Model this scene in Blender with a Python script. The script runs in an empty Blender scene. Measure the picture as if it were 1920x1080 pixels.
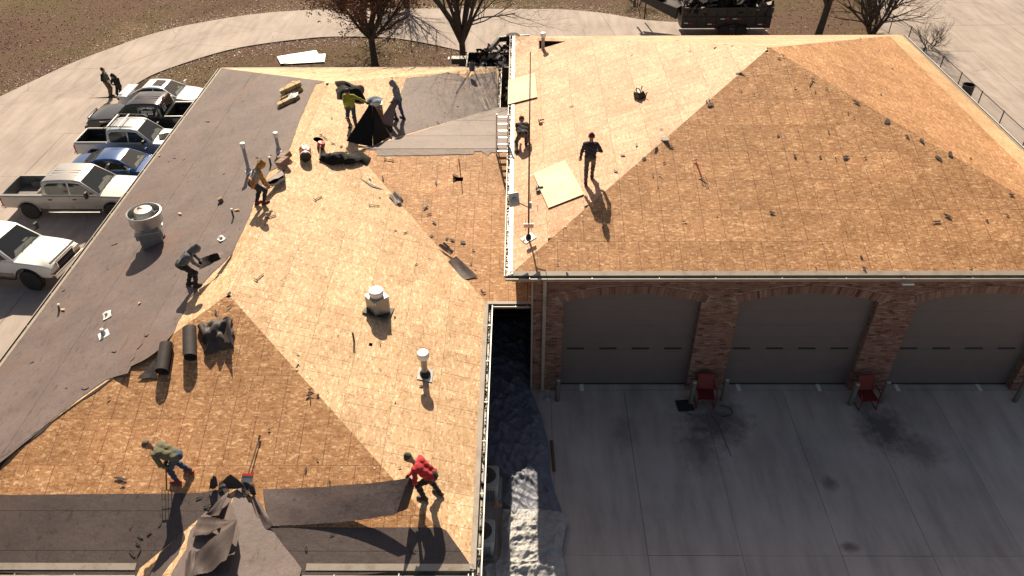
import bpy, bmesh, math, random
import numpy as np
from mathutils import Vector, Matrix
random.seed(7)
S = bpy.context.scene
C = S.collection
V3 = Vector
rad = math.radians

# ---------------------------------------------------------------- camera, sky, sun, exposure
F_PX, PITCH, YAW, ROLL, CAM_H = 1474.4, 0.6673, 0.0118, -0.0082, 19.3
def cam_axes():
    f = V3((-math.sin(YAW) * math.cos(PITCH), math.cos(YAW) * math.cos(PITCH), -math.sin(PITCH)))
    r = V3((math.cos(YAW), math.sin(YAW), 0))
    u = r.cross(f)
    c, s = math.cos(ROLL), math.sin(ROLL)
    return r * c + u * s, u * c - r * s, f
CR, CU, CF = cam_axes()
EYE = V3((0, 0, CAM_H))
cd = bpy.data.cameras.new('camera')
cd.sensor_width = 36.0
cd.lens = F_PX / 1920 * 36
cd.clip_end = 2000
cam = bpy.data.objects.new('camera', cd)
C.objects.link(cam)
cam.matrix_world = Matrix(((CR.x, CU.x, -CF.x, EYE.x), (CR.y, CU.y, -CF.y, EYE.y), (CR.z, CU.z, -CF.z, EYE.z), (0, 0, 0, 1)))
S.camera = cam

SUN_DIR = V3((-0.19, 1.235, 1.0)).normalized()        # from the roof towards the sun
w = bpy.data.worlds.new('World')
S.world = w
w.use_nodes = True
wn = w.node_tree
bg = wn.nodes['Background']
sky = wn.nodes.new('ShaderNodeTexSky')
sky.sky_type = 'NISHITA'
sky.sun_disc = False
sky.sun_elevation = math.asin(SUN_DIR.z)
sky.sun_rotation = math.atan2(SUN_DIR.x, SUN_DIR.y)
sky.altitude = 200; sky.dust_density = 2.0
tint = wn.nodes.new('ShaderNodeMix'); tint.data_type = 'RGBA'; tint.blend_type = 'MULTIPLY'      # the camera's warm white balance
tint.inputs[0].default_value = 1.0; tint.inputs[7].default_value = (1.12, .94, .78, 1)
wn.links.new(sky.outputs[0], tint.inputs[6]); wn.links.new(tint.outputs[2], bg.inputs[0])
bg.inputs[1].default_value = 0.05
sl = bpy.data.lights.new('sun', 'SUN')
sl.energy = 4.6
sl.angle = rad(0.5)
sl.color = (1.0, 0.85, 0.64)
sun = bpy.data.objects.new('sun', sl)
C.objects.link(sun)
sun.rotation_euler = SUN_DIR.to_track_quat('Z', 'Y').to_euler()
S.view_settings.view_transform = 'Standard'
S.view_settings.look = 'None'
S.view_settings.gamma = 1
S.view_settings.exposure = 0.95

# ---------------------------------------------------------------- geometry of the place
def ray(x, y):
    return CF + CR * ((x - 960) / F_PX) + CU * ((540 - y) / F_PX)
class Face:
    """a plane: origin P at the eave, U along the eave, V up the slope, N outwards"""
    def __init__(s, P, U, V):
        s.P = V3(P); s.U = V3(U).normalized(); s.V = V3(V).normalized()
        s.N = s.U.cross(s.V).normalized()
        if s.N.z < 0: s.N = -s.N
    def at(s, u, v, n=0.0):
        return s.P + s.U * u + s.V * v + s.N * n
    def z(s, x, y):
        return s.P.z - (s.N.x * (x - s.P.x) + s.N.y * (y - s.P.y)) / s.N.z
    def hit(s, x, y, lift=0.0):
        d = ray(x, y)
        P = s.P + V3((0, 0, lift))
        return EYE + d * ((P - EYE).dot(s.N) / d.dot(s.N))
    def uv(s, p):
        q = p - s.P
        return (q.dot(s.U), q.dot(s.V))
    def px(s, x, y):
        return s.uv(s.hit(x, y))
    def frame(s, p, ang=0.0):
        """matrix lying on the slope at p, local z = slope normal, local y = up the slope turned by ang"""
        X = s.U * math.cos(ang) + s.V * math.sin(ang)
        Z = s.N; Y = Z.cross(X)
        m = Matrix((X, Y, Z)).transposed().to_4x4()
        m.translation = p
        return m
GND = Face((0, 0, 0), (1, 0, 0), (0, 1, 0))

gx0, gx1, gy0, gy1, hg, rg = -0.29, 18.40, 18.29, 37.30, 5.37, 3.097        # garage eaves and rise
gcx, gcy = (gx0 + gx1) / 2, (gy0 + gy1) / 2
GA = V3((gcx, gcy, hg + rg))
def face_pts(a, b, apex):
    a, b, apex = V3(a), V3(b), V3(apex)
    U = (b - a).normalized()
    q = apex - a
    return Face(a, U, q - U * q.dot(U))
gF = face_pts((gx0, gy0, hg), (gx1, gy0, hg), GA)
gR = face_pts((gx1, gy0, hg), (gx1, gy1, hg), GA)
gB = face_pts((gx1, gy1, hg), (gx0, gy1, hg), GA)
gL = face_pts((gx0, gy1, hg), (gx0, gy0, hg), GA)
wx0, wx1, wy0, wy1, hw, pw = -15.15, -1.02, 9.94, 38.22, 3.43, 0.3197       # house wing eaves and pitch
wxm = (wx0 + wx1) / 2; whalf = (wx1 - wx0) / 2; wz = hw + pw * whalf
PK1 = V3((wxm, wy0 + whalf, wz)); PK2 = V3((wxm, wy1 - whalf, wz))
wF = face_pts((wx0, wy0, hw), (wx1, wy0, hw), PK1)
wR = face_pts((wx1, wy0, hw), (wx1, wy1, hw), PK1)
wB = face_pts((wx1, wy1, hw), (wx0, wy1, hw), PK2)
wL = face_pts((wx0, wy1, hw), (wx0, wy0, hw), PK1)
cy0, cyr, cy1, cz = 19.35, 26.47, 33.56, 5.10                               # connector roof between the two
cxr, cx1 = wx1 - (cz - hw) / pw, 0.40
cF = face_pts((wx1, cy0, hw), (cx1, cy0, hw), (cxr, cyr, cz))
cB = face_pts((cx1, cy1, hw), (wx1, cy1, hw), (cxr, cyr, cz))
px0, px1, pym, pyf = -8.55, -4.90, wy0 + 1.825, 5.6                          # porch roof over the entry
pxm = (px0 + px1) / 2; pz = hw + pw * 1.825
pL = face_pts((px0, wy0, hw), (px0, pyf, hw), (pxm, pyf, pz))
pR = face_pts((px1, pyf, hw), (px1, wy0, hw), (pxm, pyf, pz))

# ---------------------------------------------------------------- helpers
class MB:
    def __init__(s): s.v = []; s.f = []; s.m = []; s.uv = {}
    def add(s, vs, fs, mi=0):
        o = len(s.v)
        s.v += [tuple(p) for p in vs]
        for f in fs:
            s.f.append(tuple(i + o for i in f)); s.m.append(mi)
        return s
    def box(s, c, d, R=None, mi=0, taper=1.0):
        x, y, z = d[0] / 2, d[1] / 2, d[2] / 2
        t = taper
        vs = [V3(p) for p in ((-x, -y, -z), (x, -y, -z), (x, y, -z), (-x, y, -z), (-x * t, -y * t, z), (x * t, -y * t, z), (x * t, y * t, z), (-x * t, y * t, z))]
        if R is not None: vs = [R @ p for p in vs]
        c = V3(c)
        return s.add([p + c for p in vs], [(0, 3, 2, 1), (4, 5, 6, 7), (0, 1, 5, 4), (1, 2, 6, 5), (2, 3, 7, 6), (3, 0, 4, 7)], mi)
    def tube(s, pts, r, n=6, mi=0, cap=True):
        pts = [V3(p) for p in pts]
        if not isinstance(r, (list, tuple)): r = [r] * len(pts)
        vs = []; fs = []
        ref = None
        for i, p in enumerate(pts):
            t = (pts[min(i + 1, len(pts) - 1)] - pts[max(i - 1, 0)])
            t = t.normalized() if t.length > 1e-9 else V3((0, 0, 1))
            if ref is None: ref = V3((1, 0, 0)) if abs(t.x) < 0.8 else V3((0, 1, 0))
            a = (ref - t * ref.dot(t))
            a = a.normalized() if a.length > 1e-6 else t.orthogonal().normalized()
            b = t.cross(a); ref = a
            for k in range(n):
                an = 2 * math.pi * k / n
                vs.append(p + (a * math.cos(an) + b * math.sin(an)) * r[i])
        for i in range(len(pts) - 1):
            for k in range(n):
                fs.append((i * n + k, i * n + (k + 1) % n, (i + 1) * n + (k + 1) % n, (i + 1) * n + k))
        if cap:
            fs.append(tuple(range(n - 1, -1, -1))); fs.append(tuple(range((len(pts) - 1) * n, len(pts) * n)))
        return s.add(vs, fs, mi)
    def lathe(s, prof, n=16, M=None, mi=0):
        vs = []; fs = []
        for r, z in prof:
            for k in range(n):
                a = 2 * math.pi * k / n
                p = V3((r * math.cos(a), r * math.sin(a), z))
                vs.append(M @ p if M is not None else p)
        for i in range(len(prof) - 1):
            for k in range(n):
                fs.append((i * n + k, i * n + (k + 1) % n, (i + 1) * n + (k + 1) % n, (i + 1) * n + k))
        if prof[0][0] > 1e-4: fs.append(tuple(range(n - 1, -1, -1)))
        if prof[-1][0] > 1e-4: fs.append(tuple(range((len(prof) - 1) * n, len(prof) * n)))
        return s.add(vs, fs, mi)
    def prism(s, poly, nrm, th, mi=0):
        """poly is the outer face, thickness goes against nrm"""
        n = len(poly); nrm = V3(nrm).normalized()
        a = V3((0, 0, 0))
        for i in range(n): a += V3(poly[i]).cross(V3(poly[(i + 1) % n]))
        if a.dot(nrm) < 0: poly = list(reversed(poly))
        vs = [V3(p) for p in poly] + [V3(p) - nrm * th for p in poly]
        fs = [tuple(range(n)), tuple(range(2 * n - 1, n - 1, -1))]
        for i in range(n):
            j = (i + 1) % n
            fs.append((i, i + n, j + n, j))
        return s.add(vs, fs, mi)
    def build(s, name, mats, parent=None, smooth=None, kind=None, label=None, world=False, uvs=None, bevel=0):
        me = bpy.data.meshes.new(name)
        me.from_pydata([tuple(p) for p in s.v], [], s.f)
        if not isinstance(mats, (list, tuple)): mats = [mats]
        for m in mats: me.materials.append(m)
        if len(mats) > 1: me.polygons.foreach_set('material_index', s.m)
        if smooth is not None:
            me.shade_smooth()
            if smooth < 180: me.set_sharp_from_angle(angle=rad(smooth))
        if uvs is not None:
            ul = me.uv_layers.new(name='UVMap')
            for lp in me.loops: ul.data[lp.index].uv = uvs[lp.vertex_index]
        me.update()
        o = bpy.data.objects.new(name, me)
        C.objects.link(o)
        if parent is not None:
            o.parent = parent
            if world: o.matrix_parent_inverse = parent.matrix_basis.inverted()
        if kind: o['kind'] = kind
        if label: o['label'] = label
        if bevel:
            b = o.modifiers.new('bevel', 'BEVEL'); b.width = bevel; b.segments = 2; b.limit_method = 'ANGLE'
        return o
def thing(name, label, cat, M=None, group=None):
    o = bpy.data.objects.new(name, None)
    C.objects.link(o)
    o.empty_display_size = 0.2
    if M is not None:
        if not isinstance(M, Matrix): M = Matrix.Translation(V3(M))
        o.matrix_basis = M
    return tag(o, label, cat, group)
def tag(o, label, cat, group=None, kind=None):
    o['label'] = label; o['category'] = cat
    if group: o['group'] = group
    if kind: o['kind'] = kind
    return o
def struct(o):
    o['kind'] = 'structure'
    return o
def rotz(a): return Matrix.Rotation(a, 4, 'Z')
def at(p, yaw=0.0): return Matrix.Translation(V3(p)) @ rotz(yaw)
def apply_mods(o):
    dg = bpy.context.evaluated_depsgraph_get()
    me = bpy.data.meshes.new_from_object(o.evaluated_get(dg))
    o.modifiers.clear(); o.data = me
    return o
def cut(o, cutters):
    """boolean difference, applied"""
    bpy.context.view_layer.update()
    for c in cutters:
        md = o.modifiers.new('cut', 'BOOLEAN'); md.operation = 'DIFFERENCE'; md.object = c; md.solver = 'EXACT'
    apply_mods(o)
    for c in cutters: bpy.data.objects.remove(c, do_unlink=True)
    return o
def clip_half(poly, a, b, c):
    """keep the side where a*u+b*v+c >= 0"""
    out = []
    for i in range(len(poly)):
        p, q = poly[i], poly[(i + 1) % len(poly)]
        dp, dq = a * p[0] + b * p[1] + c, a * q[0] + b * q[1] + c
        if dp >= 0: out.append(p)
        if (dp >= 0) != (dq >= 0):
            t = dp / (dp - dq)
            out.append((p[0] + (q[0] - p[0]) * t, p[1] + (q[1] - p[1]) * t))
    return out
def area2(p): return sum(p[i][0] * p[(i + 1) % len(p)][1] - p[(i + 1) % len(p)][0] * p[i][1] for i in range(len(p))) / 2
def clip_convex(poly, conv):
    if area2(conv) < 0: conv = conv[::-1]
    for i in range(len(conv)):
        p, q = conv[i], conv[(i + 1) % len(conv)]
        a, b = -(q[1] - p[1]), q[0] - p[0]
        poly = clip_half(poly, a, b, -(a * p[0] + b * p[1]))
        if len(poly) < 3: return []
    return poly
def rough_edge(poly, step=0.12, amp=0.03, rnd=random, keep=()):
    out = []
    for i in range(len(poly)):
        p, q = V3((*poly[i], 0)), V3((*poly[(i + 1) % len(poly)], 0))
        out.append(tuple(p[:2]))
        if i in keep: continue
        n = int((q - p).length / step)
        d = (q - p).normalized(); nn = V3((-d.y, d.x, 0))
        for k in range(1, n):
            t = (k + rnd.uniform(-.3, .3)) / n
            r = p.lerp(q, t) + nn * rnd.uniform(-amp, amp)
            out.append((r.x, r.y))
    return out

# ---------------------------------------------------------------- materials
def new_mat(name):
    m = bpy.data.materials.new(name); m.use_nodes = True
    return m, m.node_tree, m.node_tree.nodes['Principled BSDF']
def N(nt, t, **kw):
    n = nt.nodes.new('ShaderNode' + t)
    for k, v in kw.items():
        if k.startswith('i_'):
            key = k[2:]
            n.inputs[int(key) if key.isdigit() else key.replace('_', ' ')].default_value = v
        else: setattr(n, k, v)
    return n
def lk(nt, a, b): nt.links.new(a, b)
def ramp(nt, src, stops):
    r = nt.nodes.new('ShaderNodeValToRGB')
    e = r.color_ramp.elements
    while len(e) < len(stops): e.new(0.5)
    for i, (p, c) in enumerate(stops):
        e[i].position = p; e[i].color = (*c, 1) if len(c) == 3 else c
    lk(nt, src, r.inputs[0])
    return r.outputs[0]
def mixc(nt, a, b, fac, mode='MIX'):
    n = nt.nodes.new('ShaderNodeMix'); n.data_type = 'RGBA'; n.blend_type = mode
    for s, v in ((0, fac), (6, a), (7, b)):
        if hasattr(v, 'is_output'): lk(nt, v, n.inputs[s])
        else: n.inputs[s].default_value = v if s == 0 else (*v, 1)
    return n.outputs[2]
def math_(nt, op, a, b=None, c=None):
    n = nt.nodes.new('ShaderNodeMath'); n.operation = op
    for i, v in enumerate((a, b, c)):
        if v is None: continue
        if hasattr(v, 'is_output'): lk(nt, v, n.inputs[i])
        else: n.inputs[i].default_value = v
    return n.outputs[0]
def bump(nt, b, h, strength=.3, dist=.02):
    n = N(nt, 'Bump'); n.inputs['Strength'].default_value = strength; n.inputs['Distance'].default_value = dist
    lk(nt, h, n.inputs['Height']); lk(nt, n.outputs[0], b.inputs['Normal'])
def simple(name, col, rough=.6, var=.12, scale=6, metal=0, spec=.5, bs=0, bscale=60, coat=0, coords='Object', dirt=None, dirt_scale=2, sheen=0):
    m, nt, b = new_mat(name)
    tc = N(nt, 'TexCoord')
    n1 = N(nt, 'TexNoise', i_Scale=scale, i_Detail=5, i_Roughness=.6)
    lk(nt, tc.outputs[coords], n1.inputs['Vector'])
    c = ramp(nt, n1.outputs[0], [(.25, [max(0, k * (1 - var)) for k in col]), (.75, [min(1, k * (1 + var)) for k in col])])
    if dirt:
        n2 = N(nt, 'TexNoise', i_Scale=dirt_scale, i_Detail=6, i_Roughness=.7)
        lk(nt, tc.outputs[coords], n2.inputs['Vector'])
        c = mixc(nt, c, dirt, ramp(nt, n2.outputs[0], [(.5, (0, 0, 0)), (.72, (.8, .8, .8))]))
    lk(nt, c, b.inputs['Base Color'])
    b.inputs['Roughness'].default_value = rough
    b.inputs['Metallic'].default_value = metal
    b.inputs['Specular IOR Level'].default_value = spec
    b.inputs['Coat Weight'].default_value = coat
    b.inputs['Coat Roughness'].default_value = .05
    if sheen: b.inputs['Sheen Weight'].default_value = sheen
    if bs:
        n3 = N(nt, 'TexNoise', i_Scale=bscale, i_Detail=4)
        lk(nt, tc.outputs[coords], n3.inputs['Vector'])
        bump(nt, b, n3.outputs[0], bs, .02)
    return m

def osb(name, dark, mid, light, lines=.55, rough=.7):
    """strand board: two layers of long flakes, printed stud lines every 16 and 24 inches"""
    m, nt, b = new_mat(name)
    tc = N(nt, 'TexCoord'); oi = N(nt, 'ObjectInfo')
    uvn = tc.outputs['UV']
    warp = N(nt, 'TexNoise', i_Scale=9.0, i_Detail=3)
    lk(nt, uvn, warp.inputs['Vector'])
    wv = N(nt, 'VectorMath', operation='SCALE'); wv.inputs[3].default_value = .06
    lk(nt, warp.outputs['Color'], wv.inputs[0])
    base = N(nt, 'VectorMath', operation='ADD'); lk(nt, uvn, base.inputs[0]); lk(nt, wv.outputs[0], base.inputs[1])
    cols = []
    for rot, sc in ((.95, (8, 20, 1)), (-.85, (9, 22, 1)), (.1, (7, 17, 1))):
        mp = N(nt, 'Mapping'); mp.inputs['Rotation'].default_value = (0, 0, rot); mp.inputs['Scale'].default_value = sc
        lk(nt, base.outputs[0], mp.inputs[0])
        vo = N(nt, 'TexVoronoi', i_Scale=1.0)
        lk(nt, mp.outputs[0], vo.inputs['Vector'])
        sp = N(nt, 'SeparateColor'); lk(nt, vo.outputs['Color'], sp.inputs[0])
        cols.append(sp.outputs[0])
    sel = N(nt, 'TexNoise', i_Scale=15.0, i_Detail=2); lk(nt, uvn, sel.inputs['Vector'])
    s1 = math_(nt, 'GREATER_THAN', sel.outputs[0], .5)
    h = math_(nt, 'ADD', math_(nt, 'MULTIPLY', cols[0], s1), math_(nt, 'MULTIPLY', cols[1], math_(nt, 'SUBTRACT', 1.0, s1)))
    h = math_(nt, 'ADD', math_(nt, 'MULTIPLY', h, .72), math_(nt, 'MULTIPLY', cols[2], .28))
    c = ramp(nt, h, [(.10, dark), (.30, mid), (.66, [a * .8 + q * .2 for a, q in zip(mid, light)]), (.80, [a * .45 + q * .55 for a, q in zip(mid, light)]), (.9, light)])
    big = N(nt, 'TexNoise', i_Scale=.9, i_Detail=4); lk(nt, uvn, big.inputs['Vector'])
    c = mixc(nt, c, ramp(nt, big.outputs[0], [(.3, (.80, .76, .70)), (.7, (1.08, 1.06, 1.04))]), 1.0, 'MULTIPLY')
    tint = ramp(nt, oi.outputs['Random'], [(0, (.90, .87, .83)), (.5, (1, .98, .96)), (1, (1.10, 1.08, 1.06))])
    c = mixc(nt, c, tint, 1.0, 'MULTIPLY')
    sx = N(nt, 'SeparateXYZ'); lk(nt, uvn, sx.inputs[0])
    def line(period, width):
        fr = math_(nt, 'FRACT', math_(nt, 'DIVIDE', sx.outputs[0], period))
        return math_(nt, 'LESS_THAN', math_(nt, 'ABSOLUTE', math_(nt, 'SUBTRACT', fr, .5)), width / period)
    ln = math_(nt, 'MAXIMUM', math_(nt, 'MULTIPLY', line(.4064, .009), .4), line(.6096, .011))
    brk = N(nt, 'TexNoise', i_Scale=7.0); lk(nt, uvn, brk.inputs['Vector'])
    ln = math_(nt, 'MULTIPLY', ln, math_(nt, 'MULTIPLY', ramp(nt, brk.outputs[0], [(.36, (.25, .25, .25)), (.55, (1, 1, 1))]), lines))
    c = mixc(nt, c, (.10, .028, .014), ln)
    # scattered grime and dark specks
    g = N(nt, 'TexNoise', i_Scale=2.3, i_Detail=8, i_Roughness=.72); lk(nt, uvn, g.inputs['Vector'])
    c = mixc(nt, c, [k * .42 for k in mid], ramp(nt, g.outputs[0], [(.63, (0, 0, 0)), (.78, (.75, .75, .75))]))
    lk(nt, c, b.inputs['Base Color'])
    b.inputs['Roughness'].default_value = rough
    b.inputs['Specular IOR Level'].default_value = .3
    bump(nt, b, h, .12, .003)
    return m

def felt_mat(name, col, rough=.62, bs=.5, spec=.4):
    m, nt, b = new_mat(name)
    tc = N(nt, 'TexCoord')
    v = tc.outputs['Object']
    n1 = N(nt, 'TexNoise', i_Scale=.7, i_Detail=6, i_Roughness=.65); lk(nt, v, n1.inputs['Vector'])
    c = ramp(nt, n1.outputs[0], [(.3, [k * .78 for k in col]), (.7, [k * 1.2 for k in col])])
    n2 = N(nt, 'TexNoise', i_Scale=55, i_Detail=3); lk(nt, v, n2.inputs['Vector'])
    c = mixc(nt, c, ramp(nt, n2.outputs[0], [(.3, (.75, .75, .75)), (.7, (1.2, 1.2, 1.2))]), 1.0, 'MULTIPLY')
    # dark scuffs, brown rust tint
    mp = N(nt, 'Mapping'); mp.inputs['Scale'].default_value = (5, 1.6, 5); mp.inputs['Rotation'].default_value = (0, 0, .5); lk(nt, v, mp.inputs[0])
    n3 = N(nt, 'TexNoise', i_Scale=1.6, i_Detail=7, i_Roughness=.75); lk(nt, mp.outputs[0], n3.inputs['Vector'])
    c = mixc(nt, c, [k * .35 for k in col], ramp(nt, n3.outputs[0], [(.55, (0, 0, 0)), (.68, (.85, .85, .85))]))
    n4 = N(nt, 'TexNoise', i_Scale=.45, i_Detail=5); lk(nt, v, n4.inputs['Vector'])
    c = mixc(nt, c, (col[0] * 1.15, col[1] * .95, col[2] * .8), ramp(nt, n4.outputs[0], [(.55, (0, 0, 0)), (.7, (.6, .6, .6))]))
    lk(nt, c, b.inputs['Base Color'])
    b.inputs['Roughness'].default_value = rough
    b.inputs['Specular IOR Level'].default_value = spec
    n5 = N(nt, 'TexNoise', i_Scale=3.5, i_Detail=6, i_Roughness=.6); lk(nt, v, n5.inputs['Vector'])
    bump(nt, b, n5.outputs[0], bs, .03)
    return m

def concrete(name, col, stains=None):
    m, nt, b = new_mat(name)
    ge = N(nt, 'NewGeometry'); v = ge.outputs['Position']
    oi = N(nt, 'ObjectInfo')
    n1 = N(nt, 'TexNoise', i_Scale=.35, i_Detail=7, i_Roughness=.62); lk(nt, v, n1.inputs['Vector'])
    c = ramp(nt, n1.outputs[0], [(.3, [k * .84 for k in col]), (.7, [k * 1.12 for k in col])])
    mp = N(nt, 'Mapping'); mp.inputs['Scale'].default_value = (2.2, .35, 1); lk(nt, v, mp.inputs[0])
    n2 = N(nt, 'TexNoise', i_Scale=1.0, i_Detail=6, i_Roughness=.6); lk(nt, mp.outputs[0], n2.inputs['Vector'])
    c = mixc(nt, c, ramp(nt, n2.outputs[0], [(.32, (.82, .82, .84)), (.5, (1, 1, 1)), (.7, (1.12, 1.13, 1.16))]), 1.0, 'MULTIPLY')
    n3 = N(nt, 'TexNoise', i_Scale=45, i_Detail=4); lk(nt, v, n3.inputs['Vector'])
    c = mixc(nt, c, ramp(nt, n3.outputs[0], [(.3, (.9, .9, .9)), (.7, (1.1, 1.1, 1.1))]), 1.0, 'MULTIPLY')
    c = mixc(nt, c, ramp(nt, oi.outputs['Random'], [(0, (.93, .93, .93)), (1, (1.06, 1.06, 1.06))]), 1.0, 'MULTIPLY')
    n6 = N(nt, 'TexNoise', i_Scale=1.3, i_Detail=8, i_Roughness=.75); lk(nt, v, n6.inputs['Vector'])
    c = mixc(nt, c, [k * .5 for k in col], ramp(nt, n6.outputs[0], [(.64, (0, 0, 0)), (.76, (.6, .6, .6))]))
    # hairline cracks, patchy (the shaded apron has none)
    dn = N(nt, 'TexNoise', i_Scale=1.2, i_Detail=5); lk(nt, v, dn.inputs['Vector'])
    dv = N(nt, 'VectorMath', operation='SCALE'); dv.inputs[3].default_value = .4; lk(nt, dn.outputs['Color'], dv.inputs[0])
    av = N(nt, 'VectorMath', operation='ADD'); lk(nt, v, av.inputs[0]); lk(nt, dv.outputs[0], av.inputs[1])
    vo = N(nt, 'TexVoronoi', i_Scale=.16, feature='DISTANCE_TO_EDGE'); lk(nt, av.outputs[0], vo.inputs['Vector'])
    cm = N(nt, 'TexNoise', i_Scale=.22, i_Detail=2); lk(nt, v, cm.inputs['Vector'])
    crk = math_(nt, 'MULTIPLY', math_(nt, 'LESS_THAN', vo.outputs['Distance'], .0022), 0.0 if stains else ramp(nt, cm.outputs[0], [(.48, (0, 0, 0)), (.56, (.7, .7, .7))]))
    c = mixc(nt, c, [k * .4 for k in col], crk)
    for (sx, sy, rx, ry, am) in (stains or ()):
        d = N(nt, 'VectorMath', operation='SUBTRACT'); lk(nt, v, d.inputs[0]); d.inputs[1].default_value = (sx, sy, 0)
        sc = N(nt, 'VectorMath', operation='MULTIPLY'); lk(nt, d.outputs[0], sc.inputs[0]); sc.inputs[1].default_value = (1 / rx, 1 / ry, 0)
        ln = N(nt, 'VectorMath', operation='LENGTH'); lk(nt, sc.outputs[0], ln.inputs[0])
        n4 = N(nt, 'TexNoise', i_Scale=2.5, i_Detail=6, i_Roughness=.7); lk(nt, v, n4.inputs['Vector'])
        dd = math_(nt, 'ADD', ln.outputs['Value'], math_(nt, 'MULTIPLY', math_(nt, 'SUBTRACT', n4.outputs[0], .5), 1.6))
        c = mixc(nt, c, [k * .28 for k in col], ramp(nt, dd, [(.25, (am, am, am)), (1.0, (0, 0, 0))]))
    lk(nt, c, b.inputs['Base Color'])
    b.inputs['Roughness'].default_value = .85
    b.inputs['Specular IOR Level'].default_value = .25
    bump(nt, b, n3.outputs[0], .25, .01)
    return m

def grass_mat(name):
    m, nt, b = new_mat(name)
    ge = N(nt, 'NewGeometry'); v = ge.outputs['Position']
    n1 = N(nt, 'TexNoise', i_Scale=.16, i_Detail=7, i_Roughness=.6); lk(nt, v, n1.inputs['Vector'])
    c = ramp(nt, n1.outputs[0], [(.28, (.107, .066, .053)), (.45, (.145, .092, .069)), (.58, (.130, .096, .056)), (.72, (.195, .128, .09))])
    n2 = N(nt, 'TexNoise', i_Scale=1.9, i_Detail=7, i_Roughness=.7); lk(nt, v, n2.inputs['Vector'])
    c = mixc(nt, c, (.060, .058, .026), ramp(nt, n2.outputs[0], [(.52, (0, 0, 0)), (.75, (.75, .75, .75))]))
    n3 = N(nt, 'TexNoise', i_Scale=14, i_Detail=5, i_Roughness=.75); lk(nt, v, n3.inputs['Vector'])
    c = mixc(nt, c, ramp(nt, n3.outputs[0], [(.3, (.68, .66, .64)), (.5, (1, 1, 1)), (.7, (1.35, 1.3, 1.25))]), 1.0, 'MULTIPLY')
    lk(nt, c, b.inputs['Base Color'])
    b.inputs['Roughness'].default_value = 1.0
    b.inputs['Specular IOR Level'].default_value = .1
    bump(nt, b, n3.outputs[0], 1.0, .08)
    return m

M = {}
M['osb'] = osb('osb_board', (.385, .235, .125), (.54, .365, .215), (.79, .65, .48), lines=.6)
M['osb_lit'] = osb('osb_board_lit', (.42, .23, .13), (.555, .325, .212), (.74, .54, .39), lines=.8)  # lit copy: sun on garage left and back slopes put into the colour
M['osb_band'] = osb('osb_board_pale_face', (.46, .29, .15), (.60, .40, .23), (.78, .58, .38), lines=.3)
M['osb_old_shaded'] = osb('osb_board_old_shaded', (.305, .143, .062), (.425, .220, .102), (.76, .52, .31), lines=.7)  # darker copy: slope shade put into the colour; garage right also older sheets
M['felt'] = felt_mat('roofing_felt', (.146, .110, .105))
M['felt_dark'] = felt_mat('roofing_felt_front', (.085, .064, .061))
M['felt_fresh'] = felt_mat('torn_felt', (.060, .048, .046), rough=.66, bs=.35)
M['felt_black'] = felt_mat('felt_underside', (.013, .012, .012), rough=.8, spec=.18)
M['concrete'] = concrete('driveway_concrete', (.345, .292, .262))
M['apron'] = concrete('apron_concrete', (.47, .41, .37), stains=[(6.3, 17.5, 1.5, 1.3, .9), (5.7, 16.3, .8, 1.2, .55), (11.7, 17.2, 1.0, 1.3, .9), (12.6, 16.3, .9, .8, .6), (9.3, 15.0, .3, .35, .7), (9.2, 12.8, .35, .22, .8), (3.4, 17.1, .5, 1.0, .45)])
M['grass'] = grass_mat('dormant_grass')
M['white_trim'] = simple('white_trim', (.74, .72, .68), .45, .06, 9)
M['tan_trim'] = simple('tan_painted_metal', (.36, .31, .265), .45, .10, 6, dirt=(.16, .12, .09), dirt_scale=3)
M['gutter'] = simple('gutter_metal', (.20, .19, .165), .5, .12, 5, dirt=(.1, .085, .07), dirt_scale=4)
M['galv'] = simple('galvanised_steel', (.46, .46, .45), .38, .12, 7, metal=.75)
M['galv_dull'] = simple('dull_grey_steel', (.30, .30, .29), .5, .12, 7, metal=.5)
M['white_cap'] = simple('white_metal_cap', (.80, .79, .76), .4, .05, 9)
M['mortar'] = simple('mortar', (.28, .22, .19), .95, .2, 20)
M['door_grey'] = simple('grey_door_paint', (.15, .125, .12), .5, .06, 2)
M['black_rubber'] = simple('black_rubber', (.02, .02, .02), .8, .2, 20)
M['black'] = simple('black_plastic', (.018, .018, .019), .5, .2, 12)
M['black_metal'] = simple('black_metal', (.022, .02, .02), .45, .2, 8, dirt=(.06, .045, .035), dirt_scale=5)
M['red'] = simple('red_paint', (.42, .025, .02), .4, .12, 9)
M['chair_red'] = simple('chair_red', (.15, .012, .014), .5, .12, 9)
M['orange'] = simple('orange_plastic', (.65, .16, .03), .45, .12, 9)
M['wood'] = simple('bare_wood', (.44, .28, .14), .7, .2, 14)
M['wood_dark'] = simple('stained_wood', (.14, .07, .035), .6, .25, 14)
M['pvc'] = simple('grey_pvc', (.34, .35, .38), .45, .1, 9)
M['dirt'] = simple('grit', (.05, .04, .035), .95, .3, 30)
M['steel'] = simple('tool_steel', (.075, .07, .066), .55, .15, 12)
M['alu'] = simple('aluminium', (.62, .62, .63), .32, .08, 12, metal=.85)
M['brown_card'] = simple('brown_cardboard', (.24, .15, .11), .8, .1, 9)
M['dark_int'] = simple('dark_interior', (.02, .018, .016), .9, .2, 5)
M['soffit'] = simple('soffit', (.35, .30, .25), .7, .05, 5)

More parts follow.
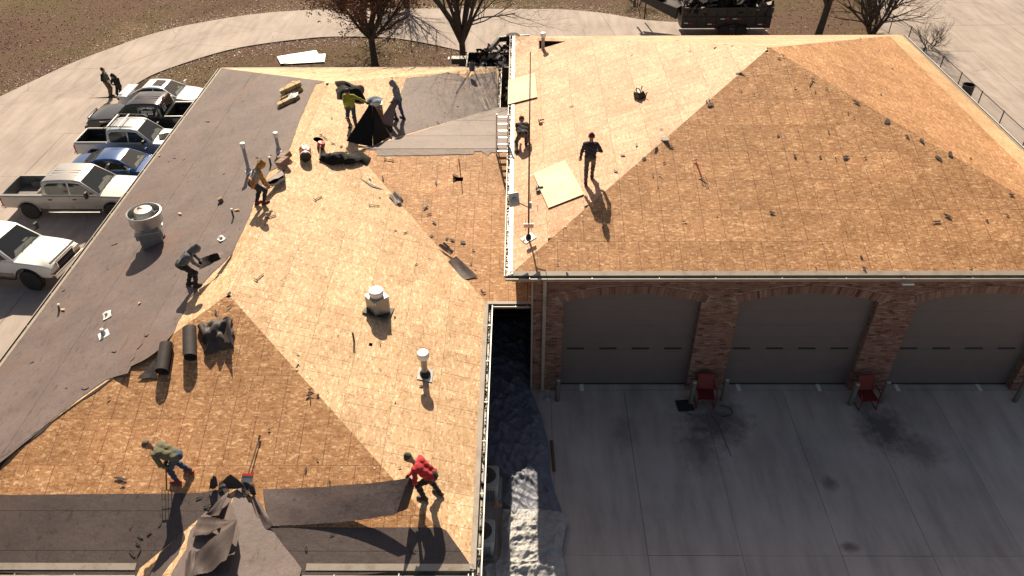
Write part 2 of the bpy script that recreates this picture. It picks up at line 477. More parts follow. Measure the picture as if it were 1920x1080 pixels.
# ================================================================ GROUND
mb = MB()
n = 64
for i in range(n): mb.v.append((400 * math.cos(2 * math.pi * i / n), 400 * math.sin(2 * math.pi * i / n) + 30, -.07))
mb.f.append(tuple(range(n))); mb.m.append(0)
struct(mb.build('lawn', M['grass']))
def slab_set(name, mat, polys, base_poly=None, top=0.0):
    """a concrete area: a dark bed with separate slabs cast on it"""
    b = MB()
    pts = [V3((*p, top - .055)) for p in (base_poly or polys[0])]
    b.prism(pts, (0, 0, 1), .05)
    root = struct(b.build(name, M['dirt']))
    for p in polys:
        if len(p) < 3 or abs(area2(p)) < .05: continue
        s = MB()
        zz = top + random.uniform(-.006, .006)
        s.prism([V3((*q, zz)) for q in p], (0, 0, 1), .05)
        s.build('slab', mat, root)
    return root
def shrink_rect(x0, y0, x1, y1, g=.006): return [(x0 + g, y0 + g), (x1 - g, y0 + g), (x1 - g, y1 - g), (x0 + g, y1 - g)]
# loop driveway: outer and inner edges
def smooth_poly(pts, k=6):
    out = []
    for i in range(len(pts) - 1):
        p0 = V3((*pts[max(i - 1, 0)], 0)); p1 = V3((*pts[i], 0)); p2 = V3((*pts[i + 1], 0)); p3 = V3((*pts[min(i + 2, len(pts) - 1)], 0))
        for j in range(k):
            t = j / k
            q = .5 * ((2 * p1) + (p2 - p0) * t + (2 * p0 - 5 * p1 + 4 * p2 - p3) * t * t + (3 * p1 - p0 - 3 * p2 + p3) * t ** 3)
            out.append((q.x, q.y))
    out.append(pts[-1]); return out
outer = [(-30.6, 41.2), (-28.3, 47.0), (-26.6, 49.9), (-25.1, 52.1), (-23.0, 54.05), (-18.8, 56.25), (-13.9, 57.15), (-7.5, 57.25), (-.5, 57.05), (3.3, 56.9), (6.2, 56.0), (9.0, 54.6), (12.0, 54.2), (16.6, 54.4)]
inner = [(-23.2, 42.5), (-22.5, 45.2), (-21.2, 47.1), (-19.2, 49.2), (-17.2, 50.4), (-14.0, 51.5), (-11.9, 51.75), (-8.6, 51.5), (-5.9, 50.4), (-2.9, 48.7), (1.0, 46.5), (6, 44.5), (11, 43.6), (16.6, 43.5)]
so, si = smooth_poly(outer, 8), smooth_poly(inner, 8)
def resample(p, n):
    L = [0]
    for i in range(1, len(p)): L.append(L[-1] + math.dist(p[i], p[i - 1]))
    out = []
    for k in range(n):
        t = L[-1] * k / (n - 1)
        i = max(j for j in range(len(L)) if L[j] <= t + 1e-9); i = min(i, len(p) - 2)
        q = (t - L[i]) / max(1e-9, L[i + 1] - L[i])
        out.append((p[i][0] + (p[i + 1][0] - p[i][0]) * q, p[i][1] + (p[i + 1][1] - p[i][1]) * q))
    return out
nn = 81
so, si = resample(so, nn), resample(si, nn)
polys = []
for k in range(0, nn - 1, 8):
    a, b_ = so[k:k + 9], si[k:k + 9]
    mid = [((p[0] + q[0]) / 2, (p[1] + q[1]) / 2) for p, q in zip(a, b_)]
    for e0, e1 in ((a, mid), (mid, b_)):
        pl = e0 + e1[::-1]
        cx = sum(p[0] for p in pl) / len(pl); cy = sum(p[1] for p in pl) / len(pl)
        polys.append([(cx + (p[0] - cx) * .9975, cy + (p[1] - cy) * .9975) for p in pl])
slab_set('loop_driveway', M['concrete'], polys, so + si[::-1])
# parking apron left of the house
lot = [(-70, -10), (-14.6, -10), (-14.6, 42.2), (-30.4, 42.2), (-36, 34), (-70, 20)]
polys = []
for i in range(13):
    for j in range(12):
        x0 = -15 - 4.6 * (i + 1); y0 = 42.4 - 4.55 * (j + 1)
        polys.append(clip_convex(lot, shrink_rect(x0, y0, x0 + 4.6, y0 + 4.55)))
slab_set('parking_apron', M['concrete'], [p for p in polys if p], lot)
# apron in front of the garage doors
polys = []
xs = [-14.0, -9, -4.0, 1.05, 3.55, 6.16, 8.9, 11.4, 13.9, 16.6, 19.2, 24, 30]
ys = [-6, 3.5, 8.0, 12.53, 18.88]
for i in range(len(xs) - 1):
    for j in range(len(ys) - 1):
        if xs[i] < 0 and j == 3 : continue
        polys.append(shrink_rect(xs[i], ys[j], xs[i + 1], ys[j + 1], (.007, .0035)[i % 2] if xs[i] > 1 else .004))
polys.append(shrink_rect(-1.6, 12.53, 1.05, 23.5)); polys.append(shrink_rect(1.4, 18.9, 16.8, 19.3, .004))
slab_set('garage_apron', M['apron'], polys, [(-14, -6), (30, -6), (30, 18.9), (17, 19.3), (-1.7, 23.5), (-1.7, 12), (-14, 12)])
# broad lot on the right beyond the fence
polys = []
lotr = [(19.6, 12), (60, 12), (60, 51), (36.4, 60), (33, 70), (28.0, 70), (26.6, 60), (25.0, 54), (22.4, 50.2), (19.6, 49)]
for i in range(9):
    for j in range(13):
        polys.append(clip_convex(lotr, shrink_rect(19.6 + 4.6 * i, 12 + 4.6 * j, 24.2 + 4.6 * i, 16.6 + 4.6 * j)))
slab_set('side_lot', M['concrete'], [p for p in polys if p], lotr)

# fallen leaves and tufts on the lawn
def on_concrete(x, y):
    if y < 42 or x > 25: return True
    for k in range(0, nn - 1):
        q = [so[k], so[k + 1], si[k + 1], si[k]]
        s = [ (q[(i+1)%4][0]-q[i][0])*(y-q[i][1]) - (q[(i+1)%4][1]-q[i][1])*(x-q[i][0]) for i in range(4)]
        if all(t > 0 for t in s) or all(t < 0 for t in s): return True
    return False
leafm = simple('pale_dry_leaf', (.42, .31, .26), .55, .40, 400, coords='Object')
mb = MB(); rnd = random.Random(3)
cnt = 0
while cnt < 16000:
    x = rnd.uniform(-48, 24); y = rnd.uniform(42, 74)
    if rnd.random() < .55:
        k = rnd.randrange(nn); e = so[k] if rnd.random() < .6 else si[k]
        x = e[0] + rnd.gauss(0, 1.2); y = e[1] + rnd.gauss(0, .9) 
    if on_concrete(x, y): 
        if rnd.random() < .985: continue
        z = .012
    else: z = -.05
    cnt += 1
    r = rnd.uniform(.018, .042) * (1.6 if rnd.random() < .06 else 1); a = rnd.uniform(0, 6.28); t = rnd.uniform(-.5, .5)
    c, s_ = math.cos(a) * r, math.sin(a) * r
    mb.add([(x + c, y + s_, z + t * r), (x - s_ * .6, y + c * .6, z + .01), (x - c, y - s_, z - t * r + .015), (x + s_ * .6, y - c * .6, z + .01)], [(0, 1, 2, 3)])
tag(mb.build('fallen_leaves', leafm), 'pale dry leaves scattered over the brown lawn beside the curved driveway', 'leaves', kind='stuff')
tuftm = simple('dry_grass_blade', (.145, .10, .068), .9, .35, 3)
mb = MB(); cnt = 0
while cnt < 26000:
    x = rnd.uniform(-46, 24); y = 42 + 30 * rnd.random() ** 1.3
    if on_concrete(x, y): continue
    cnt += 1
    h = rnd.uniform(.02, .06); a = rnd.uniform(0, 6.28); wd = rnd.uniform(.03, .08)
    mb.add([(x - math.cos(a) * wd, y - math.sin(a) * wd, -.08), (x + math.cos(a) * wd, y + math.sin(a) * wd, -.08), (x + rnd.uniform(-.06, .06), y + rnd.uniform(-.06, .06), -.07 + h)], [(0, 1, 2)])
tag(mb.build('lawn_grass', tuftm), 'short brown dormant grass covering the lawn around the trees', 'grass', kind='stuff')

# ================================================================ ROOF BUILDING TOOLS
def sheets(parent, F, poly, mat, holes=(), v_start=0.0, u0=0.0, skip=None):
    """lay 8x4 ft boards in staggered courses over a convex face; returns the board objects"""
    umin = min(p[0] for p in poly); umax = max(p[0] for p in poly); vmax = max(p[1] for p in poly)
    made = []
    row = 0; v = v_start
    while v < vmax:
        off = u0 + (1.22 if row % 2 else 0) + random.choice((0, .41, -.41)) 
        u = umin - 2.44 - off % 2.44
        while u < umax:
            q = clip_convex([(u + .003, v + .003), (u + 2.437, v + .003), (u + 2.437, v + 1.217), (u + .003, v + 1.217)], poly)
            if len(q) >= 3 and abs(area2(q)) > .02 and not (skip and skip(q)):
                s = MB(); dz = random.uniform(-.004, 0)
                s.prism([F.at(a, b, dz) for a, b in q], F.N, .012)
                ou, ov = random.randrange(40) * 1.2192, random.uniform(0, 60)
                n_ = len(q); 
                pts = [F.uv(V3(p)) for p in s.v]
                mt = mat((sum(a for a, b in q) / n_, sum(b for a, b in q) / n_)) if callable(mat) else mat
                o = s.build('roof_board', mt, parent, world=True, uvs=[(a - u + ou, b + ov) for a, b in pts])
                made.append((o, q))
            u += 2.44
        v += 1.22; row += 1
    for (hp, shape, r) in holes:
        hu, hv = F.uv(hp)
        for i, (o, q) in enumerate(made):
            us = [a for a, b in q]; vs = [b for a, b in q]
            if min(us) - .3 < hu < max(us) + .3 and min(vs) - .3 < hv < max(vs) + .3:
                c = MB(); fm = F.frame(hp)
                if shape == 'round': c.lathe([(r, -.2), (r, .2)], 20, fm)
                elif shape == 'box': c.add([fm @ p for p in [V3((x * r[0], y * r[1], z)) for z in (-.2, .2) for x, y in ((-.5, -.5), (.5, -.5), (.5, .5), (-.5, .5))]], [(3, 2, 1, 0), (4, 5, 6, 7), (0, 1, 5, 4), (1, 2, 6, 5), (2, 3, 7, 6), (3, 0, 4, 7)])
                else: c.prism([p + F.N * .2 for p in r], F.N, .4)
                co = c.build('cutter', M['dark_int'])
                cut(o, [co])
    return [m[0] for m in made]
def felt_courses(parent, F, poly, mat, lift=.007, course=.88, v0=0.0, along='u', label=None, th=.004):
    """felt laid in lapped courses clipped to a region of the face"""
    k = 0 if along == 'v' else 1
    lo = min(p[k] for p in poly); hi = max(p[k] for p in poly)
    v = v0 + math.floor((lo - v0) / course) * course; i = 0
    while v < hi:
        a, b = v - .06, v + course
        if k == 1: q = clip_half(clip_half(poly, 0, 1, -a), 0, -1, b)
        else: q = clip_half(clip_half(poly, 1, 0, -a), -1, 0, b)
        if len(q) >= 3 and abs(area2(q)) > .01:
            s = MB(); L = lift + (i % 3) * .003
            s.prism([F.at(x, y, L) for x, y in q], F.N, th)
            s.build('felt_course', mat, parent, world=True, label=label)
        v += course; i += 1
def gutter(parent, A, B, out, mat_trim, hangers=.6, debris=0, wdt=.125, drop=.02, trim=True, closed=True):
    """open K style gutter along the eave A->B, out = outward direction"""
    A, B, out = V3(A), V3(B), V3(out).normalized()
    d = (B - A).normalized(); L = (B - A).length; dn = V3((0, 0, -1))
    prof = [(0, 0), (0, .11), (.085, .11), (wdt, .035), (wdt, .0), (wdt - .018, .0), (wdt - .018, .012)]
    mb = MB(); vs = []
    A2, B2 = A + out * .025 + dn * drop, B + out * .025 + dn * drop
    for P in (A2, B2):
        for o_, z in prof: vs.append(P + out * o_ + dn * z)
    k = len(prof)
    mb.add(vs, [(i, i + 1, k + i + 1, k + i) for i in range(k - 1)] + [tuple(range(k - 2)), tuple(k + i for i in range(k - 2))][: 2 if closed else 0])
    g = mb.build('gutter', M['gutter'], parent, world=True)
    md = g.modifiers.new('thick', 'SOLIDIFY'); md.thickness = .004
    # outer painted lip
    mb = MB(); mb.prism([A2 + out * (wdt + .004) + dn * -.004, B2 + out * (wdt + .004) + dn * -.004, B2 + out * (wdt + .004) + dn * .04, A2 + out * (wdt + .004) + dn * .04], out, .006)
    mb.prism([A2 + out * (wdt + .006) + dn * -.006, B2 + out * (wdt + .006) + dn * -.006, B2 + out * (wdt - .022) + dn * -.006, A2 + out * (wdt - .022) + dn * -.006], (0, 0, 1), .005)
    mb.build('gutter_lip', mat_trim, parent, world=True)
    t = .7
    hi = 0
    while t < L:
        mb = MB(); p = A2 + d * t
        R = Matrix((d, out, V3((0, 0, 1)))).transposed()
        mb.box(p + out * (wdt / 2 - .01) + dn * .012, (.022, wdt - .02, .006), R)
        mb.build('gutter_hanger', M['galv_dull'], parent, world=True)
        t += hangers * (1 + .1 * math.sin(hi * 2.3)); hi += 1
    # fascia
    mb = MB(); Af, Bf = A - out * .01 + dn * .02, B - out * .01 + dn * .02
    mb.prism([Af, Bf, Bf + dn * .2, Af + dn * .2], out, .03)
    mb.build('fascia', mat_trim, parent, world=True)
    if debris:
        mb = MB(); rr = random.Random(int(L * 100))
        for i in range(int(L * debris)):
            p = A2 + d * rr.uniform(0, L) + out * rr.uniform(.02, wdt - .03) + dn * rr.uniform(.025, .09)
            R = Matrix.Rotation(rr.uniform(0, 6), 3, V3((rr.random(), rr.random(), rr.random())))
            mb.box(p, (rr.uniform(.03, .14), rr.uniform(.02, .06), rr.uniform(.004, .02)), R, mi=0 if rr.random() < .95 else 1)
        mb.build('gutter_debris', [M['felt_fresh'], M['osb']], parent, world=True, kind='stuff')
def drip(parent, A, B, out, upslope, mat, wd=.10, name='drip_edge'):
    A, B, out, up = V3(A), V3(B), V3(out).normalized(), V3(upslope).normalized()
    n_ = (B - A).cross(up); n_ = n_ if n_.z > 0 else -n_
    n_.normalize()
    mb = MB(); e = out * .035
    mb.prism([A + e + n_ * .010, B + e + n_ * .010, B + up * wd + n_ * .014, A + up * wd + n_ * .014], n_, .004)
    mb.build(name, mat, parent, world=True)

# ================================================================ GARAGE
GBASE = V3((gcx, gcy, 0))
garage = thing('garage_building', 'tall brick three-bay garage with a bare board hip roof and grey arched doors', 'garage', GBASE)
tri = lambda F, a, b, ap: [F.uv(V3(a)), F.uv(V3(b)), F.uv(V3(ap))]
cFL, cFR, cBL, cBR = V3((gx0, gy0, hg)), V3((gx1, gy0, hg)), V3((gx0, gy1, hg)), V3((gx1, gy1, hg))
tri_hole = [gL.hit(*p) for p in ((1010.5, 76), (1061, 77.5), (1011, 92))]
sheets(garage, gF, tri(gF, cFL, cFR, GA), M['osb_old_shaded'], u0=.5)
sheets(garage, gL, tri(gL, cBL, cFL, GA), M['osb_lit'], holes=[(sum(tri_hole, V3()) / 3, 'poly', tri_hole)], u0=.2)
sheets(garage, gR, tri(gR, cFR, cBR, GA), lambda q: M['osb_band'] if q[1] < 1.22 else M['osb_old_shaded'], u0=.8)
sheets(garage, gB, tri(gB, cBR, cBL, GA), M['osb_lit'])
# walls
GW = dict(x0=.43, x1=17.7, y0=18.89, y1=36.7)
OPEN = [(1.38, 5.65), (6.85, 11.12), (12.32, 16.59)]
SPR, RISE = 3.84, .345
def arch_pts(a, b, n=18):
    hw_ = (b - a) / 2; R = (hw_ ** 2 + RISE ** 2) / (2 * RISE); cx = (a + b) / 2; cz = SPR + RISE - R
    th = math.asin(hw_ / R)
    return [(cx + R * math.sin(-th + 2 * th * i / n), cz + R * math.cos(-th + 2 * th * i / n)) for i in range(n + 1)], cx, cz, R, th
mb = MB()
yf, yb = GW['y0'] + .012, 19.16
ztop = hg - .02
xsp = GW['x0']
prev = GW['x0'] + .012
for i, (a, b) in enumerate(OPEN + [(GW['x1'], None)]):
    mb.box(((prev + a + (-.012 if i < 3 else 0)) / 2, (yf + yb) / 2, ztop / 2), (a - .012 - prev if i < 3 else a - prev, yb - yf, ztop))
    prev = b + .012 if b else 0
for a, b in OPEN:
    ap, *_ = arch_pts(a, b)
    poly = [V3((x, yf, z + .012)) for x, z in ap] + [V3((b - .001, yf, ztop)), V3((a + .001, yf, ztop))]
    poly[0].x = a - .011; poly[18].x = b + .011; poly[19].x = b + .011; poly[20].x = a - .011
    mb.prism(poly, (0, -1, 0), yb - yf)
mb.box((GW['x0'] + .18, (yb + GW['y1']) / 2, ztop / 2), (.3, GW['y1'] - yb, ztop))
mb.box((GW['x1'] - .15, (yb + GW['y1']) / 2, ztop / 2), (.3, GW['y1'] - yb, ztop))
mb.box(((GW['x0'] + GW['x1']) / 2, GW['y1'], ztop / 2), (GW['x1'] - GW['x0'] - .7, .3, ztop))
mb.build('wall', M['mortar'], garage, world=True)
mb = MB(); mb.box((gcx, gcy, hg - .27), (gx1 - gx0 - .12, gy1 - gy0 - .12, .05)); mb.build('soffit', M['soffit'], garage, world=True)
# bricks
m, nt, b = new_mat('brick')
oi = N(nt, 'ObjectInfo'); at_ = N(nt, 'Attribute', attribute_name='tone')
fr = math_(nt, 'FRACT', math_(nt, 'ADD', oi.outputs['Random'], at_.outputs['Fac']))
c = ramp(nt, fr, [(0, (.085, .040, .032)), (.12, (.19, .098, .074)), (.4, (.245, .13, .096)), (.65, (.235, .138, .108)), (.85, (.33, .205, .16)), (1, (.16, .07, .052))])
ge = N(nt, 'NewGeometry'); nz = N(nt, 'TexNoise', i_Scale=30, i_Detail=4); lk(nt, ge.outputs['Position'], nz.inputs['Vector'])
c = mixc(nt, c, ramp(nt, nz.outputs[0], [(.3, (.8, .8, .8)), (.7, (1.2, 1.2, 1.2))]), 1.0, 'MULTIPLY')
lk(nt, c, b.inputs['Base Color']); b.inputs['Roughness'].default_value = .9; bump(nt, b, nz.outputs[0], .3, .006)
M['brick'] = m
bricks = []      # (centre, dims, rotation about y)
BH, BL, G = .058, .192, .010
def in_open(x, z, mrg=0):
    for a, b in OPEN:
        if a - mrg < x < b + mrg:
            ap, cx, cz, R, th = arch_pts(a, b)
            if z < SPR or (x - cx) ** 2 + (z - cz) ** 2 < R * R: return True
    return False
rr = random.Random(11)
RING = .30
def in_ring(x, z, pad=0.0):
    for a, b in OPEN:
        ap, cx, cz, R, th = arch_pts(a, b)
        d = math.hypot(x - cx, z - cz); an = math.atan2(x - cx, z - cz)
        if d < R + RING + pad and d > R - .05 and abs(an) < th + .03: return True
    return False
z = .004; row = 0
while z < 4.86:
    zc = z + BH / 2
    x = GW['x0'] + (0 if row % 2 == 0 else -.1)
    while x < GW['x1']:
        x0, x1 = max(x, GW['x0']), x + BL
        for a, b in OPEN:                       # trim at the jambs
            if zc < SPR + .02:
                if x0 < a < x1: x1 = a if a - x0 > .03 else x0
                elif x0 < b < x1: x0 = b if x1 - b > .03 else x1
        xc = (x0 + x1) / 2
        if x1 - x0 > .03 and not in_open(xc, zc) and not in_ring(xc, zc, .03):
            bricks.append((V3((xc, GW['y0'] + .05, zc)), (x1 - x0, .1, BH), 0))
        x += BL + G
    # returns of the jambs (facing left, seen from the front)
    if zc < SPR + .25:
        for a, b in OPEN:
            for yy in (18.99 + .055,):
                bricks.append((V3((b + .05, yy + (.0 if row % 2 else .03), zc)), (.1, .12, BH), 0))
    z += BH + G; row += 1
for a, b in OPEN:                                # two rings of bricks on end over each arch
    ap, acx, acz, R, th = arch_pts(a, b)
    for ring_i in range(1):
        nb = int(2 * (th + .015) * (R + .15) / .070)
        for i in range(nb):
            an = -(th + .015) + 2 * (th + .015) * (i + .5) / nb
            rad_ = R + .012 + .285 / 2
            bricks.append((V3((acx + rad_ * math.sin(an), GW['y0'] + .045 - .004 * (i % 2), acz + rad_ * math.cos(an))), (.060, .1, .285), an))
bricks.sort(key=lambda q: (q[0] - EYE).length)
meshcache = {}
rest = MB(); tones = []
for i, (c_, d_, an) in enumerate(bricks):
    if i < 300:
        key = tuple(round(k, 3) for k in d_)
        if key not in meshcache:
            q = MB(); q.box((0, 0, 0), d_)
            o = q.build('brick', M['brick'], garage); meshcache[key] = o.data
        else:
            o = bpy.data.objects.new('brick', meshcache[key]); C.objects.link(o); o.parent = garage
        o.location = c_ - GBASE + V3((0, rr.uniform(-.003, .003), 0)); o.rotation_euler = (0, an, 0)
    else:
        rest.box(c_ + V3((0, rr.uniform(-.003, .003), 0)), d_, Matrix.Rotation(an, 3, 'Y'))
        tones += [rr.random()] * 6
o = rest.build('brickwork', M['brick'], garage, world=True, kind='stuff')
o.data.attributes.new('tone', 'FLOAT', 'FACE').data.foreach_set('value', tones)
# doors: sections, slots, floor marks
for a, b in OPEN:
    zz = 0.02
    k = 0
    d = None
    while zz < 4.25:
        h = .535
        s = MB(); s.prism([V3((a - .05, 19.17, zz + .0015)), V3((b + .05, 19.17, zz + .0015)), V3((b + .05, 19.17, zz + h - .0015)), V3((a - .05, 19.17, zz + h - .0015))], (0, -1, 0), .05)
        s.build('door_section', M['door_grey'], garage, world=True)
        zz += h; k += 1
    for q in range(4):
        xc = a + .47 + q * 1.07
        s = MB(); s.box((xc, 19.16, 1.66), (.56, .02, .06)); s.build('door_slot', M['black'], garage, world=True)
    s = MB(); s.box(((a + b) / 2, 19.165, .03), (b - a, .03, .05)); s.build('door_seal', M['black_rubber'], garage, world=True)
# gutters, drip edges, downspouts
e = .02
gutter(garage, (gx0 - .11, gy0, hg), (gx1 + .1, gy0, hg), (0, -1, 0), M['tan_trim'], 1.82, debris=1.2, wdt=.15)
gutter(garage, (gx0, gy1 + .1, hg), (gx0, gy0 - .02, hg), (-1, 0, 0), M['tan_trim'], 1.0, debris=8)
gutter(garage, (gx1, gy0, hg), (gx1, gy1, hg), (1, 0, 0), M['white_trim'], 3)
drip(garage, cFL, cFR, (0, -1, 0), gF.V, M['tan_trim'], .13)
drip(garage, cBL, cFL, (-1, 0, 0), gL.V, M['white_trim'], .11)
drip(garage, cFR, cBR, (1, 0, 0), gR.V, M['tan_trim'], .07)
mb = MB(); mb.box((.78, 18.84, 2.55), (.11, .085, 5.0)); mb.tube([(.78, 18.82, 5.02), (.78, 18.5, 5.2), (.78, 18.33, 5.25)], .05, 6)
mb.build('downspout', M['tan_trim'], garage, world=True, bevel=.01)
mb = MB(); mb.box((.40, 18.87, 2.4), (.05, .05, 4.8)); mb.build('conduit', M['tan_trim'], garage, world=True)
mb = MB(); mb.box((11.35, 18.2, hg - .26), (.34, .1, .05)); mb.build('eave_light', M['white_cap'], garage, world=True)
# white board lying inside the triangular opening
mb = MB(); c0 = gL.hit(1022, 86); mb.box(c0 - V3((-.25, 0, .35)), (.9, .25, .04), Matrix.Rotation(.6, 3, 'Z')); mb.box(c0 - V3((-.1, .35, .3)), (.3, .4, .05))
mb.build('attic_board', M['white_trim'], garage, world=True)

# ================================================================ HOUSE
HB = V3((wxm, 24, 0))
house = thing('station_house', 'long low house with a hip roof half stripped of felt and half bare boards', 'house', HB)
a00, a10, a01, a11 = V3((wx0, wy0, hw)), V3((wx1, wy0, hw)), V3((wx0, wy1, hw)), V3((wx1, wy1, hw))
uvp = lambda F, *ps: [F.uv(V3(p)) for p in ps]
sheets(house, wF, uvp(wF, a00, a10, PK1), M['osb_old_shaded'], u0=.3)
hole_round = wR.hit(597, 262); hole_sq = wR.hit(695, 646); hole_sq2 = cF.hit(861, 336)
sheets(house, wR, uvp(wR, a10, a11, PK2, PK1), M['osb'], holes=[(hole_round, 'round', .19), (hole_sq, 'box', (.13, .10))], u0=.9)
sheets(house, wB, uvp(wB, a11, a01, PK2), M['osb'])
# left slope: boards only where felt does not hide them
sheets(house, wL, uvp(wL, a01, a00, PK1, PK2), M['osb'], skip=lambda q: max(b for a, b in q) < 2.6)
cpoly = uvp(cF, (wx1, cy0, hw), (cx1, cy0, hw), (cx1, cyr, cz), (cxr, cyr, cz))
sheets(house, cF, cpoly, M['osb_old_shaded'], holes=[(hole_sq2, 'box', (.28, .2))], u0=.1)
mb = MB(); mb.prism([cB.at(*p, -.003) for p in uvp(cB, (cx1, cy1, hw), (wx1, cy1, hw), (cxr, cyr, cz), (cx1, cyr, cz))], cB.N, .012); mb.build('roof_deck', M['osb'], house, world=True, uvs=[(p[0] * .8, p[1] * .8) for p in mb.v])
# walls
mb = MB()
mb.box((wxm, (wy0 + wy1) / 2, hw / 2 - .06), (wx1 - wx0 - 1.0, wy1 - wy0 - 1.0, hw - .12))
mb.build('wall', M['mortar'], house, world=True)
mb = MB(); mb.box((-.55, 23.0, 1.62), (1.9, .2, 3.24)); mb.build('alcove_wall', M['wood_dark'], house, world=True)
mb = MB(); mb.box((-.42, 22.88, 1.05), (.95, .05, 2.05)); d_ = mb.build('door', M['dark_int'], house, world=True)
mb = MB(); mb.box((-.42, 22.72, .03), (1.0, .25, .06)); mb.build('threshold', M['alu'], house, world=True)
mb = MB(); mb.box((-.36, 22.9, 2.62), (.26, .06, .3)); mb.build('wall_sign', M['dark_int'], house, world=True)
mb = MB(); mb.box((wxm, (wy0 + wy1) / 2, hw - .16), (wx1 - wx0 - .1, wy1 - wy0 - .1, .05)); mb.box((-.28, 26.4, hw - .16), (1.3, 14.0, .05)); mb.build('soffit', M['soffit'], house, world=True)
# gutters
gutter(house, (wx0, wy1, hw), (wx0, wy0 - .1, hw), (-1, 0, 0), M['tan_trim'], 1.6, debris=2)
gutter(house, (wx1, wy0 - .15, hw), (wx1, cy0 - .02, hw), (1, 0, 0), M['white_trim'], 1.55, debris=9, wdt=.15)
gutter(house, (wx1, cy1, hw), (wx1, wy1, hw), (1, 0, 0), M['white_trim'], 1.3, debris=6)
gutter(house, (wx1 + .2, cy0, hw), (cx1 - .05, cy0, hw), (0, -1, 0), M['tan_trim'], .8, debris=26)
gutter(house, (wx0, wy0, hw), (px0 - .05, wy0, hw), (0, -1, 0), M['tan_trim'], 1.5, wdt=.15)
gutter(house, (px1 + .05, wy0, hw), (wx1, wy0, hw), (0, -1, 0), M['tan_trim'], 1.45, wdt=.15)
drip(house, a00, (px0 - .1, wy0, hw), (0, -1, 0), wF.V, M['tan_trim'], .12)
drip(house, (px1 + .1, wy0, hw), a10, (0, -1, 0), wF.V, M['tan_trim'], .12)
drip(house, a10, (wx1, cy0, hw), (1, 0, 0), wR.V, M['tan_trim'], .10)
drip(house, (wx1, cy0, hw), (cx1, cy0, hw), (0, -1, 0), cF.V, M['tan_trim'], .08)
drip(house, a01, a00, (-1, 0, 0), wL.V, M['tan_trim'], .09)
drip(house, a11, a01, (0, 1, 0), wB.V, M['white_trim'], .06)
# felt on the left slope, torn along the ridge
fx = [(612, 153), (600, 156), (592, 158), (582, 180), (571, 206), (560, 232), (549, 262), (540, 287), (531, 300), (525, 312)]
fx += [(505, 322), (492, 345), (480, 372), (470, 400), (458, 428), (446, 450), (436, 474), (420, 492), (398, 512), (371, 542), (352, 565), (345, 585), (334, 603), (325, 626), (312, 640), (300, 655), (276, 672), (246, 687), (240, 700)]
reg = [wL.uv(a01 + wL.V * .12)] + [wL.px(*p) for p in fx]
reg = [wL.uv(a01), ] + [wL.px(*p) for p in fx]
# down the front left hip to the corner
reg += [wL.px(*p) for p in ((200, 712), (160, 740), (110, 778), (60, 820), (0, 868))] + [wL.uv(a00)]
keep = (0, len(reg) - 1)
felt_courses(house, wL, rough_edge(reg, .22, .018, random.Random(5), keep), M['felt'], course=.86)
# strip of felt turned over the front hip
lap = [wF.px(*p) for p in ((318, 638), (300, 654), (276, 672), (240, 694), (205, 715), (180, 735), (140, 758), (100, 790), (78, 812), (60, 825), (20, 852), (0, 880), (-60, 925))]
lap2 = [wF.uv(wF.P + (PK1 - a00) * t) for t in (0.05, .2, .4, .55, .66)]
felt_courses(house, wF, rough_edge(lap + lap2, .2, .02, random.Random(6)), M['felt_fresh'], lift=.012, course=5, label='dark torn strip of felt turned over the hip')
# felt left on the front slope
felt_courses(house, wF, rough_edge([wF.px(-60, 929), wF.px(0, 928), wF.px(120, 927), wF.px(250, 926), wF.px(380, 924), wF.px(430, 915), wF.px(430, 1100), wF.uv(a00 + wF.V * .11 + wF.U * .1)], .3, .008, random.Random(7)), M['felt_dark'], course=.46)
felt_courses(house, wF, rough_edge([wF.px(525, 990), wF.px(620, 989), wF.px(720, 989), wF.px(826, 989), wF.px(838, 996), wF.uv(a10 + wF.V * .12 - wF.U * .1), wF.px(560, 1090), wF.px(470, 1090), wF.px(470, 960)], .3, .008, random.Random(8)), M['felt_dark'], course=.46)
# felt on the back part of the right slope and on the connector
fr_ = [(761, 147), (795, 143), (815, 141), (837, 136), (860, 139), (876, 148), (884, 140), (912, 138), (932, 133), (933, 204), (915, 208), (840, 229), (765, 251), (735, 262), (728, 246)]
felt_courses(house, wR, rough_edge([wR.px(*p) for p in fr_], .25, .02, random.Random(9)), M['felt'], course=.86)
cbp = [cB.uv(V3(p)) for p in ((cx1, cyr + .05, cz - .01), (cxr + .3, cyr + .05, cz - .01), (wx1, cy1, hw), (cx1, cy1, hw))]
felt_courses(house, cB, cbp, M['felt'], course=.88)
felt_courses(house, cF, rough_edge([cF.px(706, 281), cF.px(706, 292), cF.px(760, 292), cF.px(888, 289), cF.px(889, 284), cF.px(903, 284), cF.px(915, 292), cF.px(921, 286), cF.px(932, 286), cF.px(950, 284), cF.uv(V3((cx1, cyr, cz))), cF.uv(V3((cxr + .4, cyr, cz)))], .2, .015, random.Random(10)), M['felt'], lift=.010, course=4, label='grey felt strip lapped over the ridge')
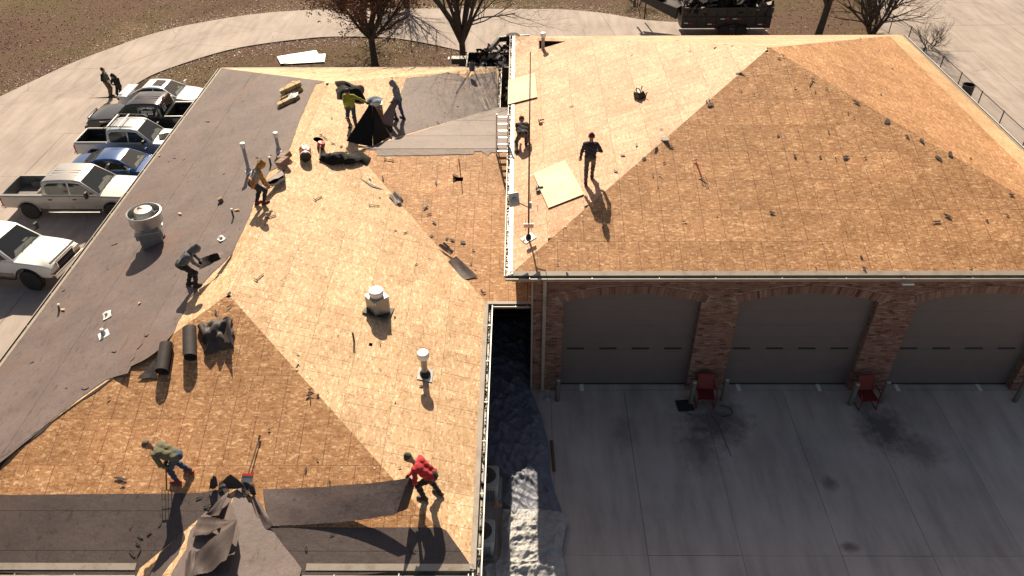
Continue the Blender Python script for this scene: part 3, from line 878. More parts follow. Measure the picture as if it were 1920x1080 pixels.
# porch roof over the entry
por = []
for F, x0 in ((pL, px0), (pR, px1)):
    s = MB(); pts = [V3((x0, pyf, hw)), V3((x0, wy0, hw)), V3((pxm, pym, pz)), V3((pxm, pyf, pz))]
    s.prism([p + F.N * .008 for p in pts], F.N, .014); s.build('roof_board', M['osb'], house, world=True, uvs=[F.uv(V3(p)) for p in s.v])
s = MB(); s.box((pxm, (pyf + wy0) / 2, hw / 2 - .1), (px1 - px0 - .6, wy0 - pyf - .6, hw - .2)); s.build('porch_wall', M['mortar'], house, world=True)
pr_ = [(490, 1090), (430, 905)]
felt_courses(house, pR, rough_edge([pR.uv(V3(p)) for p in ((px1, pyf, hw), (px1, wy0, hw), (pxm, pym, pz), (pxm, pyf, pz))], .3, .01, random.Random(12)), M['felt'], lift=.014, course=.6)
felt_courses(house, pL, rough_edge([pL.px(*p) for p in ((425, 905), (366, 985), (357, 995), (350, 1030), (325, 1070), (300, 1130), (400, 1200), (450, 1000))], .2, .02, random.Random(13)), M['felt'], lift=.014, course=5)
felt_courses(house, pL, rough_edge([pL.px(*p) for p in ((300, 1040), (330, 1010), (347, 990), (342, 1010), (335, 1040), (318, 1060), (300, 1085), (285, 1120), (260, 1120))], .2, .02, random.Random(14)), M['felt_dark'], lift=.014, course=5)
# plastic cap nails dotted along the board edges
mb = MB(); rr = random.Random(21)
pts = [(548, 315), (541, 348), (533, 372), (515, 373), (500, 445), (489, 467), (573, 463), (565, 485), (557, 506), (632, 526), (657, 440), (655, 454), (732, 419), (800, 415), (848, 415), (718, 325), (748, 325), (864, 368), (893, 368), (541, 555), (527, 586), (520, 605), (740, 635), (763, 633), (702, 878), (641, 877), (575, 708), (655, 760), (585, 690), (675, 670), (538, 170), (540, 240), (619, 156), (590, 232), (763, 132)]
for p in pts:
    for F in (wR,):
        q = F.hit(*p)
        if q.x < wxm: F = wL; q = F.hit(*p)
        if p[0] > 715 and p[1] < 420: F = cF; q = F.hit(*p)
        if p in ((702, 878), (641, 877)): F = wF; q = F.hit(*p)
        mb.lathe([(.022, 0), (.020, .006), (.0, .009)], 8, F.frame(q))
for i in range(90):
    u, v = rr.uniform(1, 27), rr.choice((1.25, 2.46, 3.68, 4.9, 6.1)) + rr.uniform(-.05, .05)
    q = wR.at(u, v)
    if q.y < wy0 + 1.0 + (wx1 - q.x) or q.y > 26 or (q.y > 19 and q.x > -4.0): continue
    mb.lathe([(.014, 0), (.012, .006), (.0, .008)], 6, wR.frame(q))
mb.build('nail_caps', M['white_cap'], house, world=True, kind='stuff')
mb = MB()
for p in ((1091, 405), (1091, 390), (1092, 374), (1030, 420), (1028, 431), (1029, 444), (1092, 322), (1091, 345), (1061, 425), (1146, 330)):
    mb.lathe([(.02, 0), (.018, .006), (.0, .009)], 8, gL.frame(gL.hit(*p)))
mb.build('nail_caps', M['white_cap'], garage, world=True, kind='stuff')

# ================================================================ VEHICLES
def paint(name, col, rough=.28, metal=0.0):
    m, nt, b = new_mat(name)
    tc = N(nt, 'TexCoord'); nz = N(nt, 'TexNoise', i_Scale=1.6, i_Detail=6, i_Roughness=.7); lk(nt, tc.outputs['Object'], nz.inputs['Vector'])
    lk(nt, ramp(nt, nz.outputs[0], [(.35, [k * .93 for k in col]), (.7, [min(1, k * 1.03) for k in col])]), b.inputs['Base Color'])
    b.inputs['Roughness'].default_value = rough; b.inputs['Metallic'].default_value = metal
    b.inputs['Coat Weight'].default_value = .6; b.inputs['Coat Roughness'].default_value = .08
    return m
m, nt, b = new_mat('car_glass'); b.inputs['Base Color'].default_value = (.018, .022, .022, 1); b.inputs['Roughness'].default_value = .06; b.inputs['Specular IOR Level'].default_value = .6
M['glass'] = m
def windscreen_mat():
    """clear screen: a glossy pane over the pale dashboard seen through it"""
    m, nt, b = new_mat('windscreen_glass')
    b.inputs['Base Color'].default_value = (.8, .86, .84, 1); b.inputs['Roughness'].default_value = .02
    b.inputs['Transmission Weight'].default_value = 1.0; b.inputs['IOR'].default_value = 1.1
    return m
M['screen'] = windscreen_mat()
M['white_paint'] = paint('white_car_paint', (.80, .80, .79))
M['black_paint'] = paint('black_car_paint', (.012, .013, .016), .18)
M['silver_paint'] = paint('silver_car_paint', (.40, .385, .37), .32, .3)
M['palesilver_paint'] = paint('pale_silver_car_paint', (.52, .53, .55), .3, .3)
M['blue_paint'] = paint('blue_car_paint', (.035, .10, .28), .2, .35)
M['tyre'] = simple('tyre_rubber', (.028, .026, .025), .85, .2, 14)
M['rim'] = simple('dusty_alloy', (.35, .31, .27), .45, .15, 9, metal=.6)
M['rim_black'] = simple('black_rim', (.02, .02, .02), .4, .1, 9)
M['chrome'] = simple('chrome', (.75, .74, .72), .14, .05, 9, metal=1)
M['lamp_red'] = simple('tail_lamp', (.45, .02, .02), .15, .1, 9)
M['lamp_clear'] = simple('clear_lamp', (.70, .68, .62), .12, .1, 9)
M['lamp_amber'] = simple('amber_lamp', (.75, .28, .04), .15, .1, 9)
M['seat'] = simple('seat_cloth', (.19, .175, .155), .9, .2, 9)
M['dash'] = simple('dashboard', (.11, .12, .115), .8, .2, 9)
M['bed_liner'] = simple('black_bed_liner', (.022, .021, .021), .8, .2, 20)
M['bed_steel'] = simple('scuffed_bed', (.16, .15, .14), .6, .3, 4, dirt=(.07, .055, .045), dirt_scale=3)
def loft(stations):
    """body shell from cross sections (x, half width, z bottom, z top)"""
    mb = MB(); k = 13
    for x, w_, zb, zt in stations:
        h = zt - zb
        half = [(.88 * w_, zb), (.97 * w_, zb + .1 * h), (w_, zb + .35 * h), (w_, zb + .62 * h), (.985 * w_, zt - .10 * min(1, h)), (.945 * w_, zt - .025), (.5 * w_, zt + .012)]
        ring = [(-y, z) for y, z in half] + [(y, z) for y, z in half[::-1]]
        mb.v += [(x, y, z) for y, z in ring]
    k = 14
    for i in range(len(stations) - 1):
        for j in range(k):
            mb.f.append((i * k + j, i * k + (j + 1) % k, (i + 1) * k + (j + 1) % k, (i + 1) * k + j)); mb.m.append(0)
    mb.f.append(tuple(range(k - 1, -1, -1))); mb.m.append(0)
    o = (len(stations) - 1) * k
    mb.f.append(tuple(range(o, o + k))); mb.m.append(0)
    return mb
def fix_normals(o):
    bm = bmesh.new(); bm.from_mesh(o.data); bmesh.ops.recalc_face_normals(bm, faces=bm.faces); bm.to_mesh(o.data); bm.free(); return o
def wheel(parent, x, side, yo, R, wdt, rim, lab=None):
    root = bpy.data.objects.new('wheel', None); C.objects.link(root); root.parent = parent; root.location = (x, side * yo, R)
    root.rotation_euler = (math.radians(-90 * side), 0, 0)
    mb = MB(); mb.lathe([(R * .6, -wdt / 2), (R * .88, -wdt / 2), (R * .98, -wdt * .38), (R, -wdt * .2), (R, wdt * .2), (R * .98, wdt * .38), (R * .88, wdt / 2), (R * .6, wdt / 2 - .01)], 28)
    for i in range(28):
        a = 2 * math.pi * i / 28; Rm = Matrix.Rotation(a, 3, 'Z')
        for zz in (-.28, .0, .28): mb.box(Rm @ V3((R + .002, 0, zz * wdt)), (.012, R * .12, wdt * .2), Rm)
    mb.build('tyre', M['tyre'], root, smooth=40)
    mb = MB(); mb.lathe([(R * .62, wdt / 2 - .015), (R * .58, wdt / 2 - .02), (R * .54, wdt * .22), (R * .14, wdt * .26), (R * .12, wdt * .4), (0, wdt * .41)], 24)
    for i in range(6):
        Rm = Matrix.Rotation(2 * math.pi * i / 6, 3, 'Z'); mb.box(Rm @ V3((R * .33, 0, wdt * .32)), (R * .42, R * .13, wdt * .16), Rm)
    mb.build('rim', rim, root, smooth=40)
def vehicle(name, label, cat, x, y, yaw, kind, body_mat, **o):
    root = thing(name, label, cat, at((x, y, 0), yaw))
    s = o.get('scale', 1.0)
    truck = kind == 'truck'
    if truck:
        L, W, R, wb = 2.98 * s, .98 * s, o.get('R', .39), (1.92 * s, -1.86 * s)
        belt = o.get('belt', 1.22); zb = o.get('zb', .52)
        hood = belt - .06
        st = [(L, W * .86, zb + .05, hood - .34), (L - .04, W * .93, zb, hood - .16), (L - .22, W * .97, zb - .02, hood - .06), (L - .7, W * .99, zb - .04, hood - .01), (1.5 * s, W, zb - .06, hood + .03), (1.3 * s, W, zb - .06, belt), (-.2, W, zb - .06, belt), (-1.08 * s, W, zb - .06, belt), (-1.12 * s, W, zb - .06, belt), (-2.2 * s, W, zb, belt), (-L + .06, W * .985, zb + .02, belt), (-L, W * .95, zb + .06, belt - .03)]
        prof = [(1.50 * s, hood + .03), (.72 * s, belt + .60), (.45 * s, belt + .655), (-.1 * s, belt + .675), (-.7 * s, belt + .655), (-.98 * s, belt + .60), (-1.08 * s, belt)]
        wt, wbt = W * .80, W * .965
        sides = [[(1.22 * s, belt + .03), (.70 * s, belt + .50), (.22 * s, belt + .54), (.22 * s, belt + .03)], [(.12 * s, belt + .03), (.12 * s, belt + .54), (-.68 * s, belt + .53), (-.86 * s, belt + .42), (-.86 * s, belt + .10), (-.78 * s, belt + .03)]]
        doors = [(1.18 * s, .17 * s), (.15 * s, -.92 * s)]
    else:
        L, W, R, wb = 2.38 * s, .90 * s, .325, (1.42 * s, -1.36 * s)
        belt = .96; zb = .24; hood = .93
        st = [(L, W * .66, zb + .1, .60), (L - .06, W * .78, zb + .02, .70), (L - .28, W * .92, zb, .78), (1.5 * s, W * .98, zb, .88), (.95 * s, W, zb, .95), (0, W, zb, belt), (-1.2 * s, W, zb, belt + .03), (-1.75 * s, W * .985, zb, belt + .05), (-L + .22, W * .93, zb, belt + .05), (-L + .05, W * .82, zb + .04, belt), (-L, W * .76, zb + .12, belt - .1)]
        prof = [(1.02 * s, .95), (.62 * s, 1.176), (.26 * s, 1.385), (-.05 * s, 1.435), (-.45 * s, 1.445), (-.85 * s, 1.41), (-1.2 * s, 1.256), (-1.78 * s, belt + .045)]
        wt, wbt = W * .66, W * .93
        sides = [[(.90 * s, belt + .02), (.60 * s, 1.17), (.25 * s, 1.345), (-.22 * s, 1.385), (-.22 * s, belt + .03)], [(-.29 * s, belt + .03), (-.29 * s, 1.385), (-.8 * s, 1.355), (-1.12 * s, 1.25), (-1.38 * s, 1.10), (-1.30 * s, belt + .06)]]
        doors = [(.98 * s, -.24 * s), (-.28 * s, -1.15 * s)]
    body = loft(st).build('body', [body_mat, M['bed_steel']], root, smooth=32)
    fix_normals(body)
    cs = []
    for wx in wb:
        q = MB(); Rm = Matrix.Translation((wx, 0, R + .02)) @ Matrix.Rotation(math.pi / 2, 4, 'X'); 
        for sd in (-1, 1):
            q = MB(); Rm = Matrix.Translation((wx, sd * W, R + .03)) @ Matrix.Rotation(math.pi / 2, 4, 'X')
            q.lathe([(R * 1.22, -.30), (R * 1.22, .30)], 28, Rm); c_ = q.build('cutter', M['black']); fix_normals(c_)
            c_.parent = root; cs.append(c_)
    if truck:
        q = MB(); q.box(((-1.16 * s - L + .09) / 2, 0, belt - .0), (L - .09 - 1.16 * s, 2 * W * .82, 1.04)); c_ = q.build('cutter', M['bed_steel']); c_.parent = root; cs.append(c_)
    cut(body, cs)
    body.data.shade_smooth(); body.data.set_sharp_from_angle(angle=rad(32))
    # cab
    zlo, zhi = prof[0][1], max(p[1] for p in prof)
    def yw(z): t = max(0, min(1, (z - belt) / (zhi - belt))); return wbt + (wt - wbt) * t ** 1.25
    mb = MB(); k = len(prof)
    low = prof[0][1] - .12; 
    ring = [(prof[0][0], low)] + prof + [(prof[-1][0], low)]
    for sd in (1, -1):
        for px_, pz_ in ring: mb.v.append((px_, sd * yw(pz_), pz_))
    n_ = len(ring)
    # screens are left open for real panes
    for i in range(n_ - 1):
        mb.f.append((i, i + 1, n_ + i + 1, n_ + i)); mb.m.append(0)
    mb.f.append(tuple(range(n_ - 1, -1, -1))); mb.m.append(0)
    mb.f.append(tuple(range(n_, 2 * n_))); mb.m.append(0)
    mb.f.append((n_ - 1, 0, n_, 2 * n_ - 1)); mb.m.append(0)
    cab = mb.build('cab' if truck else 'roof', body_mat, root)
    fix_normals(cab)
    bv = cab.modifiers.new('bevel', 'BEVEL'); bv.width = .055; bv.segments = 3; bv.limit_method = 'ANGLE'; bv.angle_limit = rad(38)
    bpy.context.view_layer.update(); apply_mods(cab); cab.data.shade_smooth(); cab.data.set_sharp_from_angle(angle=rad(50))
    # side windows and doors
    for sd in (1, -1):
        for q in sides:
            s_ = MB(); s_.prism([V3((a, sd * (yw(z_) + .007), z_)) for a, z_ in q], (0, sd, .3), .012); s_.build('window', M['glass'], root, label=o.get('winlabel'))
        for (d0, d1) in doors:
            s_ = MB(); z0, z1 = zb + .02, belt - .06 * (1 if truck else .9)
            pts = [(d0, z0), (d0, z1), (d1, z1), (d1, z0)]
            if not truck and d1 < -1: pts = [(d0, z0), (d0, z1), (d1 - .25, z1), (d1, z0 + .42), (d1 + .1, z0)]
            s_.prism([V3((a + (-.008 if i in (0, 1) else .008), sd * (W + .005 - (.012 if z_ > z0 + .3 else 0)), z_)) for i, (a, z_) in enumerate(pts)], (0, sd, 0), .02)
            dr = s_.build('door', body_mat, root)
            s_ = MB(); s_.box((d1 + .17, sd * (W + .014), belt - .2), (.16, .035, .045)); s_.build('handle', M['black'] if o.get('dark_handles', True) else body_mat, dr, bevel=.008)
    # screens
    def pane(i, inset, nm, mt, ins2=.05):
        (xa, za), (xb, zb_) = prof[i], prof[i + 1] if not isinstance(i, tuple) else prof[i[1]]
    def screen(pa, pb, nm, mt):
        (xa, za), (xb, zb_) = pa, pb
        ax, az = xa + (xb - xa) * .07, za + (zb_ - za) * .07
        bx, bz = xa + (xb - xa) * .95, za + (zb_ - za) * .95
        nr = V3((abs(zb_ - za) * (1 if xb < xa and za < zb_ else -1), 0, abs(xb - xa)))
        o_ = nr.normalized() * .008
        s_ = MB(); s_.prism([V3((ax, yw(az) * .9, az)) + o_, V3((ax, -yw(az) * .9, az)) + o_, V3((bx, -yw(bz) * .88, bz)) + o_, V3((bx, yw(bz) * .88, bz)) + o_], nr, .014)
        return s_.build(nm, mt, root)
    wsl = screen(prof[0], prof[1] if truck else prof[2], 'windscreen', M['glass'])
    # pale shapes of dashboard and seats seen behind the screen: a shallow tray let into the pane's lower part
    (xa, za), (xb, zb_) = prof[0], (prof[1] if truck else prof[2])
    nr = V3((abs(zb_ - za), 0, abs(xb - xa))).normalized()
    rr_ = random.Random(len(label))
    s_ = MB()
    for t0, t1, y0, y1 in ((.08, .27, -.80, .80), (.275, .36, .22, .58)):
        pts = []
        for t, yy in ((t0, y0), (t0 + .02, y1), (t1 + rr_.uniform(-.04, .04), y1 * .8), (t1, y0 * .7)):
            X, Z = xa + (xb - xa) * t, za + (zb_ - za) * t
            pts.append(V3((X, yy * yw(Z) * .9, Z)) + nr * .011)
        s_.prism(pts, nr, .002)
    if o.get('interior', True): s_.build('dashboard', M['dash'], wsl)
    rearpts = (prof[-1], prof[-2] if truck else prof[-3])
    rw = screen(rearpts[0], rearpts[1], 'rear_window', M['glass'])
    # wipers
    s_ = MB()
    for yy in (-.35, .25):
        s_.tube([V3((xa - .02, yy * W, za + .03)) + nr * .02, V3((xa + (xb - xa) * .2, (yy + .45) * W, za + (zb_ - za) * .2)) + nr * .02], .008, 4)
    s_.build('wiper', M['black'], root)
    # mirrors
    for sd in (1, -1):
        s_ = MB()
        mx = (1.12 * s, .86 * s)[0 if truck else 1]
        big = o.get('tow_mirror')
        s_.tube([(mx, sd * (yw(belt + .1) - .02), belt + .08), (mx - .02, sd * (W + (.22 if big else .10)), belt + .1)], .02, 5)
        s_.box((mx - .03, sd * (W + (.26 if big else .13)), belt + (.18 if big else .12)), (.09, .2, .30 if big else .16))
        mo = s_.build('mirror', M['black'] if truck and o.get('black_mirror', True) else body_mat, root, bevel=.02)
    # lamps, bumpers, grille
    for sd in (1, -1):
        s_ = MB()
        if truck:
            s_.box((L - .02, sd * W * .74, hood - .3), (.1, W * .36, .2)); s_.build('headlight', M['lamp_clear'], root, bevel=.02)
            if o.get('amber'):
                s_ = MB(); s_.box((L - .04, sd * W * .80, hood - .43), (.1, W * .28, .07)); s_.build('indicator', M['lamp_amber'], root)
            s_ = MB(); s_.box((-L + .03, sd * W * .9, belt - .32), (.08, W * .17, .40)); s_.build('taillight', M['lamp_red'], root, bevel=.01)
        else:
            s_.box((L - .17, sd * W * .72, .66), (.2, W * .26, .11), Matrix.Rotation(sd * -.5, 3, 'Z')); s_.build('headlight', M['lamp_clear'], root, bevel=.02)
            s_ = MB(); s_.box((-L + .10, sd * W * .74, .82), (.16, W * .28, .14), Matrix.Rotation(sd * .45, 3, 'Z')); s_.build('taillight', M['lamp_red'], root, bevel=.02)
    if truck:
        s_ = MB(); s_.box((L + .05, 0, zb + .12), (.2, 2 * W * .97, .2)); s_.box((L - .04, 0, zb - .02), (.2, 2 * W * .7, .14)); s_.build('front_bumper', o.get('bumper', M['chrome']), root, bevel=.04)
        s_ = MB()
        for k_ in range(4): s_.box((L + .01, 0, hood - .42 + .085 * k_), (.05, W * .98, .035))
        s_.box((L - .03, 0, hood - .29), (.04, W * 1.02, .34)); g_ = s_.build('grille', M['black'], root)
        s_ = MB(); s_.box((L + .0, 0, hood - .105), (.07, W * 1.12, .05)); s_.box((L, W * .54, hood - .29), (.06, .05, .34)); s_.box((L, -W * .54, hood - .29), (.06, .05, .34)); s_.build('grille_frame', o.get('bumper', M['chrome']), root)
        s_ = MB(); s_.box((-L - .05, 0, zb + .08), (.18, 2 * W * .93, .16)); s_.build('rear_bumper', M['chrome'], root, bevel=.03)
        for sd in (1, -1):
            s_ = MB(); s_.tube([(1.3 * s, sd * (W + .03), zb - .12), (-1.0 * s, sd * (W + .03), zb - .12)], .045, 8); s_.build('running_board', M['chrome'] if o.get('chrome_steps') else M['black'], root)
        # bed floor, rails
        s_ = MB(); s_.box(((-1.16 * s - L + .09) / 2, 0, belt - .5), (L - .1 - 1.17 * s, 2 * W * .81, .03))
        for sd in (1, -1): s_.box((wb[1], sd * W * .68, belt - .36), (.95 * s, W * .26, .26))
        s_.build('bed_floor', o.get('bed', M['bed_liner']), root)
        s_ = MB(); bl = o.get('bed', M['bed_liner']); xm = (-1.16 * s - L + .09) / 2; ln_ = L - .1 - 1.17 * s
        for sd in (1, -1): s_.box((xm, sd * W * .805, belt - .26), (ln_, .012, .5))
        s_.box((-1.175 * s, 0, belt - .26), (.012, 2 * W * .8, .5)); s_.box((-L + .098, 0, belt - .26), (.012, 2 * W * .8, .5)); s_.build('bed_liner', bl, root)
        if o.get('rail'):
            s_ = MB()
            for sd in (1, -1): s_.box((xm, sd * W * .88, belt + .012), (ln_ + .05, .07, .025))
            s_.box((-L + .05, 0, belt + .012), (.06, 2 * W * .85, .025)); s_.build('bed_rail', o['rail'], root, bevel=.008)
        s_ = MB(); s_.box((-L - .006, 0, belt - .34), (.02, 1.5 * W, .46)); tg = s_.build('tailgate', body_mat, root)
        s_ = MB(); s_.box((-L - .02, 0, belt - .2), (.03, .25, .06)); s_.build('handle', M['black'], tg)
        for sd in (1, -1):      # wheel arch flares
            for wx in wb:
                s_ = MB(); Rr = R * 1.24
                pts = [V3((wx + Rr * math.cos(a), sd * (W + .006), R + .03 + Rr * math.sin(a))) for a in [math.pi * k_ / 12 for k_ in range(13)]]
                s_.tube(pts, .028, 5); s_.build('wheel_arch', o.get('arch', body_mat), root, smooth=60)
    else:
        s_ = MB(); s_.box((L - .02, 0, .47), (.06, W * .9, .12)); s_.build('grille', M['black'], root)
        s_ = MB(); s_.box((-L + .0, 0, .48), (.03, W * .5, .11)); s_.build('number_plate', M['white_cap'], root)
    for wx in wb:
        for sd in (1, -1): wheel(root, wx, sd, W - .10, R, .25 if truck else .2, o.get('rim', M['rim']))
    root['dims'] = (L, W, belt, zhi)
    if o.get('ribs'):
        for k_ in range(6):
            s_ = MB(); s_.box((-.15 * s, (-.55 + .22 * k_) * W, zhi - .005 - .012 * abs(k_ - 2.5)), (1.2 * s, .035, .02)); s_.build('roof_rib', body_mat, root)
    return root, dict(L=L, W=W, belt=belt, zhi=zhi, yw=yw, s=s)

v, d = vehicle('sedan', 'white sedan with a dark sunroof, farthest of the parked row', 'car', -19.75, 41.0, rad(-2), 'sedan', M['white_paint'], dark_handles=False)
s_ = MB(); s_.box((-.12, 0, 1.449), (.52, .72, .012), Matrix.Rotation(rad(1.5), 3, 'Y')); s_.build('sunroof', M['glass'], v, bevel=.004)
s_ = MB(); s_.box((-2.2, 0, 1.04), (.16, 1.3, .04)); s_.build('spoiler', M['white_paint'], v, bevel=.015)
v, d = vehicle('pickup_truck', 'black crew cab pickup with white lettering on its rear side window', 'pickup truck', -19.5, 38.15, math.pi + rad(1), 'truck', M['black_paint'], rail=M['alu'], ribs=True, R=.40, bumper=M['black_paint'], rim=M['rim_black'], interior=False)
# white printed sign on the rear door glass (unreadable at this distance) and on the rear window
def sign_print(parent, origin, ex, ey, w_, h_):
    s_ = MB(); ez = ex.cross(ey)
    def poly(pts): s_.prism([origin + ex * (a * w_) + ey * (b_ * h_) for a, b_ in pts], ez, .003)
    poly([(-.5, .22), (-.34, .34), (-.2, .5), (-.05, .33), (-.12, .33), (-.2, .41), (-.32, .28), (-.45, .16)])
    poly([(.0, .36), (.14, .5), (.3, .34), (.36, .45), (.5, .3), (.42, .24), (.34, .32), (.26, .24), (.14, .38), (.06, .28)])
    for row_, (yy, hh, nb) in enumerate(((.06, .07, 16), (-.06, .08, 13), (-.26, .2, 9))):
        for i in range(nb):
            a0 = -.48 + .96 * i / nb; a1 = a0 + .96 / nb * .72
            if row_ == 2 and i in (4,): continue
            poly([(a0, yy - hh / 2), (a1, yy - hh / 2), (a1, yy + hh / 2), (a0, yy + hh / 2)])
    for i in range(6): poly([(-.3 + .06 * i, -.46), (-.26 + .06 * i, -.46), (-.26 + .06 * i, -.4), (-.3 + .06 * i, -.4)])
    s_.build('window_lettering', M['white_cap'], parent)
for sd in (1,):
    sl_ = V3((0, -(d['yw'](d['belt']) - d['yw'](d['belt'] + .5)), .5)).normalized()
    y_ = d['yw'](d['belt'] + .29) + .016
    sign_print(v, V3((-.34, y_, d['belt'] + .29)), V3((-1, 0, 0)), sl_, .62, .46)
sign_print(v, V3((-1.06, .38, d['belt'] + .3)), V3((0, -1, 0)), V3((.16, 0, 1)).normalized(), .45, .4)
s_ = MB(); s_.box((-.93, .0, d['zhi'] - .03), (.05, .3, .05)); s_.build('brake_light', M['lamp_red'], v)
s_ = MB(); s_.box((2.05, .987, 1.02), (.34, .012, .05)); s_.build('badge', M['chrome'], v)
v, d = vehicle('pickup_truck', 'pale silver compact pickup with a black roof rack and empty black bed', 'pickup truck', -19.30, 35.4, rad(0), 'truck', M['palesilver_paint'], scale=.88, R=.37, belt=1.14, zb=.48, rail=M['galv_dull'], dark_handles=False)
for sd in (1, -1):
    s_ = MB(); s_.tube([(.70, sd * .66, d['zhi'] + .0), (.52, sd * .67, d['zhi'] + .10), (-.6, sd * .67, d['zhi'] + .13), (-.88, sd * .67, d['zhi'] + .11), (-.92, sd * .67, d['zhi'] - .02)], .028, 6); s_.build('roof_rail', M['black'], v)
for xx in (-.18, -.72):
    s_ = MB(); s_.box((xx, 0, d['zhi'] + .13), (.07, 1.4, .025)); s_.build('roof_bar', M['alu'], v)
v, d = vehicle('sedan', 'glossy blue sedan parked between the two silver pickups', 'car', -18.95, 33.0, rad(0), 'sedan', M['blue_paint'])
s_ = MB(); s_.tube([(-1.05, .1, 1.36), (-1.12, .1, 1.55)], .006, 4); s_.build('aerial', M['black'], v)
v, d = vehicle('pickup_truck', 'dusty silver crew cab pickup with a cream sack in its open bed', 'pickup truck', -19.95, 30.5, rad(0), 'truck', M['silver_paint'], chrome_steps=True, bed=M['bed_steel'], ribs=True, R=.40, tow_mirror=True, bumper=M['silver_paint'])
silver = v
v, d = vehicle('pickup_truck', 'white lifted pickup with black grille and amber lamps, nearest of the parked row', 'pickup truck', -21.0, 25.6, rad(-8), 'truck', M['white_paint'], ribs=True, R=.46, belt=1.36, zb=.64, amber=True, tow_mirror=True, rim=M['rim_black'], arch=M['black'])
s_ = MB(); s_.box((2.93, 0, 1.285), (.09, 1.6, .03), Matrix.Rotation(.6, 3, 'Y')); s_.build('bug_deflector', M['black'], v, bevel=.015)
for sd in (1, -1):
    s_ = MB(); s_.box((0, sd * .985, .70), (2.6, .01, .16)); s_.build('rocker_stripe', M['tan_trim'], v)
# jacket on the compact pickup's bonnet, sack in the silver pickup's bed

# ================================================================ TREES, FENCE, TRAILERS
M['bark'] = simple('bark', (.075, .058, .045), .95, .35, 12, bs=.6, bscale=30)
M['twig'] = simple('twig_bark', (.085, .065, .052), .95, .25, 6)
M['oak_leaf'] = simple('rust_oak_leaf', (.20, .075, .035), .7, .45, 3)
def tree(name, label, cat, p, trunk_h, r, limbs, seed, spread=.9, L0=2.4, leaves=0, stems=1, depth=4, up=.25, leafbias=None, group=None, lean=(0, 0)):
    root = thing(name, label, cat, p, group)
    rn = random.Random(seed)
    tk, cr = MB(), MB(); tips = []
    def grow(p0, d, L, r0, lev):
        n_ = 5 if lev < 2 else 3
        pts = [p0]; rs = [r0]; q = p0.copy(); dd = d.copy()
        r1 = r0 * (.62 if lev < 3 else .3)
        for i in range(n_):
            dd = (dd + V3((rn.gauss(0, .13), rn.gauss(0, .13), rn.gauss(0, .09) + up * .10))).normalized()
            q = q + dd * (L / n_); pts.append(q.copy()); rs.append(r0 + (r1 - r0) * (i + 1) / n_)
        (tk if lev == 0 else cr).tube(pts, rs, 8 if lev == 0 else (6 if lev == 1 else (4 if lev == 2 else 3)), cap=False)
        if lev >= 2: tips.append((pts[-1], lev)); tips.append((pts[len(pts) // 2], lev))
        if lev >= depth: return
        nb = (5, 6, 5, 4, 3)[min(lev, 4)]
        for i in range(nb):
            t = .16 + .84 * (i + rn.random()) / nb
            k = min(n_ - 1, int(t * n_)); a = pts[k].lerp(pts[k + 1], t * n_ - k)
            ax = (pts[k + 1] - pts[k]).normalized()
            side = ax.orthogonal().normalized(); side.rotate(Matrix.Rotation(rn.uniform(0, 6.28), 3, ax))
            nd = (ax * rn.uniform(.7, 1.1) + side * rn.uniform(.45, .9) + V3((0, 0, .12))).normalized()
            grow(a, nd, L * rn.uniform(.5, .72), max(.005, rs[k] * rn.uniform(.42, .6)), lev + 1)
    if stems == 1:
        top = V3((lean[0], lean[1], trunk_h))
        tk.tube([V3((0, 0, -.1)), V3((0, 0, .12)), top * .5 + V3((rn.gauss(0, .04), rn.gauss(0, .04), 0)), top], [r * 1.5, r * 1.1, r * .95, r * .9], 12, cap=False)
        for i in range(limbs):
            a = 2 * math.pi * (i + rn.uniform(-.25, .25)) / limbs
            s_ = spread * rn.uniform(.6, 1.15)
            if i == 0: s_ *= .15
            d = V3((math.cos(a) * s_, math.sin(a) * s_, 1)).normalized()
            grow(top - V3((0, 0, rn.uniform(0, .25 * trunk_h))), d, L0 * rn.uniform(.85, 1.2), r * rn.uniform(.45, .62), 1)
    else:
        for i in range(stems):
            a = 2 * math.pi * i / stems + rn.uniform(-.3, .3); s_ = spread * rn.uniform(.2, 1.1)
            grow(V3((math.cos(a) * .15, math.sin(a) * .15, -.05)), V3((math.cos(a) * s_, math.sin(a) * s_, 1)).normalized(), L0 * rn.uniform(.8, 1.2), r * rn.uniform(.6, 1), 0 if i == 0 else 1)
    tk.build('trunk', M['bark'], root, smooth=60)
    cr.build('branches', M['twig'], root, smooth=60)
    if leaves:
        lf = MB(); cnt = 0
        while cnt < leaves:
            t, lev = rn.choice(tips)
            if leafbias and not leafbias(t, rn): continue
            cnt += 1
            c_ = t + V3((rn.gauss(0, .10), rn.gauss(0, .10), rn.gauss(0, .10)))
            R = Matrix.Rotation(rn.uniform(0, 6.28), 3, V3((rn.gauss(0, 1), rn.gauss(0, 1), rn.gauss(0, 1))).normalized())
            s_ = rn.uniform(.05, .10)
            lf.add([c_ + R @ V3((-s_, 0, 0)), c_ + R @ V3((0, -s_ * .5, .01)), c_ + R @ V3((s_, 0, 0)), c_ + R @ V3((0, s_ * .5, .01))], [(0, 1, 2, 3)])
        lf.build('crown', M['oak_leaf'], root, kind='stuff')
    return root
tree('oak_tree', 'oak with rusty brown leaves still hanging, on the grass behind the house', 'tree', GND.hit(703, 121), 2.0, .21, 10, 4, 1.0, 3.7, leaves=15000, depth=5, leafbias=lambda t, rn: t.z < 6.5 and rn.random() < (1.0 if t.x < .6 else .3), lean=(-.04, 0))
tree('bare_tree', 'bare spreading tree with a stout trunk beside the black flatbed trailer', 'tree', GND.hit(868, 121), 1.5, .2, 10, 8, .55, 7.2, depth=5)
tree('bare_tree', 'bare tree beyond the curved driveway, behind the rusty oak', 'tree', GND.hit(762, 6), 1.7, .2, 9, 15, .9, 3.4, depth=4)
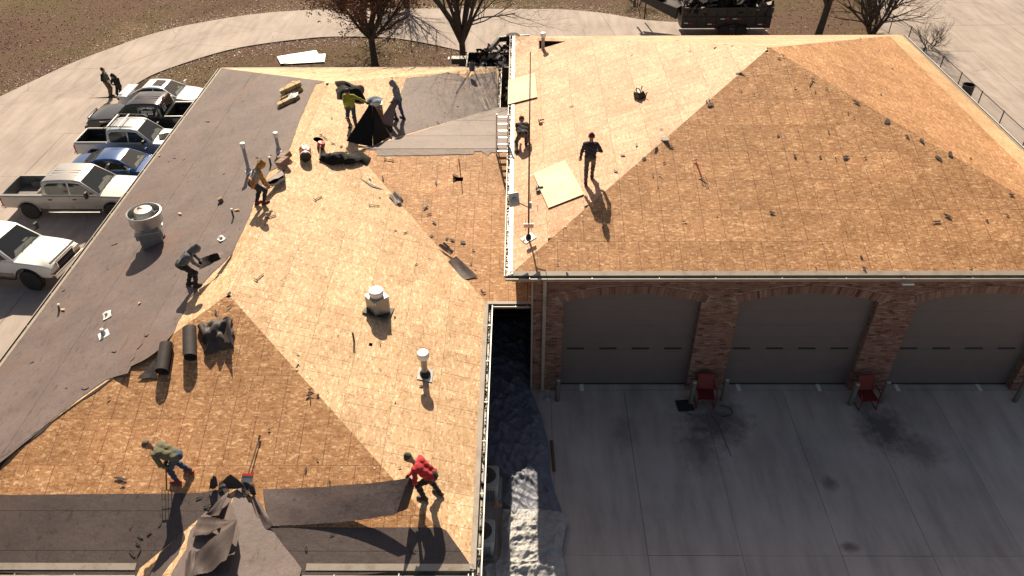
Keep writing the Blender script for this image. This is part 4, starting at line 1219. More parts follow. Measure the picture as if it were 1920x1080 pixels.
tree('oak_tree', 'dark trunked tree with a few rusty leaves beyond the garage ridge', 'tree', GND.hit(1534, 66), 2.3, .24, 7, 21, .9, 3.2, leaves=2500, leafbias=lambda t, rn: t.z < 3.6 or rn.random() < .4, lean=(.2, 0))
tree('bare_tree', 'bare multi stemmed tree with a wide vase crown beside the chain link fence', 'tree', GND.hit(1634, 63), 1, .11, 7, 33, .8, 3.2, stems=12)
tree('bare_tree', 'low bare shrub beside the pale lot at the fence line', 'shrub', GND.hit(1742, 90), 1, .035, 5, 41, 1.4, 1.3, stems=9, depth=3)
tree('bare_tree', 'small bare shrub left of the loaded dump trailer', 'shrub', GND.hit(1195, 10), 1, .03, 5, 45, 1.2, 1.2, stems=10, depth=3)

fence = thing('chain_link_fence', 'chain link fence with thin dark posts along the pale concrete lot', 'fence', GND.hit(1760, 126))
tops = [(1650, 12), (1676, 29), (1705, 51), (1735, 77), (1766, 106), (1800, 137), (1834, 172), (1875, 209), (1918, 250), (1968, 300), (2020, 352), (2080, 412)]
FH = 1.2
fp = []
for t in tops:
    F_ = Face((0, 0, FH), (1, 0, 0), (0, 1, 0)); q = F_.hit(*t); fp.append(V3((25.0 if t[1] > 60 else q.x, q.y, 0)))
fp = [V3((fp[4].x if i > 1 else p.x, p.y, 0)) for i, p in enumerate(fp)]
for p in fp:
    s_ = MB(); s_.tube([p, p + V3((0, 0, FH + .05))], .03, 7); s_.build('post', M['black_metal'], fence, world=True)
for i in range(len(fp) - 1):
    s_ = MB(); s_.tube([fp[i] + V3((0, 0, FH)), fp[i + 1] + V3((0, 0, FH))], .02, 6); s_.build('rail', M['black_metal'], fence, world=True)
    s_ = MB(); a, b_ = fp[i], fp[i + 1]; d_ = (b_ - a); ln_ = d_.length; d_.normalize()
    k = 0
    while k * .14 < ln_ + FH:
        for sg in (1, -1):
            t0, t1 = k * .14 - (FH if sg > 0 else 0), k * .14 - (0 if sg > 0 else FH)
            z0, z1 = .03, FH
            P0, P1 = (t0, z0), (t1, z1)
            if sg < 0: P0, P1 = (t0, z0), (t1, z1)
            # clip to the bay
            (ta, za), (tb, zb_) = P0, P1
            if max(ta, tb) <= 0 or min(ta, tb) >= ln_: continue
            def cl(t, lo, hi): return max(lo, min(hi, t))
            ua, ub = cl(ta, 0, ln_), cl(tb, 0, ln_)
            za2 = za + (zb_ - za) * ((ua - ta) / (tb - ta)); zb2 = za + (zb_ - za) * ((ub - ta) / (tb - ta))
            s_.tube([a + d_ * ua + V3((0, 0, za2)), a + d_ * ub + V3((0, 0, zb2))], .0035, 3, cap=False)
        k += 1
    s_.build('wire_mesh', M['galv_dull'], fence, world=True)
q = GND.hit(1810, 186)
bar = thing('barrel', 'tall black open topped bin standing at the chain link fence', 'bin', V3((24.3, 40.3, 0)))
s_ = MB(); s_.lathe([(.26, 0), (.27, .4), (.30, .42), (.30, .5), (.29, .52), (.31, 1.45), (.33, 1.46), (.33, 1.5), (.29, 1.5), (.28, .6), (0, .6)], 20); s_.build('drum', M['black'], bar, smooth=35)
s_ = MB(); s_.lathe([(.315, .47), (.33, .48), (.33, .52), (.315, .53)], 20); s_.build('band', M['white_cap'], bar, smooth=35)
s_ = MB(); s_.box((0, 0, .03), (.5, .5, .06)); s_.build('base', M['black'], bar)

def debris(name, label, box, count, seed, F=None, mats=None, size=(.25, .9), cat='debris'):
    """a tangle of bent felt and shingle pieces"""
    rn = random.Random(seed); mb = MB(); x0, x1, y0, y1, z0, z1 = box
    for i in range(count):
        c_ = V3((rn.uniform(x0, x1), rn.uniform(y0, y1), 0)); 
        cx_ = 1 - abs((c_.x - (x0 + x1) / 2) / ((x1 - x0) / 2)) ** 2; cz_ = z0 + (z1 - z0) * rn.random() * (.35 + .65 * cx_); c_.z = cz_
        R = Matrix.Rotation(rn.uniform(0, 6.28), 3, 'Z') @ Matrix.Rotation(rn.gauss(0, .6), 3, 'X') @ Matrix.Rotation(rn.gauss(0, .5), 3, 'Y')
        a, b_ = rn.uniform(*size), rn.uniform(size[0] * .5, size[1] * .6); nx = 4; bend = rn.gauss(0, .9)
        vs = []
        for k_ in range(nx + 1):
            t = k_ / nx - .5
            for yy in (-.5, .5):
                vs.append(c_ + R @ V3((a * t, b_ * yy * (1 - .3 * rn.random()), bend * a * t * t)))
        mb.add(vs, [(2 * k_, 2 * k_ + 1, 2 * k_ + 3, 2 * k_ + 2) for k_ in range(nx)], rn.choices(range(len(mats)), [m_[1] for m_ in mats])[0])
    o = mb.build(name, [m_[0] for m_ in mats], smooth=50)
    return tag(o, label, cat, kind='stuff')
# loaded dump trailer behind the garage
T = GND.hit(1275, 69); TX0, TX1 = 10.75, 16.5; TY = T.y
dt = thing('dump_trailer', 'long black gooseneck dump trailer piled with torn roofing behind the garage', 'trailer', V3((13.5, TY + 1, 0)))
s_ = MB()
s_.box(((TX0 + TX1) / 2, TY, 1.25), (TX1 - TX0, .06, 1.35)); s_.box(((TX0 + TX1) / 2, TY + 2.1, 1.25), (TX1 - TX0, .06, 1.35)); s_.box((TX0, TY + 1.05, 1.25), (.06, 2.1, 1.35)); s_.box((TX1, TY + 1.05, 1.2), (.06, 2.1, 1.2)); s_.box(((TX0 + TX1) / 2, TY + 1.05, .62), (TX1 - TX0, 2.1, .08))
s_.build('dump_box', M['black_metal'], dt, world=True)
for i in range(9):
    x = TX0 + .3 + (TX1 - TX0 - .6) * i / 8
    s_ = MB(); s_.box((x, TY - .06, 1.25), (.07, .08, 1.3)); s_.build('rib', M['black_metal'], dt, world=True)
s_ = MB(); s_.box(((TX0 + TX1) / 2, TY - .07, 1.9), (TX1 - TX0 + .1, .1, .1)); s_.box(((TX0 + TX1) / 2, TY - .07, 1.3), (TX1 - TX0 + .1, .09, .06)); s_.build('top_rail', M['black_metal'], dt, world=True)
s_ = MB(); s_.box(((TX0 + TX1) / 2, TY + 1.05, .5), (TX1 - TX0, .9, .18)); s_.build('frame', M['black_metal'], dt, world=True)
for xx in (13.55, 14.62):
    for yy in (TY - .12, TY + 2.2):
        rt = bpy.data.objects.new('wheel', None); C.objects.link(rt); rt.parent = dt; rt.location = V3((xx, yy, .4)) - dt.location; rt.rotation_euler = (math.pi / 2, 0, 0)
        s_ = MB(); s_.lathe([(.24, -.11), (.36, -.11), (.40, -.06), (.40, .06), (.36, .11), (.24, .11)], 24); s_.build('tyre', M['tyre'], rt, smooth=40)
        s_ = MB(); s_.lathe([(.25, .08), (.2, .05), (.08, .08), (0, .1)], 16); s_.build('rim', M['rim_black'], rt, smooth=40)
s_ = MB(); pts = [V3((13.0 + 2.2 * (1 - math.cos(a)) / 2, TY - .13, .5 + .42 * math.sin(a))) for a in [math.pi * k_ / 10 for k_ in range(11)]]
for i in range(10): s_.prism([pts[i], pts[i + 1], pts[i + 1] + V3((0, -.28, 0)), pts[i] + V3((0, -.28, 0))], (0, 0, 1), .02)
s_.build('fender', M['black_metal'], dt, world=True)
for xx, zz in ((10.95, .95), (12.5, .88), (13.3, 1.22), (14.1, 1.22), (15.8, .86)):
    for k_, mt in ((0, 'white_cap'), (.27, 'lamp_red')):
        s_ = MB(); s_.box((xx + k_, TY - .115, zz), (.26, .008, .055)); s_.build('reflector_tape', M[mt], dt, world=True)
for zz in (.55, 1.0, 1.45):
    s_ = MB(); s_.box((TX0 - .04, TY + .25, zz + .2), (.02, .1, .34)); s_.build('reflector_tape', M['lamp_red' if zz > .6 else 'white_cap'], dt, world=True)
s_ = MB(); s_.box((TX0 - .05, TY - .02, 1.55), (.1, .1, 1.8)); s_.box((TX0 - .05, TY + 2.0, 1.55), (.1, .1, 1.8)); s_.build('front_post', M['black_metal'], dt, world=True)
# gooseneck deck rising to the left and back
g0, g1 = V3((10.7, TY + .9, 1.75)), V3((7.9, TY + 3.0, 2.15)); gd = (g1 - g0).normalized(); gn = V3((-gd.y, gd.x, 0)).normalized()
s_ = MB()
for k_ in (-.55, .55):
    s_.prism([g0 + gn * k_, g1 + gn * k_ * .5, g1 + gn * k_ * .5 - V3((0, 0, .4)), g0 + gn * k_ - V3((0, 0, .75))], gn * (1 if k_ > 0 else -1), .1)
s_.prism([g0 + gn * .6, g1 + gn * .3, g1 - gn * .3, g0 - gn * .6], (0, 0, 1), .06); s_.tube([g1 - V3((0, 0, .1)), g1 - V3((0, 0, 1.2))], .07, 8)
s_.build('gooseneck', M['black_metal'], dt, world=True)
s_ = MB(); q0 = g0 - gn * .62; q1 = g1 - gn * .32
for k_ in range(14):
    a = q0.lerp(q1, .12 + .055 * k_); b_ = q0.lerp(q1, .12 + .055 * k_ + .036)
    s_.prism([a - V3((0, 0, .12)), b_ - V3((0, 0, .12)), b_ - V3((0, 0, .24 + .05 * (k_ % 2))), a - V3((0, 0, .24 + .05 * (k_ % 3)))], -gn, .01)
s_.build('lettering', M['white_cap'], dt, world=True)
s_ = MB(); s_.prism([q0 - V3((0, 0, .06)) - gn * .005, q0.lerp(q1, .9) - V3((0, 0, .04)) - gn * .005, q0.lerp(q1, .9) - V3((0, 0, .09)) - gn * .005, q0 - V3((0, 0, .13)) - gn * .005], -gn, .01); s_.build('stripe', M['lamp_red'], dt, world=True)
s_ = MB(); s_.lathe([(.2, -.1), (.36, -.1), (.39, 0), (.36, .1), (.2, .1)], 20, Matrix.Translation(g0.lerp(g1, .45) + V3((0, 0, .1)))); s_.build('spare_tyre', M['tyre'], dt, world=True, smooth=40)
s_ = MB(); s_.tube([g0.lerp(g1, .8) - gn * .35 - V3((0, 0, .3)), g0.lerp(g1, .8) - gn * .35 - V3((0, 0, 1.9))], .05, 6); s_.build('jack_leg', M['black_metal'], dt, world=True)
DM = [(M['felt_fresh'], 5), (M['felt_black'], 5), (M['felt'], 3), (M['brown_card'], 1), (M['white_trim'], 1.6), (M['tan_trim'], 1.2)]
debris('roofing_debris', 'heap of torn black felt and scraps piled in the dump trailer behind the garage', (TX0 + .2, TX1 - .1, TY + .1, TY + 2.0, 1.3, 3.1), 380, 5, mats=DM, size=(.3, 1.25))
# flatbed trailer with debris behind the house corner
FT = V3((-1.2, 42.2, 0))
ft = thing('flatbed_trailer', 'black trailer with spare wheel on its gooseneck, between house and garage', 'trailer', FT)
s_ = MB(); s_.box((-1.3, 41.2, 1.4), (3.2, .08, 1.6)); s_.box((-1.3, 43.3, 1.4), (3.2, .08, 1.6)); s_.box((-2.9, 42.25, 1.4), (.08, 2.1, 1.6)); s_.box((-1.3, 42.25, .62), (3.2, 2.1, .1)); s_.build('bed_box', M['black_metal'], ft, world=True)
for xx in (-2.2, -.6):
    s_ = MB(); s_.lathe([(.2, -.1), (.36, -.1), (.39, 0), (.36, .1), (.2, .1)], 20, Matrix.Translation((xx, 41.05, .39)) @ Matrix.Rotation(math.pi / 2, 4, 'X')); s_.build('wheel', M['tyre'], ft, world=True, smooth=40)
p0, p1, p2 = V3((-2.5, 44.2, 1.2)), V3((-1.2, 46.0, 2.1)), V3((.6, 46.2, 2.15))
s_ = MB()
for off in (V3((0, 0, 0)), V3((.25, -.9, -.1))):
    for a, b_ in ((p0, p1), (p1, p2)):
        d_ = (b_ - a).normalized(); nn_ = V3((-d_.y, d_.x, 0)).normalized()
        s_.prism([a + off + nn_ * .09, b_ + off + nn_ * .09, b_ + off - nn_ * .09, a + off - nn_ * .09], (0, 0, 1), .30)
s_.build('gooseneck', M['black_metal'], ft, world=True)
s_ = MB(); s_.box((-1.5, 43.9, .9), (2.6, .9, .5)); s_.build('tool_tray', M['black_metal'], ft, world=True)
s_ = MB(); s_.box((-.55, 43.7, 1.5), (.22, .2, 1.4), Matrix.Rotation(.2, 3, 'Y')); s_.tube([(-2.4, 43.6, 1.75), (.4, 43.6, 1.6)], .04, 6); s_.tube([(-1.1, 43.6, .9), (-1.1, 43.6, 1.7)], .04, 6); s_.build('frame', M['black_metal'], ft, world=True)
s_ = MB(); s_.lathe([(.19, -.1), (.36, -.11), (.41, -.05), (.41, .05), (.36, .11), (.19, .1)], 24, Matrix.Translation((-.35, 45.6, 2.25))); s_.build('spare_tyre', M['tyre'], ft, world=True, smooth=40)
debris('roofing_debris', 'heap of torn black felt and shingles piled in the trailer beside the house corner', (-2.8, .25, 41.3, 43.2, 1.0, 3.0), 260, 9, mats=DM, size=(.2, .6))
debris('roofing_debris', 'torn shingles and white scraps heaped in the gap beside the garage wall', (-.75, .35, 36.2, 40.6, .3, 2.9), 70, 12, mats=DM, size=(.25, .7))
bx = thing('cardboard_box', 'closed black carton lying at the back eave beside the bare tree', 'box', wB.hit(856, 124) + V3((0, .5, 0)))
s_ = MB(); s_.box((.1, 0, .12), (.75, .4, .3)); s_.build('carton', M['black'], bx); s_ = MB(); s_.box((-.42, 0, .1), (.06, .3, .28)); s_.build('flap', M['white_cap'], bx)
for i, off in enumerate(((0, 0), (.28, -.06))):
    q = GND.hit(564, 109)
    b_ = thing('foam_sheet', ('white rectangular sheet lying on the lawn, upper of two', 'white sheet lying fanned out under the other on the lawn')[i], 'sheet', at(q + V3((-.15 + off[0] * 1.6, .1 + off[1] * 4, .035 - .03 * i)), rad(24 - 16 * i)))
    s_ = MB(); s_.box((0, 0, 0), (2.5, 1.3, .025)); s_.build('panel', M['white_cap'], b_)

# ================================================================ PEOPLE
def surf_nets(prims, h, amp=.0, seed=0, cutplanes=(), cutspheres=()):
    P0 = np.array([p[0] for p in prims], float); P1 = np.array([p[1] for p in prims], float); RR = np.array([max(p[2], p[3]) for p in prims])
    lo = np.minimum(P0, P1).min(0) - RR.max() - .06; hi = np.maximum(P0, P1).max(0) + RR.max() + .06
    nx, ny, nz = [int(k) + 2 for k in (hi - lo) / h]
    D = np.full((nx, ny, nz), .5, np.float32); Rm = np.full((nx, ny, nz), 9., np.float32); Mt = np.zeros((nx, ny, nz), np.int16)
    ax = [lo[i] + h * np.arange(n_) for i, n_ in enumerate((nx, ny, nz))]
    for p0, p1, r0, r1, mt, k in prims:
        p0 = np.array(p0, float); p1 = np.array(p1, float); r = max(r0, r1) + k + .05
        a = np.maximum(0, ((np.minimum(p0, p1) - r - lo) / h).astype(int)); b_ = np.minimum([nx, ny, nz], ((np.maximum(p0, p1) + r - lo) / h).astype(int) + 2)
        sl_ = tuple(slice(a[i], b_[i]) for i in range(3))
        X, Y, Z = np.meshgrid(*[ax[i][sl_[i]] for i in range(3)], indexing='ij')
        v = p1 - p0; vv = max(1e-9, v @ v)
        t = np.clip(((X - p0[0]) * v[0] + (Y - p0[1]) * v[1] + (Z - p0[2]) * v[2]) / vv, 0, 1)
        d = np.sqrt((X - p0[0] - v[0] * t) ** 2 + (Y - p0[1] - v[1] * t) ** 2 + (Z - p0[2] - v[2] * t) ** 2) - (r0 + (r1 - r0) * t)
        cur = D[sl_]; hh = np.clip(.5 + .5 * (cur - d) / k, 0, 1)
        D[sl_] = cur * (1 - hh) + d * hh - k * hh * (1 - hh)
        cl = d < Rm[sl_]; Rm[sl_] = np.where(cl, d, Rm[sl_]); Mt[sl_] = np.where(cl, mt, Mt[sl_])
    if amp or cutplanes or cutspheres:
        X, Y, Z = np.meshgrid(*ax, indexing='ij')
        if amp:
            nsv = np.sin(X * 31 + Z * 19 + seed) * np.sin(Y * 27 - Z * 23 + seed * 2) + .6 * np.sin(Z * 47 + X * 21 + Y * 17 + seed)
            D += (amp * nsv * (Mt >= 3)).astype(np.float32)
        for c_, n_ in cutplanes: D = np.maximum(D, ((X - c_[0]) * n_[0] + (Y - c_[1]) * n_[1] + (Z - c_[2]) * n_[2]).astype(np.float32))
        for c_, r in cutspheres: D = np.maximum(D, (r - np.sqrt((X - c_[0]) ** 2 + (Y - c_[1]) ** 2 + (Z - c_[2]) ** 2)).astype(np.float32))
    S_ = D < 0
    cs = sum(S_[i:nx - 1 + i, j:ny - 1 + j, k:nz - 1 + k].astype(np.int8) for i in (0, 1) for j in (0, 1) for k in (0, 1))
    act = np.argwhere((cs > 0) & (cs < 8)); idx = np.full((nx - 1, ny - 1, nz - 1), -1, np.int64); idx[tuple(act.T)] = np.arange(len(act))
    acc = np.zeros((len(act), 3)); cnt = np.zeros(len(act))
    cor = [(i, j, k) for i in (0, 1) for j in (0, 1) for k in (0, 1)]
    for e0 in cor:
        for axi in range(3):
            if e0[axi]: continue
            e1 = list(e0); e1[axi] = 1
            A = D[tuple((act + e0).T)]; B = D[tuple((act + e1).T)]
            c_ = (A < 0) != (B < 0); t = np.where(c_, A / np.where(c_, A - B, 1), 0)
            p = np.array(e0, float)[None, :] + 0.0 * acc; p[:, axi] += t
            acc += p * c_[:, None]; cnt += c_
    pos = (act + acc / np.maximum(cnt, 1)[:, None]) * h + lo
    mv = Mt[tuple(act.T)]
    quads = []
    for axi in range(3):
        o1, o2 = [a for a in range(3) if a != axi]
        sA = [slice(None)] * 3; sB = [slice(None)] * 3; sA[axi] = slice(0, -1); sB[axi] = slice(1, None)
        ch = np.argwhere(S_[tuple(sA)] != S_[tuple(sB)])
        ok = (ch[:, o1] > 0) & (ch[:, o2] > 0) & (ch[:, o1] < D.shape[o1] - 1) & (ch[:, o2] < D.shape[o2] - 1); ch = ch[ok]
        ins = S_[tuple(ch.T)]
        def I(d1, d2):
            q = ch.copy(); q[:, o1] -= d1; q[:, o2] -= d2; return idx[tuple(q.T)]
        q = np.stack([I(0, 0), I(1, 0), I(1, 1), I(0, 1)], 1)
        flip = ins if axi != 1 else ~ins
        q[~flip] = q[~flip][:, ::-1]
        quads.append(q)
    quads = np.concatenate(quads); quads = quads[(quads >= 0).all(1)]
    return pos, quads[:, ::-1], mv
def mesh_from(name, pos, quads, mv, mats, parent):
    me = bpy.data.meshes.new(name)
    me.from_pydata(pos.tolist(), [], quads.tolist())
    for m_ in mats: me.materials.append(m_)
    me.polygons.foreach_set('material_index', mv[quads[:, 0]].astype(np.int32))
    me.shade_smooth(); me.update()
    o = bpy.data.objects.new(name, me); C.objects.link(o); o.parent = parent
    fix_normals(o); o.data.shade_smooth()
    return o
M['skin'] = simple('skin', (.34, .19, .125), .55, .1, 9)
M['eye'] = simple('eye', (.02, .015, .012), .3, .1, 9)
def cloth_mat(name, col, var=.18): return simple(name, col, .9, var, 7, bs=.35, bscale=26, sheen=.1)
def ik(a, t, l1, l2, hint):
    a, t, hint = V3(a), V3(t), V3(hint); d = t - a; L = min(d.length, (l1 + l2) * .995); d.normalize()
    x = (l1 * l1 - l2 * l2 + L * L) / (2 * L); hgt = math.sqrt(max(0, l1 * l1 - x * x))
    hn = hint - d * hint.dot(d); hn = hn.normalized() if hn.length > 1e-5 else d.orthogonal().normalized()
    return a + d * x + hn * hgt, a + d * L
def person(label, F, foot_px, yaw, feet, pelvis, lean, hands, shirt, pants, shoe, side=0, twist=0, head_pitch=0, head_yaw=0, sleeves=None, hat=None, hair=None, gloves=None, belt=None, h=.0135, collar=None, scale=1.0, curl=.5):
    base = F.hit(*foot_px)
    Mx = at(base, yaw)
    root = thing('person', label, 'person', Mx)
    Mi = Mx.inverted()
    def gz(x, y):
        q = Mx @ V3((x, y, 0)); return F.z(q.x, q.y) - base.z
    mats = [M['skin'], M['eye'], gloves or M['skin'], shirt, sleeves or shirt, pants, shoe, belt or pants, hair or shirt]
    pr = []
    def cap(a, b_, r0, r1, mt, k=.03): pr.append((tuple(a), tuple(b_), r0, r1, mt, k))
    P = V3(pelvis); sl, cl = math.sin(lean), math.cos(lean)
    s_ = V3((math.sin(side), sl, cl)).normalized()
    r_ = V3((math.cos(twist), math.sin(twist), 0)); r_ = (r_ - s_ * r_.dot(s_)).normalized()
    f_ = s_.cross(r_).normalized()                     # chest forward (before: up x right)
    if f_.dot(V3((0, 1, -.2))) < 0 and lean < 1.2: f_ = -f_
    r0_ = V3((1, 0, 0))
    mid = P + s_ * .20 - f_ * .0; chest = P + s_ * .36 - f_ * .02; nb = P + s_ * .50 - f_ * .01
    # torso
    for sg in (-1, 1):
        cap(P + r0_ * sg * .075, mid + r_ * sg * .075, .108, .105, 3, .05)
        cap(mid + r_ * sg * .075, chest + r_ * sg * .085, .108, .122, 3, .05)
    cap(chest - r_ * .15 + s_ * .06, chest + r_ * .15 + s_ * .06, .085, .085, 3, .05)
    cap(P + V3((0, -.02, -.02)), P + V3((0, -.03, -.03)), .125, .125, 5, .04)
    if belt:
        for i in range(8):
            a = 2 * math.pi * i / 8; a2 = 2 * math.pi * (i + 1) / 8
            w1 = P + s_ * .07 + r_ * .165 * math.cos(a) + f_ * .125 * math.sin(a); w2 = P + s_ * .07 + r_ * .165 * math.cos(a2) + f_ * .125 * math.sin(a2)
            cap(w1, w2, .04, .04, 7, .01)
        cap(P + s_ * .0 + r_ * .17 - f_ * .02, P - s_ * .1 + r_ * .18 - f_ * .02, .06, .05, 7, .01)
    # legs
    for i, sg in enumerate((-1, 1)):
        fx, fy, fa = feet[i]
        ank = V3((fx, fy, gz(fx, fy) + .085))
        hip = P + r0_ * sg * .092 + V3((0, 0, -.03))
        kn, an = ik(hip, ank, .43, .42, V3((sg * .12, 1, 0)))
        cap(hip, kn, .098, .068, 5, .035); cap(kn, an, .070, .054, 5, .03); cap(kn, kn, .072, .072, 5, .03)
        cap(kn.lerp(an, .3) - V3((0, .015, 0)), kn.lerp(an, .5), .062, .058, 5, .03)
        fd = V3((math.sin(fa), math.cos(fa), 0)); h0 = an - fd * .055; t0 = an + fd * .15
        cap(V3((h0.x, h0.y, gz(h0.x, h0.y) + .045)), V3((t0.x, t0.y, gz(t0.x, t0.y) + .036)), .048, .042, 6, .015)
        cap(an, V3((an.x, an.y, gz(an.x, an.y) + .06)), .055, .05, 6, .02)
    # arms
    for i, sg in enumerate((-1, 1)):
        hd = hands[i]
        if hd[0] == 'px': hd = Mi @ (hd[4] if len(hd) > 4 else F).hit(hd[1], hd[2], hd[3])
        sh = chest + s_ * .075 + r_ * sg * .185
        hint = V3((sg * .75, -.35, -.55))
        el, wr = ik(sh, hd, .29, .255, hint)
        cap(sh, el, .068, .054, 4, .03); cap(el, wr, .053, .04, 4, .025)
        d = (wr - el).normalized(); pn = d.cross(V3((0, 1, 0)) if abs(d.y) < .8 else V3((1, 0, 0))).normalized(); fl = d.cross(pn).normalized()
        if fl.dot(V3((-sg, .3, -.3))) < 0: fl = -fl          # curl towards the inside
        wide = d.cross(fl).normalized()
        cap(wr, wr + d * .05, .03, .036, 2, .02); cap(wr + d * .05 - wide * .02, wr + d * .085 - wide * .022, .022, .02, 2, .02); cap(wr + d * .05 + wide * .02, wr + d * .08 + wide * .022, .022, .02, 2, .02)
        for q, (o_, L) in enumerate(((-.033, .062), (-.011, .075), (.011, .07), (.033, .055))):
            k0 = wr + d * .088 + wide * o_; k1 = k0 + (d * (1 - curl * .4) + fl * curl).normalized() * L * .55; k2 = k1 + (d * (1 - curl * 1.2) + fl * (.4 + curl)).normalized() * L * .5
            cap(k0, k1, .0115, .0105, 2, .006); cap(k1, k2, .0105, .0095, 2, .006)
        t0 = wr + d * .03 + wide * .03 * (1 if i == 0 else -1); t1 = t0 + (d * .7 + wide * .6 * (1 if i == 0 else -1) + fl * .4).normalized() * .045; t2 = t1 + (d * .9 + fl * .5).normalized() * .03
        cap(t0, t1, .015, .012, 2, .008); cap(t1, t2, .012, .010, 2, .006)
    # head
    hs = (s_ * (1 if lean < .6 else .75) + V3((0, .0, .25))).normalized()
    hu = (Matrix.Rotation(-head_pitch, 3, r_) @ hs).normalized()
    hf = r_.cross(hu); hf = -hf if hf.dot(f_) < 0 else hf
    hf = (Matrix.Rotation(head_yaw, 3, hu) @ hf).normalized(); hr = hf.cross(hu).normalized()
    nk = nb + s_ * .02; Hc = nb + hu * .17 + hf * .015
    cap(nb, nb + hu * .10, .062, .056, 0, .03)
    cap(Hc + hu * .02 - hf * .015, Hc + hu * .015 + hf * .012, .094, .090, 0, .03)
    cap(Hc - hu * .06 + hf * .03, Hc - hu * .085 + hf * .055, .060, .038, 0, .03)
    cap(Hc + hf * .098 - hu * .0, Hc + hf * .118 - hu * .028, .010, .016, 0, .012)
    cap(Hc + hf * .09 + hu * .032 - hr * .045, Hc + hf * .09 + hu * .032 + hr * .045, .014, .014, 0, .015)
    for sg in (-1, 1):
        cap(Hc + hr * sg * .095 - hu * .005, Hc + hr * sg * .098 - hu * .035 - hf * .0, .016, .012, 0, .012)
        cap(Hc + hf * .096 + hr * sg * .034 + hu * .008, Hc + hf * .096 + hr * sg * .034 + hu * .008, .012, .012, 1, .003)
    cap(Hc + hf * .098 - hu * .058 - hr * .02, Hc + hf * .098 - hu * .058 + hr * .02, .007, .007, 1, .003)
    if hair: cap(Hc + hu * .035 - hf * .03, Hc + hu * .03 - hf * .0, .096, .094, 8, .02)
    if collar: cap(nb - r_ * .04, nb + r_ * .04, .07, .07, 7, .02)
    pos, qd, mv = surf_nets(pr, h, .0075, len(label))
    mesh_from('body', pos, qd, mv, mats, root)
    if hat:
        kind, hm = hat; hp = []
        if kind == 'beanie':
            hp = [(tuple(Hc + hu * .03 - hf * .015), tuple(Hc + hu * .055 - hf * .035), .108, .095, 0, .03), (tuple(Hc + hu * .11 - hf * .05), tuple(Hc + hu * .12 - hf * .06), .05, .04, 0, .04)]
            cp = [(tuple(Hc + hu * .022 + hf * .0), tuple((-hu + hf * .22).normalized()))]
            pos, qd, mv = surf_nets(hp, h, 0, 0, cp)
            mesh_from('beanie', pos, qd, mv * 0, [hm], root)
        elif kind == 'hood':
            hp = [(tuple(Hc + hu * .03 - hf * .02), tuple(Hc - hf * .01), .125, .122, 0, .03), (tuple(Hc - hu * .03 - hf * .05), tuple(nb - f_ * .05), .11, .09, 0, .05), (tuple(Hc + hu * .1 - hf * .07), tuple(Hc + hu * .12 - hf * .09), .05, .035, 0, .05)]
            pos, qd, mv = surf_nets(hp, h, 0, 0, (), [(tuple(Hc + hf * .13 - hu * .01), .105)])
            mesh_from('hood', pos, qd, mv * 0, [hm], root)
        elif kind == 'cap':
            hp = [(tuple(Hc + hu * .035 - hf * .01), tuple(Hc + hu * .04 - hf * .02), .104, .100, 0, .03)]
            pos, qd, mv = surf_nets(hp, h, 0, 0, [(tuple(Hc + hu * .03), tuple(-hu))])
            mesh_from('cap', pos, qd, mv * 0, [hm], root)
            mb = MB(); c0 = Hc + hu * .035 + hf * .08
            mb.prism([c0 - hr * .075, c0 - hr * .06 + hf * .06, c0 + hf * .085, c0 + hr * .06 + hf * .06, c0 + hr * .075], hu, .008); mb.build('cap_brim', hm, root)
    return root, Mx
navy = cloth_mat('navy_fleece', (.022, .022, .034)); jeans = cloth_mat('blue_denim', (.045, .065, .12)); darkjeans = cloth_mat('dark_denim', (.022, .026, .042)); greyh = cloth_mat('grey_fleece', (.19, .19, .21)); slate = cloth_mat('slate_fleece', (.095, .098, .112))
blackc = cloth_mat('black_cloth', (.014, .013, .014)); hiviz = cloth_mat('lime_shirt', (.23, .26, .025)); olive = cloth_mat('olive_jacket', (.125, .118, .07)); redc = cloth_mat('red_shirt', (.42, .022, .028)); tanh = cloth_mat('ochre_hoodie', (.36, .18, .045)); vest = cloth_mat('grey_vest', (.27, .24, .22))
brownp = cloth_mat('brown_trousers', (.13, .085, .05)); greenv = cloth_mat('green_vest', (.09, .12, .10)); maroon = cloth_mat('maroon_knit', (.10, .018, .016)); boots = simple('brown_boot', (.05, .03, .02), .7, .2, 9); redshoe = simple('red_shoe', (.22, .035, .03), .7, .2, 9); leather = simple('orange_leather', (.48, .16, .03), .6, .15, 9); greenk = cloth_mat('dark_green_knit', (.05, .07, .04)); greyp = cloth_mat('grey_trousers', (.085, .075, .065)); glove = simple('black_glove', (.02, .018, .017), .8, .2, 9); blackhair = simple('black_hair', (.012, .01, .01), .7, .2, 30); capm = simple('brown_cap', (.13, .085, .06), .8, .2, 9)
st = [(-.11, .0, -.1), (.11, .02, .1)]
person('man in a green vest and black beanie standing beside the white sedan', GND, (208, 181), rad(-95), st, (0, 0, .93), rad(4), [(-.2, .12, .95), (.22, .2, 1.0)], greenv, brownp, boots, sleeves=blackc, hat=('beanie', blackc))
person('person in black hoodie and trousers looking down at a phone, beside the white sedan', GND, (231, 188), rad(165), st, (0, 0, .90), rad(10), [(-.07, .34, 1.10), (.07, .34, 1.10)], blackc, blackc, blackc, hat=('hood', blackc), head_pitch=.5)
person('man in a lime shirt holding a fork and one side of a black felt sheet', wR, (663, 239), rad(172), st, (0, 0, .92), rad(10), [('px', 693, 195, 1.25), ('px', 650, 222, .82)], hiviz, jeans, boots, head_pitch=.35, hair=blackhair, gloves=glove)
